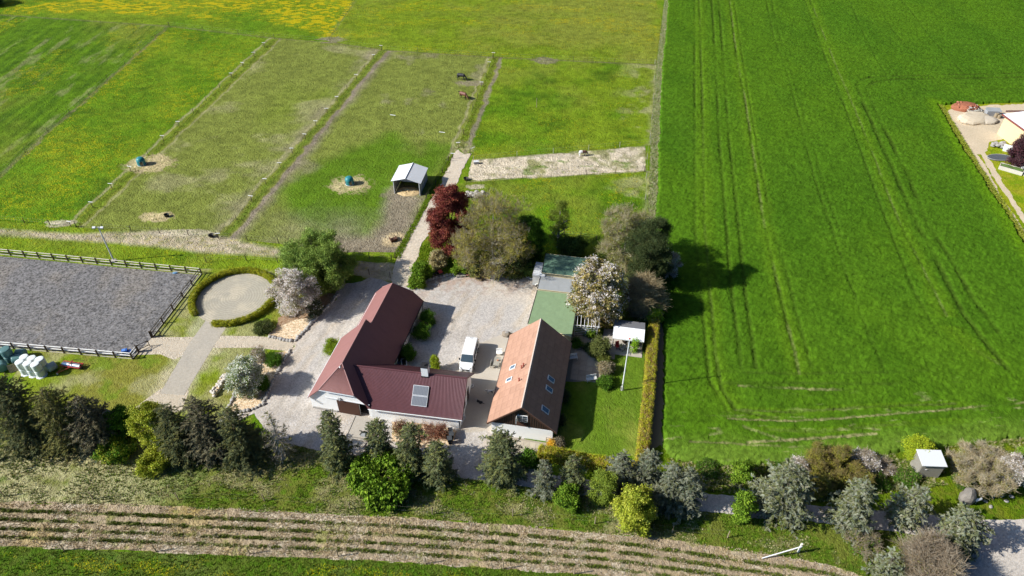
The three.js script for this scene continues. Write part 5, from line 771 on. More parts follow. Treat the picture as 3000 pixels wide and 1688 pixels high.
for (const [x, y, w, l, c] of [[840, 886, 20, 'yellow-green round bush against the barn west wall', [[0.2, 0.27, 0.015], [0.15, 0.21, 0.015]]], [1076, 812, 19, 'dark green bush by the barn wall next to the shaded gravel', green], [1062, 846, 22, 'larger dark green bush by the barn wall', green], [1028, 902, 18, 'green bush by the barn wall near the white tub', green], [1096, 930, 7, 'yellow-green plant behind the chimney roof', [[0.24, 0.29, 0.02]]]]) leafTree('courtyard_bush', l, 'bush', x, y, y - 34, w, { cols: c, geo: GEO.leafFine, trunk: 0.02, n: 420 });
// tree belt north of the yard
leafTree('copper_beech', 'dark red copper beech beside the gravel track', 'tree', 1136, 636, 474, 52, { cols: [[0.16, 0.035, 0.028], [0.115, 0.025, 0.022], [0.22, 0.07, 0.04]], geo: GEO.leaf, trunk: 0.12 });
leafTree('oak_tree', 'large olive brown oak just coming into leaf', 'tree', 1242, 670, 490, 100, { cols: [[0.26, 0.235, 0.045], [0.32, 0.27, 0.05], [0.2, 0.19, 0.04]], geo: GEO.leafFine, twigs: 0.5, twigCols: [[0.27, 0.23, 0.14], [0.2, 0.17, 0.1]], trunk: 0.1, n: 4600, clumps: 60, bark: paleBark });
leafTree('leafy_tree', 'green tree at the east side of the olive oak', 'tree', 1330, 652, 540, 40, { cols: green, trunk: 0.1 });
leafTree('birch_tree', 'slender light green birch in the paddock corner', 'tree', 1404, 622, 508, 27, { cols: [[0.17, 0.21, 0.03], [0.13, 0.17, 0.025]], geo: GEO.leafFine, bark: paleBark, n: 900 });
for (const [x, y, t, w, l, c, b] of [[1165, 682, 648, 24, 'bright green shrub under the copper beech', spring, 0], [1104, 672, 630, 22, 'beige dry shrub beside the track bank', [[0.36, 0.3, 0.16], [0.26, 0.22, 0.1]], 0], [1252, 690, 650, 26, 'grey-white flowering shrub behind the firewood', [[0.3, 0.3, 0.26]], 0.8], [1296, 690, 640, 30, 'dark shrub behind the stone edging', [[0.05, 0.07, 0.02]], 0], [1325, 692, 655, 22, 'dark green shrub next to the horse trailer', [[0.06, 0.1, 0.02]], 0], [1205, 690, 640, 26, 'dark olive shrub below the oak', [[0.09, 0.1, 0.03]], 0], [1062, 700, 655, 22, 'leafy green bank shrub at the gate to the track', spring, 0], [1050, 718, 690, 20, 'bright green shrub at the yard corner of the track', spring, 0], [1440, 640, 590, 34, 'shaded green bush behind the dark green shed', [[0.06, 0.1, 0.02]], 0]]) leafTree('belt_shrub', l, 'bush', x, y, t, w, { cols: c, trunk: 0.03, bloom: b });
leafTree('willow_tree', 'half bare pale willow beside the crop field', 'tree', 1566, 668, 522, 66, { cols: [[0.22, 0.22, 0.05], [0.17, 0.18, 0.05]], geo: GEO.leafFine, twigs: 0.5, twigCols: [[0.34, 0.3, 0.19], [0.25, 0.22, 0.13]], bark: paleBark, trunk: 0.1, n: 3800 });
leafTree('pine_tree', 'big dark green pine behind the magnolia', 'tree', 1624, 720, 556, 58, { cols: [[0.045, 0.065, 0.02], [0.07, 0.085, 0.028], [0.035, 0.05, 0.016]], geo: GEO.leafFine, trunk: 0.06, n: 5600 });
leafTree('magnolia_tree', 'magnolia with large white and bronze blossoms by the green garage', 'tree', 1502, 800, 652, 66, { cols: [[0.24, 0.19, 0.06], [0.30, 0.24, 0.10], [0.17, 0.16, 0.05]], geo: GEO.leafBig, bloom: 0.6, bloomCol: [0.84, 0.77, 0.71], twigs: 0.12, trunk: 0.1, n: 2600 });
leafTree('bare_shrub', 'upright bare brown shrub beside the crop field', 'bush', 1614, 786, 700, 44, { cols: oliveL, geo: GEO.leafFine, twigs: 0.85, twigCols: [[0.3, 0.24, 0.14], [0.22, 0.18, 0.1]], twigGeo: GEO.twigLong, trunk: 0.03 });
leafTree('blackthorn_bush', 'pale blossoming bush at the east side of the pine', 'bush', 1680, 694, 630, 22, { cols: [[0.24, 0.22, 0.16]], geo: GEO.leafFine, twigs: 0.3, bloom: 0.9 });
leafTree('leafy_bush', 'bright yellow-green bush at the head of the long hedge', 'bush', 1644, 806, 762, 19, { cols: [[0.26, 0.33, 0.02]], trunk: 0.03 });
// garden
for (const [x, y, t, w, l, c] of [[1506, 890, 848, 25, 'round pale green garden pine', [[0.15, 0.17, 0.05], [0.1, 0.12, 0.03]]], [1522, 935, 908, 17, 'dry pink-brown heather bush on the lawn edge', [[0.3, 0.25, 0.17], [0.22, 0.2, 0.1]]], [1518, 912, 892, 15, 'olive bush between the garden pine and the heather', [[0.13, 0.15, 0.03]]], [1522, 968, 946, 18, 'dark green rose bush on the lawn edge', green], [1484, 882, 862, 14, 'dark shrub west of the garden pine', [[0.05, 0.08, 0.02]]], [1450, 872, 852, 12, 'small shrub against the garage back', green], [1594, 886, 852, 7, 'bright green climber on the pavilion post', [[0.2, 0.33, 0.02]]], [1485, 838, 812, 20, 'green vine below the pergola', spring], [1420, 1006, 984, 10, 'dark shrub against the house east wall', [[0.05, 0.07, 0.03]]], [1408, 1066, 1044, 10, 'dark shrub against the south end of the house', [[0.06, 0.07, 0.03]]], [1402, 1118, 1100, 12, 'dry brown shrub at the house corner', [[0.22, 0.19, 0.13]]], [1388, 1120, 1106, 8, 'orange-yellow flowering shrub at the house corner', [[0.55, 0.36, 0.04]]]]) leafTree('garden_bush', l, 'bush', x, y, t, w, { cols: c, geo: GEO.leafFine, trunk: 0.03, n: Math.round(clamp(w * w * 1.6, 80, 900)) });
for (const [x, y, w, l, c] of [[1076, 1092, 26, 'red-brown barberry in the chip bed by the wing wall', [[0.24, 0.13, 0.08], [0.3, 0.17, 0.11]]], [1112, 1096, 18, 'brown barberry near the wing corner', [[0.28, 0.15, 0.09]]], [1008, 1084, 20, 'olive shrub in the chip bed by the wing wall', [[0.22, 0.2, 0.08]]]]) leafTree('bed_shrub', l, 'bush', x, y, y - 26, w, { cols: c, geo: GEO.leafFine, twigs: 0.5, twigCols: [[0.2, 0.09, 0.06]], trunk: 0.02, n: 130 });
leafTree('purple_plum', 'dark purple plum tree by the neighbour building', 'tree', 2562, 414, 338, 40, { cols: [[0.075, 0.028, 0.032], [0.05, 0.02, 0.025]], geo: GEO.leaf, twigs: 0.2, twigCols: [[0.08, 0.05, 0.05]] });
leafTree('leafy_tree', 'dark tree at the far west corner of the meadow', 'tree', -24, 12, -30, 26, { cols: [[0.04, 0.08, 0.015]] });
// clipped hedges: woody core with leaf skin
function hedge(label, line, wid, h, cols, dens = 42) {
  reseed(treeSeed += 19); const c = line[Math.floor(line.length / 2)], t = thing('clipped_hedge', label, 'hedge', c[0], c[1]), core = [], list = [];
  for (let i = 1; i < line.length; i++) {
    const a = line[i - 1], b = line[i], L = Math.hypot(b[0] - a[0], b[1] - a[1]), ang = Math.atan2(b[1] - a[1], b[0] - a[0]), mx = (a[0] + b[0]) / 2 - c[0], mz = (a[1] + b[1]) / 2 - c[1];
    core.push(bx(L + wid * 0.2, h - 0.12, wid - 0.24, mx, (h - 0.12) / 2, mz, -ang));
    const n = Math.round(L * (wid + 2 * h) * dens);
    for (let k = 0; k < n; k++) { const u = rr(-0.5, 0.5) * L, p = rr(0, wid + 2 * h); let v, y; if (p < h) { v = -wid / 2; y = p; } else if (p < h + wid) { v = p - h - wid / 2; y = h; } else { v = wid / 2; y = p - h - wid; } v += rr(-0.09, 0.07) * Math.sign(v); y += rr(-0.1, 0.07); list.push([mx + Math.cos(ang) * u - Math.sin(ang) * v, Math.max(0.03, y - 0.05), mz + Math.sin(ang) * u + Math.cos(ang) * v, rr(0.7, 1.15), rq(), pick(cols)]); }
  }
  part(t, 'branch_core', merge(core), mat(0.30, 0.28, 0.08, 0.95)); scatter(t, 'foliage', GEO.hedge, leafM, list);
}
const beech = [[0.46, 0.46, 0.025], [0.38, 0.41, 0.025], [0.54, 0.50, 0.04], [0.44, 0.32, 0.09]];
hedge('long straight yellow-green hedge between the garden and the crop', W([[1646, 800], [1640, 870], [1632, 980], [1622, 1080], [1612, 1172]]), 1.15, 1.55, [...beech, [0.25, 0.14, 0.07]]);
hedge('yellow-green hedge closing the garden towards the drive', W([[1356, 1146], [1440, 1164], [1530, 1180], [1602, 1192]]), 1.2, 1.6, beech);
{ const L1 = []; for (let i = 0; i <= 46; i++) { const a = (2.42 + i / 46 * (6.283 - 0.62)); L1.push([CC[0] + (CR + 0.5) * Math.cos(a), CC[1] + (CR + 0.5) * Math.sin(a)]); } hedge('low circular clipped hedge round the gravel turning circle', L1, 0.62, 0.85, [[0.42, 0.43, 0.025], [0.32, 0.35, 0.025], [0.48, 0.45, 0.035], [0.22, 0.25, 0.02]]); }
// rough grass, weeds and flowers that nobody could count
function tufts(name, label, P, n, cols, s0, s1, test) { reseed(treeSeed += 13); const b = bbox(P), list = []; let tries = 0; while (list.length < n && tries++ < n * 12) { const x = rr(b[0], b[1]), z = rr(b[2], b[3]); if (!inside(P, x, z) || (test && !test(x, z))) continue; list.push([x, 0.02, z, rr(s0, s1), rr(0, 6.28), pick(cols)]); } const im = scatter(scene, numbered(name), GEO.tuft, needleM, list); im.userData = { kind: 'stuff', label, category: 'grass' }; }
const gcol = [[0.14, 0.21, 0.02], [0.20, 0.235, 0.035], [0.10, 0.16, 0.015]], dcol = [[0.42, 0.38, 0.2], [0.33, 0.31, 0.13]];
const vergeP = [...frontTop, ...ROWS.slice(0, 10).reverse()];
tufts('grass_tufts', 'rough green grass on the verge under the spruces', vergeP, 12000, gcol, 0.4, 0.85, (x, z) => fbm(x / 2 + 4, z / 2) > 0.44);
tufts('dry_grass', 'dry straw-coloured grass on the verge', vergeP, 6000, dcol, 0.4, 0.8, (x, z) => fbm(x / 3.3 + 24, z / 2.2) > 0.5);
tufts('grass_tufts', 'long grass in the front meadow', [...ROWS.slice(10).reverse(), ...W([[2250, 1560]]), [40, -33], [-62, -33]], 7000, gcol, 0.45, 0.9);
tufts('dry_stalks', 'pale dry stalks between the planted rows', ROWS, 16000, [[0.6, 0.5, 0.36], [0.48, 0.4, 0.26], [0.4, 0.31, 0.15]], 0.3, 0.7, (x, z) => fbm(x / 2 + 4, z / 2) > 0.4);
tufts('row_weeds', 'green weeds and young plants in the rows', ROWS, 12000, [[0.12, 0.16, 0.02], [0.16, 0.2, 0.03], [0.08, 0.11, 0.015]], 0.35, 1.0, (x, z) => { const t = rowT(x, z); return rowLines.some((r) => Math.abs(t - r) < 0.035) && fbm(x / 1.3, z / 3) > 0.36 + 0.25 * rnd(); });
tufts('grass_tufts', 'rough grass beside the drive and the slatted shed', W([[1670, 1150], [1760, 1166], [2000, 1172], [2280, 1136], [2600, 1098], [2700, 1200], [2300, 1230], [2080, 1266], [1740, 1232]]), 8000, [...gcol, ...dcol], 0.5, 1.2, (x, z) => fbm(x / 2 + 4, z / 2) > 0.42);
tufts('track_edge_grass', 'tall green grass along the gravel track', W([[985, 648], [1005, 652], [1060, 545], [1140, 390], [1120, 400], [1040, 560]]), 2600, [[0.16, 0.27, 0.015], [0.22, 0.3, 0.02]], 0.4, 0.9);
tufts('track_edge_grass', 'lush bank grass between the track and the tree belt', W([[1032, 716], [1062, 715], [1110, 680], [1085, 600], [1062, 620], [1040, 680]]), 3500, [[0.16, 0.27, 0.012], [0.24, 0.32, 0.02]], 0.6, 1.3);
tufts('field_margin_grass', 'pale unmown grass strip along the crop', W([[1672, 0], [1683, 0], [1668, 160], [1656, 400], [1648, 565], [1630, 565], [1636, 380], [1652, 160]]), 9000, [[0.36, 0.38, 0.17], [0.24, 0.32, 0.07], [0.46, 0.43, 0.25]], 0.6, 1.3);
tufts('field_margin_grass', 'grass along the neighbour edge of the crop', W([[2356, 264], [2450, 420], [2576, 615], [2640, 700], [2655, 700], [2590, 610], [2462, 415], [2372, 268]]), 4000, [[0.22, 0.28, 0.02], [0.3, 0.3, 0.05]], 0.8, 1.6);
for (const [F, l] of [[F2, 'grass strip under the electric fence with white capped posts west'], [F3, 'grass strip under the middle electric fence'], [F4, 'grass strip under the east electric fence']]) { const a = F[0], b = F[1], L = Math.hypot(b[0] - a[0], b[1] - a[1]), nx = -(b[1] - a[1]) / L, nz = (b[0] - a[0]) / L; tufts('fence_strip_grass', l, [[a[0] - nx * 0.0, a[1] - nz * 0.0], [b[0], b[1]], [b[0] - nx * 1.2, b[1] - nz * 1.2], [a[0] - nx * 1.2, a[1] - nz * 1.2]], 900, [[0.24, 0.28, 0.03], [0.3, 0.3, 0.07]], 0.35, 0.8); }
console.log('plants done');

// ---------- fences ----------
const railM = noiseTint(0.60, 0.55, 0.43, 0.25, 2, 0.8), postM = noiseTint(0.075, 0.055, 0.04, 0.4, 3, 0.9), palePost = noiseTint(0.30, 0.23, 0.15, 0.4, 3, 0.9);
function railFence(label, pts, gap, m, hgt = 1.25) {
  const c = pts[0], t = thing('rail_fence', label, 'fence', c[0], c[1]);
  for (let i = 1; i < pts.length; i++) {
    const a = pts[i - 1], b = pts[i], L = Math.hypot(b[0] - a[0], b[1] - a[1]), n = Math.round(L / gap), ang = Math.atan2(b[1] - a[1], b[0] - a[0]);
    const pg = bx(0.17, hgt + 0.05, 0.17, 0, hgt / 2, 0, -ang), rg = rod([-L / n / 2, 0, 0], [L / n / 2, 0, 0], 0.07, 0.07, 8).rotateY(-ang);
    for (let k = i === 1 ? 0 : 1; k <= n; k++) { const o = part(t, 'post', pg, postM); o.position.set(mix(a[0], b[0], k / n) - c[0], 0, mix(a[1], b[1], k / n) - c[1]); }
    for (let k = 0; k < n; k++) for (const y of [0.62, 1.12]) { const o = part(t, 'rail', rg, m), sg = Math.cos(ang) < 0 ? -1 : 1; o.position.set(mix(a[0], b[0], (k + 0.5) / n) - c[0] + Math.sin(ang) * 0.14 * sg, y, mix(a[1], b[1], (k + 0.5) / n) - c[1] + Math.cos(ang) * -0.14 * sg); }
    part(t, 'kick_board', bx(L, 0.16, 0.05, (a[0] + b[0]) / 2 - c[0], 0.09, (a[1] + b[1]) / 2 - c[1], -ang), railM);
  }
}
railFence('wooden rail fence along the back of the grey riding arena', W([[507, 690], [27, 643], [-300, 611]]), 2.62, railM);
railFence('dark wooden rail fence on the short side of the riding arena', W([[507, 690], [384, 848]]), 2.75, mat(0.10, 0.085, 0.06, 0.9));
railFence('white topped rail fence along the front of the riding arena', W([[348, 887], [334, 904], [35, 878], [-300, 846]]), 2.62, noiseTint(0.78, 0.76, 0.72, 0.12));
function gate(label, A, B) { const ang = Math.atan2(B[1] - A[1], B[0] - A[0]), L = Math.hypot(B[0] - A[0], B[1] - A[1]), t = thing('field_gate', label, 'gate', A[0], A[1], -ang); for (const x of [0.04, L]) part(t, 'upright', bx(0.1, 1.2, 0.08, x, 0.65, 0), postM); for (const y of [0.3, 1.15]) part(t, 'bar', bx(L, 0.1, 0.05, L / 2, y, 0), postM); for (const s of [0, 1]) part(t, 'brace', rod([0.05, s ? 0.32 : 1.12, 0.02], [L - 0.05, s ? 1.12 : 0.32, 0.02], 0.035, 0.035, 4), postM); part(t, 'gate_post', bx(0.16, 1.4, 0.16, -0.14, 0.7, 0), postM); }
gate('dark cross-braced gate leaf swung back along the arena grass', G(384, 850), G(407, 847)); gate('dark cross-braced gate leaf at the arena entrance path', G(349, 884), G(377, 871));
// electric fences: thin posts, tape; some posts carry a white top bar
function wireFence(label, pts, gap, o = {}) {
  reseed(treeSeed += 3); const c = pts[0], t = thing('wire_fence', label, 'fence', c[0], c[1]), H = o.h ?? 1.25, pg = cy(o.r ?? 0.055, (o.r ?? 0.055) * 1.15, H, 6, 0, H / 2, 0), cg = bx(o.cap ?? 0.9, 0.06, 0.12, 0, H + 0.02, 0), m = o.m ?? postM;
  for (let i = 1; i < pts.length; i++) {
    const a = pts[i - 1], b = pts[i], L = Math.hypot(b[0] - a[0], b[1] - a[1]), n = Math.max(1, Math.round(L / gap));
    for (let k = i === 1 ? 0 : 1; k <= n; k++) { const x = mix(a[0], b[0], k / n) - c[0], z = mix(a[1], b[1], k / n) - c[1], p = part(t, 'post', pg, m); p.position.set(x + rr(-0.1, 0.1), 0, z + rr(-0.1, 0.1)); if (o.capped && rnd() < o.capped) { const q = part(p, 'cap_bar', cg, o.capM ?? M.trim); q.rotation.y = rr(-0.25, 0.1); } }
    for (const y of o.wires ?? [0.6, 1.15]) part(t, 'tape', rod([a[0] - c[0], y, a[1] - c[1]], [b[0] - c[0], y, b[1] - c[1]], o.wr ?? 0.007, o.wr ?? 0.007, 3), o.wm ?? M.greyWood);
  }
}
wireFence('electric fence on the west side of the worn paddock', F2, 6.2, { capped: 0.75 }); wireFence('electric fence between the two worn horse paddocks', F3, 6.2, { capped: 0.7 }); wireFence('electric fence with white capped posts behind the two grazing horses', F4, 6.2, { capped: 0.6 });
wireFence('fence along the long striped grass paddock', F1, 9, { r: 0.04 }); wireFence('fence across the north end of the paddocks', NF.slice(1, 7), 11, { r: 0.045 }); wireFence('fence dividing the two yellow dandelion meadows', BF0.slice(0, 2), 14, { r: 0.03 });
wireFence('wire fence between the paddocks and the bridle track', SF.slice(0, 5), 5.2, { r: 0.06 }); wireFence('wire fence above the arena grass beside the round tree', W([[520, 660], [620, 655], [700, 662]]), 6, {});
wireFence('tape fence on the north side of the sandy paddock', W([[1192, 405], [1300, 393], [1480, 378], [1636, 362]]), 6.5, { m: M.greyWood, capped: 0 }); wireFence('wire fence on the south side of the sandy paddock', W([[1172, 458], [1230, 453], [1400, 445], [1622, 432]]), 5.8, { r: 0.05 });
wireFence('pale fence along the east edge of the horse paddocks', W([[1648, 160], [1640, 300], [1628, 400], [1622, 560]]), 9, { m: M.greyWood }); wireFence('post fence along the west side of the gravel track', W([[995, 650], [1012, 612], [1050, 535], [1095, 468], [1128, 405]]), 5.5, { r: 0.06 }); wireFence('short fence closing the paddock by the round tree', W([[868, 642], [930, 650], [986, 655]]), 3.5, {}); wireFence('short fence below the round tree beside the yard', W([[872, 690], [930, 692], [980, 700]]), 4, {});
wireFence('wire fence on thin posts along the verge of the planted rows', W([[-60, 1242], [12, 1248], [235, 1257], [450, 1257], [667, 1262], [880, 1280], [1090, 1296], [1288, 1300], [1498, 1318], [1690, 1342], [1830, 1352]]), 30, { m: palePost, h: 1.5, r: 0.06, wires: [0.6, 1.4], wr: 0.003, wm: M.greyWood });
wireFence('wire fence on leaning posts between the planted rows and front meadow', W([[-50, 1372], [160, 1388], [393, 1390], [627, 1394], [852, 1402], [1072, 1420], [1268, 1432], [1446, 1445], [1600, 1462]]), 30, { m: palePost, h: 1.6, r: 0.06, wires: [0.6, 1.4], wr: 0.003, wm: M.greyWood });
wireFence('green rail fence behind the birch in the paddock corner', W([[1420, 592], [1500, 602]]), 3, { wires: [0.5, 0.9], wr: 0.03, wm: mat(0.12, 0.2, 0.06) });
// boards lying or standing loose in the paddock
for (const [x, y, l] of [[988, 290, 'loose white fence board in the worn paddock grass'], [1112, 333, 'loose white board near the shelter paddock fence']]) { const p = G(x, y), t = thing('loose_board', l, 'board', p[0], p[1], -0.25); part(t, 'board', bx(1.3, 0.06, 0.14, 0, 0.05, 0), M.trim); }
{ const p = G(1350, 270), t = thing('marker_post', 'single wooden post standing alone in the lush paddock', 'post', p[0], p[1]); part(t, 'post', [cy(0.06, 0.07, 2.2, 6, 0, 1.1, 0), cy(0.02, 0.06, 0.1, 6, 0, 2.25, 0)], palePost); }

// ---------- horses, dogs: one skin each ----------
function skin(bones, size, center, res, smooth, colorAt) {   // bones: [ax,ay,az, ra, bx,by,bz, rb]
  const mc = new MarchingCubes(res, new THREE.MeshStandardMaterial(), false, false, 60000), h = res / 2;
  for (let k = 0; k < res; k++) for (let j = 0; j < res; j++) for (let i = 0; i < res; i++) {
    const x = (i - h) / h * size + center[0], y = (j - h) / h * size + center[1], z = (k - h) / h * size + center[2]; let s = 0;
    for (const b of bones) { const dx = b[4] - b[0], dy = b[5] - b[1], dz = b[6] - b[2], t = clamp(((x - b[0]) * dx + (y - b[1]) * dy + (z - b[2]) * dz) / (dx * dx + dy * dy + dz * dz + 1e-9)); const d = Math.hypot(x - b[0] - dx * t, y - b[1] - dy * t, z - b[2] - dz * t) - mix(b[3], b[7], t); s += Math.exp(-d * smooth); }
    mc.field[k * res * res + j * res + i] = Math.log(s) / smooth;
  }
  mc.isolation = 0; mc.update(); const n = mc.count, p = new Float32Array(n * 3), c = new Float32Array(n * 3);
  for (let i = 0; i < n; i++) { for (let a = 0; a < 3; a++) p[3 * i + a] = mc.positionArray[3 * i + a] * size + center[a]; const q = colorAt(p[3 * i], p[3 * i + 1], p[3 * i + 2]); c[3 * i] = q[0]; c[3 * i + 1] = q[1]; c[3 * i + 2] = q[2]; }
  const g = new THREE.BufferGeometry(); g.setAttribute('position', new THREE.BufferAttribute(p, 3)); g.setAttribute('color', new THREE.BufferAttribute(c, 3)); g.computeVertexNormals(); return g;
}
const furM = new THREE.MeshStandardMaterial({ vertexColors: true, roughness: 0.6 }), hairM = (r, g, b) => mat(r, g, b, 0.8);
function horse(label, px, py, turn, colorAt, mane, tailUp, s = 1) {   // facing +x, grazing: nose on the grass
  const g0 = G(px, py), t = thing('horse', label, 'horse', g0[0], g0[1], turn, undefined, 0.02);
  const B = [[-0.62, 1.12, 0, 0.33, -0.05, 1.08, 0, 0.34], [-0.05, 1.08, 0, 0.34, 0.52, 1.12, 0, 0.31], [-0.62, 1.2, 0, 0.27, 0.45, 1.28, 0, 0.2], [0.6, 1.2, 0, 0.25, 1.02, 0.82, 0, 0.155], [1.02, 0.82, 0, 0.155, 1.24, 0.48, 0, 0.12], [1.24, 0.48, 0, 0.13, 1.32, 0.1, 0.0, 0.075], [1.16, 0.6, 0.06, 0.03, 1.1, 0.72, 0.09, 0.02], [1.16, 0.6, -0.06, 0.03, 1.1, 0.72, -0.09, 0.02]];
  for (const z of [-0.16, 0.16]) { const st = z > 0 ? 0.1 : -0.1; B.push([0.52, 1.0, z, 0.15, 0.55 + st, 0.55, z, 0.075], [0.55 + st, 0.55, z, 0.07, 0.56 + st * 1.3, 0.1, z, 0.045], [0.56 + st * 1.3, 0.1, z, 0.06, 0.6 + st * 1.3, 0.03, z, 0.065]); B.push([-0.68, 1.05, z, 0.2, -0.56 - st, 0.72, z, 0.12], [-0.56 - st, 0.72, z, 0.1, -0.78 - st, 0.5, z, 0.07], [-0.78 - st, 0.5, z, 0.065, -0.74 - st, 0.1, z, 0.045], [-0.74 - st, 0.1, z, 0.06, -0.7 - st, 0.03, z, 0.065]); }
  const body = part(t, 'body', skin(B, 1.25, [0.25, 0.85, 0], 76, 26, colorAt), furM); t.scale.setScalar(s);
  const tail = tailUp ? [rod([-0.88, 1.25, 0], [-1.2, 1.38, 0.02], 0.06, 0.08, 6), rod([-1.2, 1.38, 0.02], [-1.42, 1.2, 0.05], 0.08, 0.03, 6)] : [rod([-0.9, 1.22, 0], [-1.02, 0.95, 0], 0.06, 0.085, 6), rod([-1.02, 0.95, 0], [-1.0, 0.4, 0], 0.085, 0.03, 6)];
  part(t, 'tail', tail, mane); part(t, 'mane', [rod([0.5, 1.44, 0], [0.95, 1.02, 0.03], 0.06, 0.05, 5), rod([0.95, 1.02, 0.03], [1.14, 0.68, 0.03], 0.05, 0.04, 5)], mane);
}
horse('black horse grazing near the east electric fence', 1161, 201, -0.35, (x, y) => y < 0.2 ? [0.012, 0.012, 0.014] : [0.017, 0.015, 0.017], hairM(0.01, 0.01, 0.011), false, 1.12);
horse('chestnut brown horse grazing with its tail raised', 1166, 248, -0.6, (x, y, z) => y < 0.62 && x < 0.85 ? [0.025, 0.015, 0.012] : [0.16, 0.055, 0.032], hairM(0.012, 0.01, 0.01), true, 1.08);
horse('white and brown pinto pony in the sandy paddock', 1466, 392, 0.15, (x, y, z) => (vn(x * 2.1 + 4, y * 1.6 + z + 3) > 0.62 || (x > -0.2 && x < 0.2 && y > 0.8)) ? [0.12, 0.05, 0.03] : [0.74, 0.71, 0.66], hairM(0.6, 0.57, 0.5), false, 0.86);
function dog(label, px, py, turn, colorAt, lying) {
  const g0 = G(px, py), t = thing('dog', label, 'dog', g0[0], g0[1], turn, undefined, 0.03), k = lying ? 0.14 : 0.42;
  const B = [[-0.28, k, 0, 0.12, 0.2, k + 0.02, 0, 0.14], [0.25, k + 0.06, 0, 0.09, 0.42, k + 0.2, 0, 0.085], [0.42, k + 0.2, 0, 0.09, 0.6, k + 0.14, 0, 0.045], [-0.38, k + 0.05, 0, 0.04, -0.7, k + (lying ? -0.06 : 0.16), 0.06, 0.025], [0.4, k + 0.26, 0.06, 0.03, 0.37, k + 0.34, 0.08, 0.02], [0.4, k + 0.26, -0.06, 0.03, 0.37, k + 0.34, -0.08, 0.02]];
  for (const z of [-0.09, 0.09]) if (lying) B.push([0.15, k - 0.04, z * 1.2, 0.06, 0.5, 0.05, z * 1.3, 0.035], [-0.25, k, z * 1.6, 0.08, 0.0, 0.05, z * 1.9, 0.035]); else B.push([0.2, k - 0.05, z, 0.06, 0.22, 0.2, z, 0.035], [0.22, 0.2, z, 0.03, 0.25, 0.02, z, 0.03], [-0.28, k - 0.05, z, 0.08, -0.24, 0.26, z, 0.045], [-0.24, 0.26, z, 0.035, -0.32, 0.15, z, 0.03], [-0.32, 0.15, z, 0.03, -0.28, 0.02, z, 0.03]);
  part(t, 'body', skin(B, 0.78, [-0.03, k, 0], 56, 50, colorAt), furM); t.scale.setScalar(1.2);
}
dog('black and white dog lying on the shaded concrete', 1206, 1013, 2.6, (x, y, z) => x > 0.3 || y < 0.1 ? [0.5, 0.48, 0.45] : [0.015, 0.015, 0.016], true);
dog('pale grey dog standing on the shaded concrete', 1232, 990, 3.3, (x, y, z) => vn(x * 5 + 3, y * 5) > 0.66 ? [0.12, 0.11, 0.1] : [0.68, 0.65, 0.6], false);

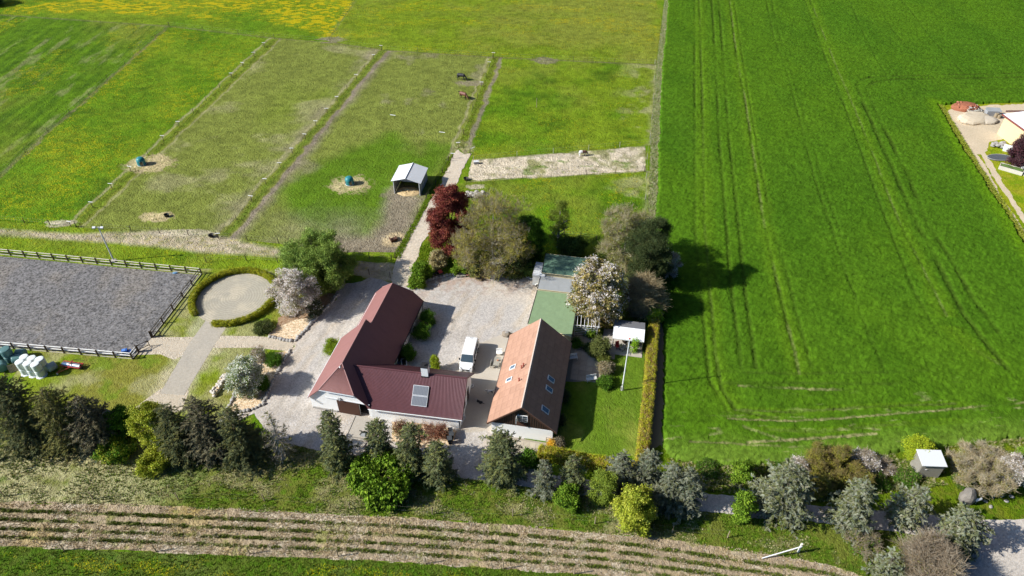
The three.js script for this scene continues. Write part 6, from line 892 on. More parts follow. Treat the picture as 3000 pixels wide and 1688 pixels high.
// ---------- van ----------
{
  const A = G(1172, 934), B = G(1190, 862), ang = Math.atan2(A[0] - B[0], A[1] - B[1]), c = [(A[0] + B[0]) / 2 + 0.0, (A[1] + B[1]) / 2 + 0.6], t = thing('van', 'white passenger van parked on the gravel by the concrete apron', 'van', c[0], c[1], ang, undefined, 0.03);
  const paint = new THREE.MeshPhysicalMaterial({ color: col(0.82, 0.82, 0.81), roughness: 0.35, clearcoat: 0.8, clearcoatRoughness: 0.1 });
  const prof = [[-2.6, 0.36], [-2.66, 0.8], [-2.62, 1.3], [-2.5, 1.82], [-2.35, 1.93], [-1.5, 1.98], [0.5, 1.97], [0.78, 1.93], [1.66, 1.27], [1.85, 1.18], [2.42, 1.0], [2.6, 0.82], [2.66, 0.55], [2.6, 0.34]];
  const sh = new THREE.Shape(prof.map((p) => new THREE.Vector2(p[0], p[1]))); const arch = (z) => { const h = new THREE.Path(); h.absarc(z, 0.4, 0.40, 0, 6.283); return h; };
  const g = new THREE.ExtrudeGeometry(sh, { depth: 1.76, bevelEnabled: true, bevelSize: 0.09, bevelThickness: 0.09, bevelSegments: 3, curveSegments: 6 }); g.translate(0, 0, -0.88); g.rotateY(-Math.PI / 2);
  const p = g.attributes.position; const nar = (y, z) => (1 - 0.16 * sstep(0.95, 2.0, y)) * (1 - 0.1 * sstep(1.7, 2.75, z)); for (let i = 0; i < p.count; i++) p.setX(i, p.getX(i) * nar(p.getY(i), p.getZ(i))); g.computeVertexNormals();
  part(t, 'body', g, paint);
  const hw = (y, z) => 0.985 * nar(y, z), face = (pts, off) => { const q = pts.map(([x, y, z]) => [x * hw(y, z) + Math.sign(x) * off, y, z]); return quad(...q); };
  const wsz = (y) => mix(0.80, 1.70, (1.93 - y) / 0.66) + 0.02, k = 0.93;
  part(t, 'windscreen', quad([-k * hw(1.9, 0.9), 1.95, wsz(1.86) + 0.02], [k * hw(1.9, 0.9), 1.95, wsz(1.86) + 0.02], [k * hw(1.3, 1.7), 1.33, wsz(1.29) + 0.06], [-k * hw(1.3, 1.7), 1.33, wsz(1.29) + 0.06]).translate(0, 0.06, 0.06), new THREE.MeshStandardMaterial({ color: col(0.05, 0.075, 0.095), roughness: 0.08, side: THREE.DoubleSide }));
  for (const s of [-1, 1]) {
    part(t, 'side_window', face([[s, 1.25, 1.35], [s, 1.25, 0.35], [s, 1.78, 0.35], [s, 1.78, 0.85]], 0.03), M.glass); part(t, 'side_window', face([[s, 1.25, 0.25], [s, 1.25, -1.0], [s, 1.78, -1.0], [s, 1.78, 0.25]], 0.03), M.glass); part(t, 'side_window', face([[s, 1.25, -1.12], [s, 1.25, -2.25], [s, 1.76, -2.2], [s, 1.78, -1.12]], 0.03), M.glass);
    part(t, 'door_seam', face([[s, 0.45, 0.32], [s, 0.45, 0.29], [s, 1.85, 0.29], [s, 1.85, 0.32]], 0.025), M.grey); part(t, 'door_handle', bx(0.03, 0.05, 0.2, s * (hw(1.1, 0) + 0.03), 1.1, 0.5), M.black);
    const mi = part(t, 'mirror', bx(0.2, 0.24, 0.16, s * 1.09, 1.3, 1.28), M.black); part(mi, 'mirror_arm', bx(0.14, 0.06, 0.08, s * 0.98, 1.25, 1.28), M.black);
    const hl = part(t, 'headlight', quad([s * 0.52, 0.96, 2.6], [s * 0.86, 1.06, 2.28], [s * 0.88, 0.88, 2.4], [s * 0.55, 0.84, 2.64]).translate(s * 0.02, 0.05, 0.09), new THREE.MeshStandardMaterial({ color: col(0.16, 0.17, 0.18), roughness: 0.1, side: THREE.DoubleSide })); part(t, 'tail_light', bx(0.06, 0.6, 0.1, s * 0.9, 1.2, -2.66), M.red);
    for (const z of [1.62, -1.5]) { const w = part(t, 'wheel', new THREE.CylinderGeometry(0.345, 0.345, 0.24, 20).rotateZ(Math.PI / 2).translate(s * 0.9, 0.345, z), M.rubber); part(w, 'rim', new THREE.CylinderGeometry(0.22, 0.22, 0.25, 14).rotateZ(Math.PI / 2).translate(s * 0.905, 0.345, z), M.steel); part(t, 'wheel_arch', new THREE.TorusGeometry(0.4, 0.05, 5, 14, Math.PI).rotateY(Math.PI / 2).translate(s * 0.965, 0.36, z), M.black); }
  }
  part(t, 'grille', bx(1.05, 0.2, 0.06, 0, 0.72, 2.74), M.black); part(t, 'badge', new THREE.SphereGeometry(0.1, 10, 6).scale(1.5, 0.75, 0.3).translate(0, 0.74, 2.78), M.chrome); part(t, 'lower_grille', bx(1.2, 0.13, 0.05, 0, 0.44, 2.72), M.black); t.scale.setScalar(1.05); part(t, 'number_plate', bx(0.52, 0.11, 0.02, 0, 0.56, 2.77), M.trim); part(t, 'rear_window', quad([-0.72, 1.3, -2.72], [0.72, 1.3, -2.72], [0.66, 1.78, -2.6], [-0.66, 1.78, -2.6]).translate(0, 0, -0.05), M.glass); part(t, 'brake_light', bx(0.5, 0.03, 0.12, 0, 2.05, -2.2), M.grey); for (const s of [-0.55, 0.55]) part(t, 'roof_fixing', bx(0.08, 0.03, 0.12, s, 2.08, 0.1), M.grey); for (const s of [-1, 1]) part(t, 'wiper', rod([s * 0.3, 1.46, 1.7], [s * 0.3 + 0.5, 1.62, 1.48], 0.012), M.black);
}
// ---------- poles ----------
{ const g = G(286.7, 657), t = thing('lamp_post', 'tall grey floodlight mast behind the riding arena fence', 'lamp post', g[0], g[1]); part(t, 'pole', cy(0.085, 0.13, 7.2, 10, 0, 3.6, 0), M.galv); part(t, 'foot', bx(0.7, 0.25, 0.7, 0, 0.12, 0), M.concrete); part(t, 'cross_arm', rod([-0.75, 7.15, 0.1], [0.75, 7.15, -0.1], 0.04), M.galv); for (const s of [-0.65, 0.65]) { const l = part(t, 'floodlight', bx(0.5, 0.14, 0.34, s, 7.22, 0.15, 0, 0.5), M.galv); part(l, 'lens', bx(0.5, 0.02, 0.36, s, 7.12, 0.2, 0, 0.5), M.glass); } part(t, 'conduit', rod([0.1, 0.2, 0.1], [0.1, 1.8, 0.1], 0.03), M.grey); }
{ const g = G(1564.5, 982.6), t = thing('flagpole', 'tall white flagpole on the garden lawn', 'flagpole', g[0], g[1]); part(t, 'pole', cy(0.06, 0.11, 10.2, 12, 0, 5.1, 0), M.whitePlastic); part(t, 'knob', new THREE.SphereGeometry(0.13, 10, 8).translate(0, 10.3, 0), mat(0.4, 0.08, 0.05, 0.4)); part(t, 'foot_plates', [bx(0.1, 0.8, 0.16, -0.17, 0.4, 0), bx(0.1, 0.8, 0.16, 0.17, 0.4, 0)], M.greyWood); part(t, 'halyard_cleat', bx(0.06, 0.2, 0.05, -0.1, 1.3, 0.08), M.grey); }
// ---------- feeders ----------
for (const [x, y, l] of [[357, 414, 'teal dome hay feeder beside the west paddock fence'], [880, 463, 'teal dome hay feeder in the shelter paddock']]) {
  const g = G(x, y), t = thing('hay_feeder', l, 'hay feeder', g[0], g[1], 0.5);
  const pts = [[0.84, 0.05], [0.86, 0.3], [0.84, 1.05], [0.72, 1.42], [0.5, 1.6], [0.18, 1.68], [0, 1.68]].map((p) => new THREE.Vector2(...p));
  const seg = 4; for (let i = 0; i < seg; i++) part(t, 'shell_wall', new THREE.LatheGeometry(pts.slice(0, 3), 7, i / seg * 6.283 + 0.33, 6.283 / seg - 0.66), M.teal);
  part(t, 'dome', new THREE.LatheGeometry(pts.slice(2), 28), M.teal); part(t, 'base_ring', new THREE.TorusGeometry(0.85, 0.05, 6, 28).rotateX(Math.PI / 2).translate(0, 0.08, 0), M.galv); for (let i = 0; i < seg; i++) { const a = i / seg * 6.283 + 1.57; part(t, 'opening_frame', rod([0.86 * Math.sin(a - 1.57 + 0.3), 0.1, 0.86 * Math.cos(a - 1.57 + 0.3)], [0.85 * Math.sin(a - 1.57 + 0.3), 1.1, 0.85 * Math.cos(a - 1.57 + 0.3)], 0.03), M.galv); }
  part(t, 'hay_fill', cy(0.6, 0.72, 0.6, 16, 0, 0.34, 0), M.straw);
}
// ---------- wrapped bales ----------
const wrapW = noiseTint(0.70, 0.735, 0.70, 0.22, 2, 0.35), wrapP = noiseTint(0.40, 0.48, 0.43, 0.25, 2, 0.35), wrapT = noiseTint(0.105, 0.20, 0.195, 0.3, 2, 0.3);
function baleGeo(r, h) { const pts = [[0, 0], [r * 0.86, 0], [r * 0.97, 0.06], [r, 0.18], [r * 1.02, h / 2], [r, h - 0.18], [r * 0.96, h - 0.05], [r * 0.8, h], [0, h]].map((p) => new THREE.Vector2(...p)); const g = new THREE.LatheGeometry(pts, 26); const p = g.attributes.position; for (let i = 0; i < p.count; i++) { const x = p.getX(i), y = p.getY(i), z = p.getZ(i), k = 1 + 0.05 * (vn(Math.atan2(z, x) * 3 + 9, y * 4) - 0.5); p.setXYZ(i, x * k, y, z * k); } g.computeVertexNormals(); return g; }
const bg = baleGeo(0.62, 1.2), bgT = baleGeo(0.72, 1.25);
function bale(label, px, py, lvl, geo, m, o = {}) { const g = G(px, py), t = thing('wrapped_bale', label, 'bale', g[0], g[1], o.turn ?? 0, o.group, lvl); const q = part(t, 'wrapping', geo, m); if (o.lying) { q.rotation.z = Math.PI / 2; q.position.set(0.6, 0.66, 0); q.position.y = o.lying; } if (o.skirt) part(t, 'loose_film', cy(0.7, 0.78, 0.1, 9, 0.05, 0.05, 0.05), M.whitePlastic); return t; }
const wb = [[66.7, 938], [86.4, 941.5], [105, 944]], wbk = [[77.5, 926], [96.7, 929], [116, 931.5]];
wb.forEach((p, i) => { const w = ['beside the wooden pallet', 'in the middle of the front row', 'at the east end of the front row'][i]; bale('lower white wrapped bale ' + w, p[0], p[1], 0.02, bg, wrapW, { skirt: 1 }); bale('upper white wrapped bale ' + w, p[0], p[1], 1.22, bg, wrapW); });
wbk.forEach((p, i) => { const w = ['behind the bale by the pallet', 'in the middle of the back row', 'at the east end of the back row'][i]; bale('lower white wrapped bale ' + w, p[0], p[1], 0.02, bg, wrapW, {}); bale('upper white wrapped bale ' + w, p[0], p[1], 1.22, bg, wrapW); });
bale('single pale green bale lying beside the white stacks', 134, 930, 0.02, bg, wrapP, { lying: 0.62, turn: 0.9 });
bale('upper dark green bale topping the stack behind the pallet', 30, 908, 1.28, bgT, wrapT); bale('lower dark green bale under another, behind the pallet', 30, 908, 0.02, bgT, wrapT);
bale('upper dark green bale at the west end, topping its stack', -2, 906, 1.28, bgT, wrapT); bale('lower dark green bale at the west end under another', -2, 906, 0.02, bgT, wrapT);
bale('dark green bale lying in front beside the leaning pallet', 10, 930, 0.02, bgT, wrapT, { lying: 0.73, turn: -0.9 }); bale('dark green bale lying between the pallet and the white stacks', 50, 912, 0.02, bgT, wrapT, { lying: 0.73, turn: 0.3 }); bale('dark green bale lying against the arena fence', 58, 899, 0.02, bgT, wrapT, { lying: 0.73, turn: 0.1 }); bale('dark green bale lying at the west edge of the heap', -14, 930, 0.02, bgT, wrapT, { lying: 0.73, turn: -0.6 });
{ const g = G(37, 934), t = thing('pallet', 'wooden pallet leaning against the dark green bales', 'pallet', g[0], g[1], 0.6), q = new THREE.Group(); for (let i = 0; i < 7; i++) part(t, 'slat', bx(0.13, 1.2, 0.025, -0.52 + i * 0.174, 0.56, -0.16, 0, -0.5), M.wood); for (const y of [-0.5, 0, 0.5]) part(t, 'bearer', bx(1.2, 0.1, 0.1, 0, 0.56 + y * 0.87, -0.2 - y * 0.48, 0, -0.5), M.wood); }
{ const g = G(181, 926), t = thing('field_roller', 'small steel field roller on a red frame beside the bales', 'roller', g[0], g[1], -0.18); for (const x of [-0.72, 0.72]) part(t, 'drum', new THREE.CylinderGeometry(0.36, 0.36, 1.38, 20).rotateZ(Math.PI / 2).translate(x, 0.38, -0.2), mat(0.5, 0.5, 0.53, 0.3, { metalness: 0.7 })); part(t, 'frame', [bx(3.1, 0.09, 0.09, 0, 0.52, 0.28), bx(3.1, 0.09, 0.09, 0, 0.52, -0.68), bx(0.09, 0.09, 1.0, -1.52, 0.52, -0.2), bx(0.09, 0.09, 1.0, 1.52, 0.52, -0.2), bx(0.08, 0.4, 0.08, 0, 0.7, -0.2), bx(0.08, 0.08, 1.0, 0, 0.85, -0.2)], M.red); part(t, 'draw_bar', [rod([-0.8, 0.5, 0.3], [-1.3, 0.3, 1.6], 0.05), rod([0.1, 0.5, 0.3], [-1.3, 0.3, 1.6], 0.05)], M.red); part(t, 'jockey_stand', bx(0.1, 0.35, 0.16, -1.2, 0.17, 1.5), M.trim); part(t, 'hydraulic_hose', new THREE.TubeGeometry(new THREE.CatmullRomCurve3([[0, 0.8, -0.2], [0.2, 1.2, -0.4], [0.5, 1.0, -0.8], [1.7, 0.8, -0.9]].map((p) => new THREE.Vector3(...p))), 14, 0.03, 5), M.black); }
// ---------- small things in the farmyard ----------
const place = (n, l, cat, x, y, turn = 0, lift = 0.025) => { const g = G(x, y); return thing(n, l, cat, g[0], g[1], turn, undefined, lift); };
{ const t = place('jump_block', 'blue plastic block in the arena corner', 'block', 319, 889, 0.3, 0.04); part(t, 'body', [bx(0.75, 0.7, 0.6, -0.15, 0.36, 0), bx(0.5, 0.45, 0.6, 0.42, 0.23, 0.05)], M.blue); part(t, 'top_face', bx(0.5, 0.03, 0.5, -0.2, 0.735, 0), mat(0.1, 0.24, 0.6, 0.4)); }
{ const t = place('blue_sack', 'small blue sack lying on the arena surface', 'sack', 441, 688, 0.2, 0.035); const g = new THREE.SphereGeometry(0.35, 10, 6).scale(1.3, 0.35, 0.7).translate(0, 0.1, 0); part(t, 'sack', g, mat(0.12, 0.25, 0.4, 0.6)); part(t, 'tie', cy(0.05, 0.08, 0.12, 6, 0.45, 0.12, 0), M.grey); }
function blob(r, seed, fx = 1, fy = 1, fz = 1, n = 12) { const g = new THREE.IcosahedronGeometry(r, 2); const p = g.attributes.position; for (let i = 0; i < p.count; i++) { const x = p.getX(i), y = p.getY(i), z = p.getZ(i), k = 0.78 + 0.44 * (vn(x / r * 1.6 + seed, y / r * 1.6 + z / r * 1.3 + seed * 2)); p.setXYZ(i, x * k * fx, y * k * fy, z * k * fz); } g.computeVertexNormals(); return g; }
{ const t = place('boulder', 'rounded boulder at the corner of the concrete apron', 'boulder', 1274, 844); part(t, 'rock', blob(0.6, 3, 1.2, 0.75, 0.9).translate(0, 0.3, 0), noiseTint(0.26, 0.215, 0.165, 0.6, 3)); part(t, 'top_stone', blob(0.22, 9, 1.3, 0.5, 1).translate(0.1, 0.68, 0), M.stone); }
{ const t = place('name_stone', 'large grey boulder carrying a white sign at the roadside', 'boulder', 2428, 1260, 0.4); part(t, 'rock', blob(1.05, 13.7, 0.9, 1.3, 0.75).translate(0, 0.8, 0), noiseTint(0.20, 0.18, 0.155, 0.7, 2)); part(t, 'sign_board', new THREE.CapsuleGeometry(0.17, 0.8, 4, 10).scale(1, 1, 0.35).rotateZ(1.45).rotateX(-0.7).translate(0.75, 1.0, 0.85), M.whitePlastic); part(t, 'sign_post', rod([0.75, 0, 0.8], [0.75, 0.95, 0.82], 0.04), M.grey); }
for (const [x, y] of [[2468, 1246], [2478, 1262], [2492, 1276], [2496, 1250], [2520, 1248], [2532, 1262], [2544, 1250]]) { const g = G(x, y), t = thing('field_stone', 'small pale stone in the roadside grass', 'stone', g[0], g[1], x, 'pale stones in the roadside grass', 0.03); part(t, 'rock', blob(0.22, x * 0.37, 1.3, 0.5, 1).translate(0, 0.07, 0), M.stone); }
{ const t = place('boom_barrier', 'white wooden barrier arm sloping from its post to the ground', 'barrier', 2007, 1390, 0.12); part(t, 'post', [bx(0.17, 1.75, 0.17, 0, 0.87, 0), cy(0.13, 0.13, 0.12, 8, 0, 1.8, 0)], noiseTint(0.72, 0.69, 0.6, 0.3, 3)); part(t, 'arm', [rod([0, 1.42, 0.1], [-4.4, 0.1, 0.25], 0.085, 0.075, 4)], M.trim); part(t, 'hinge', bx(0.22, 0.16, 0.12, 0, 1.4, 0.08), M.galv); }
// bins by the wing corner
[[1134, 1094, 'black wheeled bin nearest the wing wall'], [1136, 1104, 'dark grey wheeled bin in the middle of three'], [1132, 1115, 'black wheeled bin at the drive end of three']].forEach(([x, y, l]) => { const t = place('wheeled_bin', l, 'bin', x, y, 0.2), g = bx(0.56, 1.0, 0.6, 0, 0.53, 0), p = g.attributes.position; for (let i = 0; i < p.count; i++) if (p.getY(i) < 0.5) p.setXYZ(i, p.getX(i) * 0.8, p.getY(i), p.getZ(i) * 0.8); part(t, 'body', g, M.black); part(t, 'lid', bx(0.62, 0.06, 0.7, 0, 1.06, 0, 0, 0.06), mat(0.05, 0.055, 0.06, 0.5)); part(t, 'handle', rod([-0.22, 1.0, -0.38], [0.22, 1.0, -0.38], 0.02), M.black); for (const s of [-0.24, 0.24]) part(t, 'wheel', new THREE.CylinderGeometry(0.1, 0.1, 0.06, 10).rotateZ(1.57).translate(s, 0.1, -0.26), M.rubber); });
// concrete pit cover by the barn door
{ const t = place('pit_cover', 'concrete pit with a slab lid before the barn door', 'slab', 908, 1078, -0.18); part(t, 'slab', metreUv(bx(2.6, 0.3, 3.4, 0, 0.15, 0)), M.concrete); part(t, 'rim', [bx(2.9, 0.2, 0.22, 0, 0.12, 1.9), bx(0.14, 0.36, 3.4, -1.36, 0.18, 0), bx(0.14, 0.36, 3.4, 1.36, 0.18, 0)], M.concrete); part(t, 'hatch', bx(0.75, 0.06, 0.75, 0.8, 0.34, 1.1), M.greyFelt); part(t, 'step', metreUv(bx(2.9, 0.14, 0.7, 0, 0.07, 2.5)), M.concrete); }
{ const t = place('curved_kerb', 'curved row of edging stones by the barn corner', 'edging', 812, 1046); for (let i = 0; i < 11; i++) { const a = 3.4 - i * 0.13, o = part(t, 'kerb_stone', bx(0.16, 0.2, 0.34, Math.cos(a) * 3 + 2.9, 0.1, Math.sin(a) * -3 + 0.2, -a), M.stone); } }
// white tub, agave, flower pots along the barn
{ const t = place('stone_trough', 'white stone trough beside the barn wall', 'trough', 1017, 917, 0.2); part(t, 'basin', [bx(0.12, 0.5, 1.5, -0.35, 0.27, 0), bx(0.12, 0.5, 1.5, 0.35, 0.27, 0), bx(0.6, 0.5, 0.12, 0, 0.27, 0.7), bx(0.6, 0.5, 0.12, 0, 0.27, -0.7)], M.white); part(t, 'soil', bx(0.6, 0.3, 1.3, 0, 0.2, 0), M.darkWood); }
{ const t = place('yucca', 'spiky green yucca next to the white trough', 'plant', 1004, 922); reseed(77); for (let i = 0; i < 26; i++) { const a = rr(0, 6.28), e = rr(0.2, 1.2), L = rr(0.6, 1.0); part(t, 'leaf', rod([0, 0.1, 0], [Math.cos(a) * Math.cos(e) * L, 0.1 + Math.sin(e) * L, Math.sin(a) * Math.cos(e) * L], 0.035, 0.004, 3), mat(0.1, 0.17, 0.05)); } }
// garden table set between the van and the house
{ const t = place('patio_table', 'grey garden table under the west eaves of the house', 'table', 1250, 918, -0.18); part(t, 'top', bx(0.9, 0.05, 1.7, 0, 0.74, 0), M.greyWood); for (const x of [-0.38, 0.38]) for (const z of [-0.75, 0.75]) part(t, 'leg', bx(0.07, 0.72, 0.07, x, 0.36, z), M.greyWood); part(t, 'flower_pot', cy(0.13, 0.1, 0.18, 10, 0.1, 0.86, -0.1), mat(0.5, 0.22, 0.12)); }
for (const [x, y, a, l, m] of [[1240, 922, 1.4, 'grey garden chair west of the patio table', M.greyWood], [1256, 892, 0, 'white cushioned garden bench at the house wall', M.trim]]) { const t = place('patio_chair', l, 'chair', x, y, a); part(t, 'seat', bx(0.9, 0.08, 0.6, 0, 0.44, 0), m); part(t, 'backrest', bx(0.9, 0.5, 0.07, 0, 0.75, -0.28), m); for (const sx of [-0.38, 0.38]) for (const sz of [-0.24, 0.24]) part(t, 'leg', bx(0.05, 0.42, 0.05, sx, 0.21, sz), M.darkWood); }
for (const [x, y, a, l] of [[1440, 905, 0.2, 'white slatted bench against the house terrace wall'], [1488, 958, 0.2, 'small white slatted bench on the shaded terrace']]) { const t = place('slatted_bench', l, 'bench', x, y, a, 0.05); for (let i = 0; i < 4; i++) part(t, 'seat_slat', bx(1.5, 0.04, 0.1, 0, 0.45, -0.2 + i * 0.14), M.trim); for (let i = 0; i < 3; i++) part(t, 'back_slat', bx(1.5, 0.1, 0.04, 0, 0.6 + i * 0.15, -0.3), M.trim); for (const sx of [-0.68, 0.68]) part(t, 'leg', [bx(0.06, 0.45, 0.06, sx, 0.22, 0.2), bx(0.06, 0.95, 0.06, sx, 0.47, -0.3)], M.trim); }
// paved terrace: single slabs in view
{ const base = struct('terrace', sheet(TERRACE, 0.028), mat(0.2, 0.18, 0.15, 0.95)), gs = [new THREE.BoxGeometry(0.98, 0.05, 0.98), new THREE.BoxGeometry(0.97, 0.055, 0.97)], ms = [0, 1, 2].map((i) => noiseTint(0.34 + i * 0.025, 0.285 + i * 0.022, 0.225 + i * 0.018, 0.3, 2)), a = -10.3 * Math.PI / 180; reseed(31);
  for (let i = -2; i < 14; i++) for (let j = -2; j < 16; j++) { const o = G(1424, 960), x = o[0] + Math.cos(-a) * i + Math.sin(-a) * j, z = o[1] + Math.sin(-a) * i - Math.cos(-a) * j; if (sd(TERRACE, x, z) < 0.45) continue; const p = part(base, 'paving_slab', gs[(i + j) & 1], ms[Math.floor(rnd() * 3)]); p.position.set(x, 0.035, z); p.rotation.y = a; }
}
{ const base = struct('house_apron', sheet(W([[1237, 1092], [1395, 1118], [1352, 1138], [1330, 1150], [1262, 1122], [1232, 1102]]), 0.048), mat(0.3, 0.26, 0.2, 0.95)), g = new THREE.BoxGeometry(0.78, 0.04, 0.78), ms = [0, 1, 2].map((i) => noiseTint(0.40 + i * 0.03, 0.35 + i * 0.025, 0.27 + i * 0.02, 0.35, 2)); reseed(32); const P = W([[1237, 1092], [1395, 1118], [1352, 1138], [1330, 1150], [1262, 1122], [1232, 1102]]), o = G(1237, 1092), a = -10.3 * Math.PI / 180; for (let i = 0; i < 13; i++) for (let j = 0; j < 5; j++) { const x = o[0] + (Math.cos(-a) * i - Math.sin(-a) * j) * 0.8, z = o[1] + (Math.sin(-a) * i + Math.cos(-a) * j) * 0.8; if (sd(P, x, z) < 0.35) continue; const p = part(base, 'paving_slab', g, ms[Math.floor(rnd() * 3)]); p.position.set(x, 0.05, z); p.rotation.y = a; } }
// boulder edging of the beds and the yard
function edging(label, pts, gap, r) { reseed(treeSeed += 5); const c = pts[0], t = thing('stone_edging', label, 'stones', c[0], c[1], 0, undefined, 0.03), gs = [1, 2, 3, 4].map((i) => blob(r, i * 5.1, 1.1, 0.8, 1)); for (let i = 1; i < pts.length; i++) { const a = pts[i - 1], b = pts[i], L = Math.hypot(b[0] - a[0], b[1] - a[1]), n = Math.max(1, Math.round(L / gap)); for (let k = 0; k < n; k++) { const o = part(t, 'stone', gs[Math.floor(rnd() * 4)], M.stone); o.position.set(mix(a[0], b[0], k / n) - c[0] + rr(-0.08, 0.08), r * 0.3, mix(a[1], b[1], k / n) - c[1] + rr(-0.08, 0.08)); o.rotation.y = rr(0, 6.28); o.scale.setScalar(rr(0.75, 1.25)); } } }
edging('row of field stones along the upper planting bed', W([[849, 742], [834, 762], [798, 798], [766, 834], [742, 858], [715, 856], [674, 846]]), 0.5, 0.27); edging('row of field stones round the lower planting bed', W([[730, 882], [699, 934], [677, 983], [662, 1017], [635, 1031], [566, 1044], [597, 979], [634, 918]]), 0.5, 0.25); edging('row of grey stones under the shrubs behind the yard', W([[1040, 722], [1064, 712], [1092, 700], [1150, 690], [1200, 688], [1250, 692], [1340, 686]]), 0.6, 0.3);
{ const P = W([[532, 990], [568, 944], [577, 948], [541, 1000]]), c = P[0], t = thing('stone_bank', 'low pale stone flower bank on the lawn beside the concrete path', 'flower bank', c[0], c[1]), gs = [1, 2, 3].map((i) => blob(0.24, i * 7.7, 1.1, 0.8, 1)), sm = noiseTint(0.55, 0.5, 0.43, 0.4, 3); reseed(61); const g = new THREE.ExtrudeGeometry(new THREE.Shape(P.map((p) => new THREE.Vector2(p[0] - c[0], -(p[1] - c[1])))), { depth: 0.5, bevelEnabled: false }); g.rotateX(-Math.PI / 2); part(t, 'bank', g, chipMat); for (let i = 0; i < 70; i++) { const u = rnd(), v = rnd(), x = mix(mix(P[0][0], P[1][0], u), mix(P[3][0], P[2][0], u), v) - c[0], z = mix(mix(P[0][1], P[1][1], u), mix(P[3][1], P[2][1], u), v) - c[1], o = part(t, 'stone', gs[i % 3], sm); o.position.set(x, 0.52 - 0.3 * (i % 2), z); o.rotation.y = rr(0, 6); o.scale.setScalar(rr(0.6, 1.1)); } }
// firewood, pallets and machine under the shrubs
{ const t = place('harrow', 'rusty black and red field harrow at the yard edge', 'farm machine', 1100, 696, 0.55); part(t, 'frame', [bx(2.4, 0.12, 0.12, 0, 0.55, 0.3), bx(2.4, 0.12, 0.12, 0, 0.55, -0.3), bx(0.12, 0.12, 0.8, -1, 0.55, 0), bx(0.12, 0.12, 0.8, 1, 0.55, 0)], M.black); part(t, 'seat_box', bx(0.6, 0.35, 0.5, 0.6, 0.78, 0), M.red); for (let i = 0; i < 9; i++) part(t, 'tine', rod([-1.1 + i * 0.27, 0.5, i % 2 ? 0.3 : -0.3], [-1.2 + i * 0.27, 0.03, i % 2 ? 0.5 : -0.1], 0.03), M.steel); part(t, 'draw_bar', rod([-1.1, 0.5, 0], [-3.0, 0.35, 0.3], 0.06), M.black); for (const z of [-0.55, 0.55]) part(t, 'wheel', new THREE.TorusGeometry(0.36, 0.08, 6, 16).translate(0.4, 0.44, z), M.rubber); }
for (const [x, y, a, l, w] of [[1160, 694, 0.1, 'grey flat pallet lying by the yard shrubs', M.greyWood], [1182, 692, -0.05, 'reddish pallet stack lying by the yard shrubs', noiseTint(0.4, 0.2, 0.15, 0.4, 2)], [1208, 700, 1.2, 'pale pallet lying beside the firewood', M.wood]]) { const t = place('flat_pallet', l, 'pallet', x, y, a); for (let i = 0; i < 6; i++) part(t, 'slat', bx(1.6, 0.03, 0.13, 0, 0.3, -0.45 + i * 0.18), w); for (const s of [-0.7, 0, 0.7]) part(t, 'bearer', bx(0.12, 0.26, 1.05, s, 0.14, 0), w); }
{ const t = place('firewood_pile', 'small pile of split orange firewood by the pallets', 'firewood', 1220, 698); reseed(71); for (let i = 0; i < 34; i++) part(t, 'log', new THREE.CylinderGeometry(0.1, 0.1, 0.45, 5).rotateZ(rr(-0.4, 0.4) + 1.57).rotateY(rr(0, 3.1)).translate(rr(-0.7, 0.7), 0.1 + 0.55 * rnd() * rnd(), rr(-0.45, 0.45)), i % 3 ? mat(0.5, 0.3, 0.15) : M.wood); }
for (const [x, y, l] of [[420, 545, 'black feed tub tipped beside scattered straw'], [1172, 453, 'black bucket at the corner of the sandy paddock'], [532, 596, 'black drinking tub under the bridle track fence']]) { const t = place('feed_tub', l, 'tub', x, y, 0.3); part(t, 'tub', new THREE.LatheGeometry([[0.02, 0.03], [0.35, 0.03], [0.47, 0.5], [0.42, 0.5], [0.32, 0.1], [0.02, 0.1]].map((p) => new THREE.Vector2(...p)), 14), M.black); part(t, 'handle', new THREE.TorusGeometry(0.12, 0.02, 5, 10).translate(0.5, 0.46, 0), M.black); }
{ const t = place('hay_crate', 'brown wooden hay crate tipped open on straw by the track', 'crate', 990, 604, 0.5); for (const [w, h, d, x, y, z] of [[0.06, 0.5, 1.2, -0.6, 0.3, 0], [0.06, 0.5, 1.2, 0.5, 0.3, 0], [1.1, 0.5, 0.06, 0, 0.3, 0.6], [1.1, 0.06, 1.2, 0, 0.06, 0]]) part(t, 'panel', bx(w, h, d, x, y, z), M.brown); }
{ const t = place('feed_box', 'grey metal feed box on straw in the sandy paddock corner', 'box', 1198, 412, 0.1); part(t, 'box', bx(1.0, 0.5, 0.6, 0, 0.27, 0), M.grey); part(t, 'lid', bx(1.06, 0.05, 0.66, 0, 0.55, 0), M.galv); }
{ const t = place('paddock_sign', 'white sign board on a post at the track gate', 'sign', 1183, 388, 0.3); part(t, 'post', bx(0.1, 1.5, 0.1, 0, 0.75, 0), postM); part(t, 'board', bx(1.0, 0.14, 0.06, 0.5, 1.4, 0.05, 0, 0, 0.25), M.trim); }
{ const t = place('covered_trailer', 'dark tarpaulin covered trailer behind the brown spruces', 'trailer', 262, 1060, 0.1); part(t, 'tarp', blob(1.0, 4, 1.9, 0.8, 0.9).translate(0, 1.2, 0), mat(0.04, 0.05, 0.065, 0.5)); part(t, 'bed', bx(3, 0.3, 1.6, 0, 0.6, 0), M.grey); for (const x of [-0.7, 0.7]) part(t, 'wheel', new THREE.CylinderGeometry(0.33, 0.33, 0.2, 14).rotateX(1.57).translate(x, 0.33, 0.85), M.rubber); }
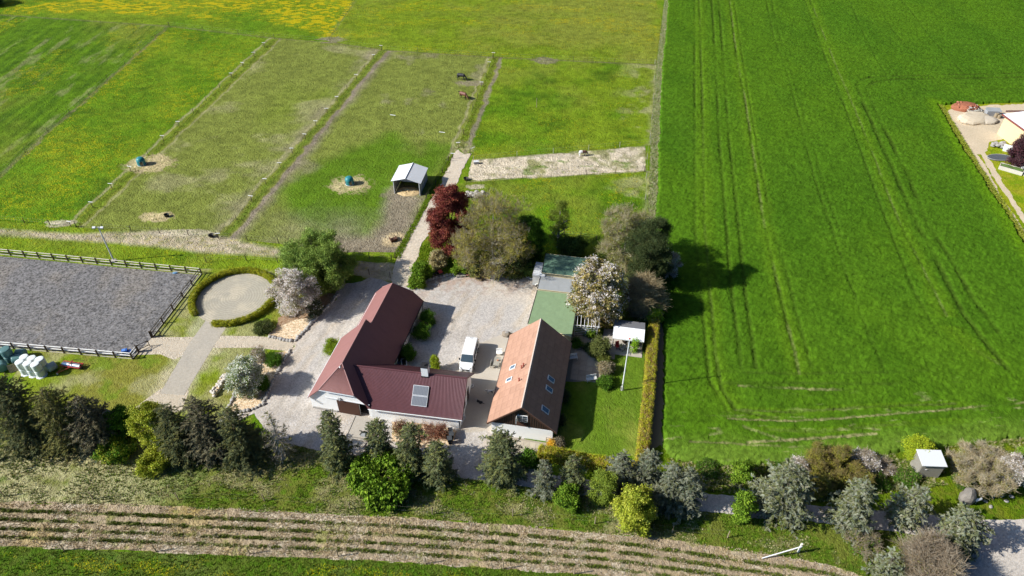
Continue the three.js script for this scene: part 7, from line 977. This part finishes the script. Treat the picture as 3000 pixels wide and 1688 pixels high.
{ const t = place('sand_mound', 'low brown earth mound on the sandy parking patch', 'mound', 14, 1010); part(t, 'mound', blob(1.2, 2, 1.2, 0.35, 0.9).translate(0, 0.1, 0), noiseTint(0.26, 0.2, 0.14, 0.5, 3)); part(t, 'stones', [blob(0.2, 5).translate(1.2, 0.1, 0.4), blob(0.15, 8).translate(-1, 0.08, 0.7)], M.stone); }
{ const t = place('white_stack', 'stack of white window frames leaning at the wing gable', 'frames', 1160, 1058, 1.3); for (let i = 0; i < 4; i++) part(t, 'frame', [bx(1.5, 0.08, 0.06, 0, 0.1, i * 0.12, 0, 0), bx(1.5, 0.08, 0.06, 0, 1.1, i * 0.12 - 0.25), bx(0.08, 1.05, 0.06, -0.72, 0.6, i * 0.12 - 0.12, 0, -0.24), bx(0.08, 1.05, 0.06, 0.72, 0.6, i * 0.12 - 0.12, 0, -0.24)], M.trim); }
{ const t = place('drain_lid', 'round iron drain lid and hose on the concrete by the wing', 'drain', 1186, 972); part(t, 'lid', cy(0.4, 0.4, 0.06, 16, 0, 0.04, 0), M.grey); part(t, 'hose', new THREE.TorusGeometry(0.3, 0.04, 5, 18).rotateX(1.57).translate(0, 0.1, 0), M.trim); }
{ const t = place('stone_heap', 'pale heap of rubble stones at the head of the tree belt', 'stones', 1195, 492); reseed(81); for (let i = 0; i < 22; i++) part(t, 'stone', blob(0.35, i * 3.3, 1.2, 0.7, 1).translate(rr(-1.6, 1.6), 0.2 + 0.3 * rnd(), rr(-0.9, 0.9)), noiseTint(0.38, 0.35, 0.3, 0.4, 3)); }
// neighbour's yard
{ const t = place('brick_pile', 'red brick rubble pile in the neighbour yard corner', 'bricks', 2428, 274); reseed(91); part(t, 'heap_core', blob(2.0, 6, 1.5, 0.55, 1).translate(0, 0.3, 0), noiseTint(0.3, 0.11, 0.06, 0.5, 4)); for (let i = 0; i < 60; i++) part(t, 'brick', bx(0.5, 0.25, 0.3, rr(-2.4, 2.4), 0.2 + rnd() * 1.1, rr(-1.4, 1.6), rr(0, 3), rr(-0.5, 0.5)), noiseTintCache(i)); }
function noiseTintCache(i) { const k = i % 3; noiseTintCache.m ??= [mat(0.33, 0.11, 0.06), mat(0.26, 0.085, 0.05), mat(0.4, 0.16, 0.09)]; return noiseTintCache.m[k]; }
{ const t = place('log_pile', 'grey split log pile next to the brick rubble', 'firewood', 2448, 282); reseed(92); for (let i = 0; i < 70; i++) part(t, 'log', new THREE.CylinderGeometry(0.16, 0.16, 0.7, 5).rotateZ(rr(-0.4, 0.4) + 1.57).rotateY(rr(0, 3.1)).translate(rr(-1.6, 1.6), 0.15 + 1.0 * rnd() * rnd(), rr(-1, 1)), i % 2 ? M.greyWood : M.stone); }
{ const t = place('sand_heap', 'pale sand heap in the neighbour yard', 'sand heap', 2448, 302); const g = blob(2.8, 1, 1.4, 0.4, 1).translate(0, 0.2, 0); part(t, 'heap', metreUv(g), noiseTint(0.56, 0.47, 0.34, 0.2, 4)); part(t, 'heap_shoulder', metreUv(blob(1.8, 5, 1.3, 0.4, 1).translate(2.8, 0.2, 0.4)), noiseTint(0.52, 0.45, 0.35, 0.25, 4)); }
{ const t = place('metal_crate', 'grey metal crate with firewood by the sand heap', 'crate', 2492, 290, -0.1); for (const z of [-0.7, 0.7]) part(t, 'side_panel', bx(2.6, 1.2, 0.08, 0, 0.65, z), M.grey); for (const x of [-1.3, 0, 1.3]) part(t, 'divider', bx(0.08, 1.2, 1.4, x, 0.65, 0), M.grey); part(t, 'cover', bx(3.0, 0.08, 1.6, 0.3, 1.3, -0.2, 0, 0.1), M.greyFelt); part(t, 'logs', [cy(0.4, 0.4, 0.9, 9, 0.7, 0.5, 0.9), cy(0.4, 0.4, 0.7, 9, 1.3, 0.4, 1.2)], M.wood); }
{ const t = place('rubble_heap', 'grey stone rubble beside the white box', 'stones', 2510, 368); reseed(93); for (let i = 0; i < 26; i++) part(t, 'stone', blob(0.4, i * 2.3, 1.2, 0.7, 1).translate(rr(-1.5, 1.5), 0.2 + 0.4 * rnd(), rr(-0.9, 0.9)), M.stone); }
{ const t = place('white_box', 'white plastic box lying by the neighbour wall', 'box', 2536, 380, -0.5); part(t, 'tank', bx(2.0, 1.0, 1.1, 0, 0.5, 0), M.whitePlastic); part(t, 'lid', bx(2.1, 0.08, 1.2, 0, 1.04, 0), M.trim); }
{ const t = place('covered_pond', 'dark oval netted pond in the neighbour lawn', 'pond', 2514, 398); part(t, 'net', cy(1.0, 1.0, 0.22, 26, 0, 0.11, 0).scale(2.5, 1, 1.25), mat(0.07, 0.08, 0.095, 0.7)); part(t, 'rim', new THREE.TorusGeometry(1.0, 0.06, 5, 26).rotateX(1.57).scale(2.5, 1, 1.25).translate(0, 0.2, 0), M.stone); }
{ const t = place('raised_planter', 'pale wooden raised planter full of green by the greenhouse', 'planter', 2542, 430, -0.65); for (const z of [-0.75, 0.75]) part(t, 'side_board', bx(4.2, 0.8, 0.1, 0, 0.4, z), noiseTint(0.55, 0.5, 0.42, 0.3)); for (const x of [-2.1, 2.1]) part(t, 'end_board', bx(0.1, 0.8, 1.4, x, 0.4, 0), noiseTint(0.55, 0.5, 0.42, 0.3)); part(t, 'soil', bx(4.1, 0.6, 1.4, 0, 0.36, 0), M.darkWood); part(t, 'greens', [blob(0.6, 2, 2.2, 0.5, 1).translate(-0.8, 0.75, 0), blob(0.55, 4, 2.0, 0.5, 1).translate(1, 0.75, 0)], mat(0.07, 0.12, 0.02, 0.9)); }
{ const A = G(2549, 410), B = G(2578, 444), ang = Math.atan2(B[1] - A[1], B[0] - A[0]), t = thing('greenhouse', 'white framed greenhouse at the edge of the neighbour lawn', 'greenhouse', A[0], A[1], -ang); for (let i = 0; i < 5; i++) part(t, 'stile', bx(0.22, 2.4, 0.14, i * 1.6, 1.2, 0), M.trim); for (const y of [0.12, 1.2, 2.36]) part(t, 'rail', bx(6.6, 0.2, 0.12, 3.2, y, 0.0), M.trim); for (let i = 0; i < 4; i++) for (const y of [0.66, 1.78]) part(t, 'pane', bx(1.4, 0.95, 0.03, 0.8 + i * 1.6, y, -0.03), M.glass); part(t, 'roof', slab([-0.1, 2.46, 0.1], [6.6, 2.46, 0.1], [6.6, 3.2, -2.4], [-0.1, 3.2, -2.4], 0.06), M.glass); part(t, 'end_wall', bx(0.08, 2.4, 2.2, -0.02, 1.2, -1.2), M.trim); }
console.log('objects done');
renderer.render(scene, camera);
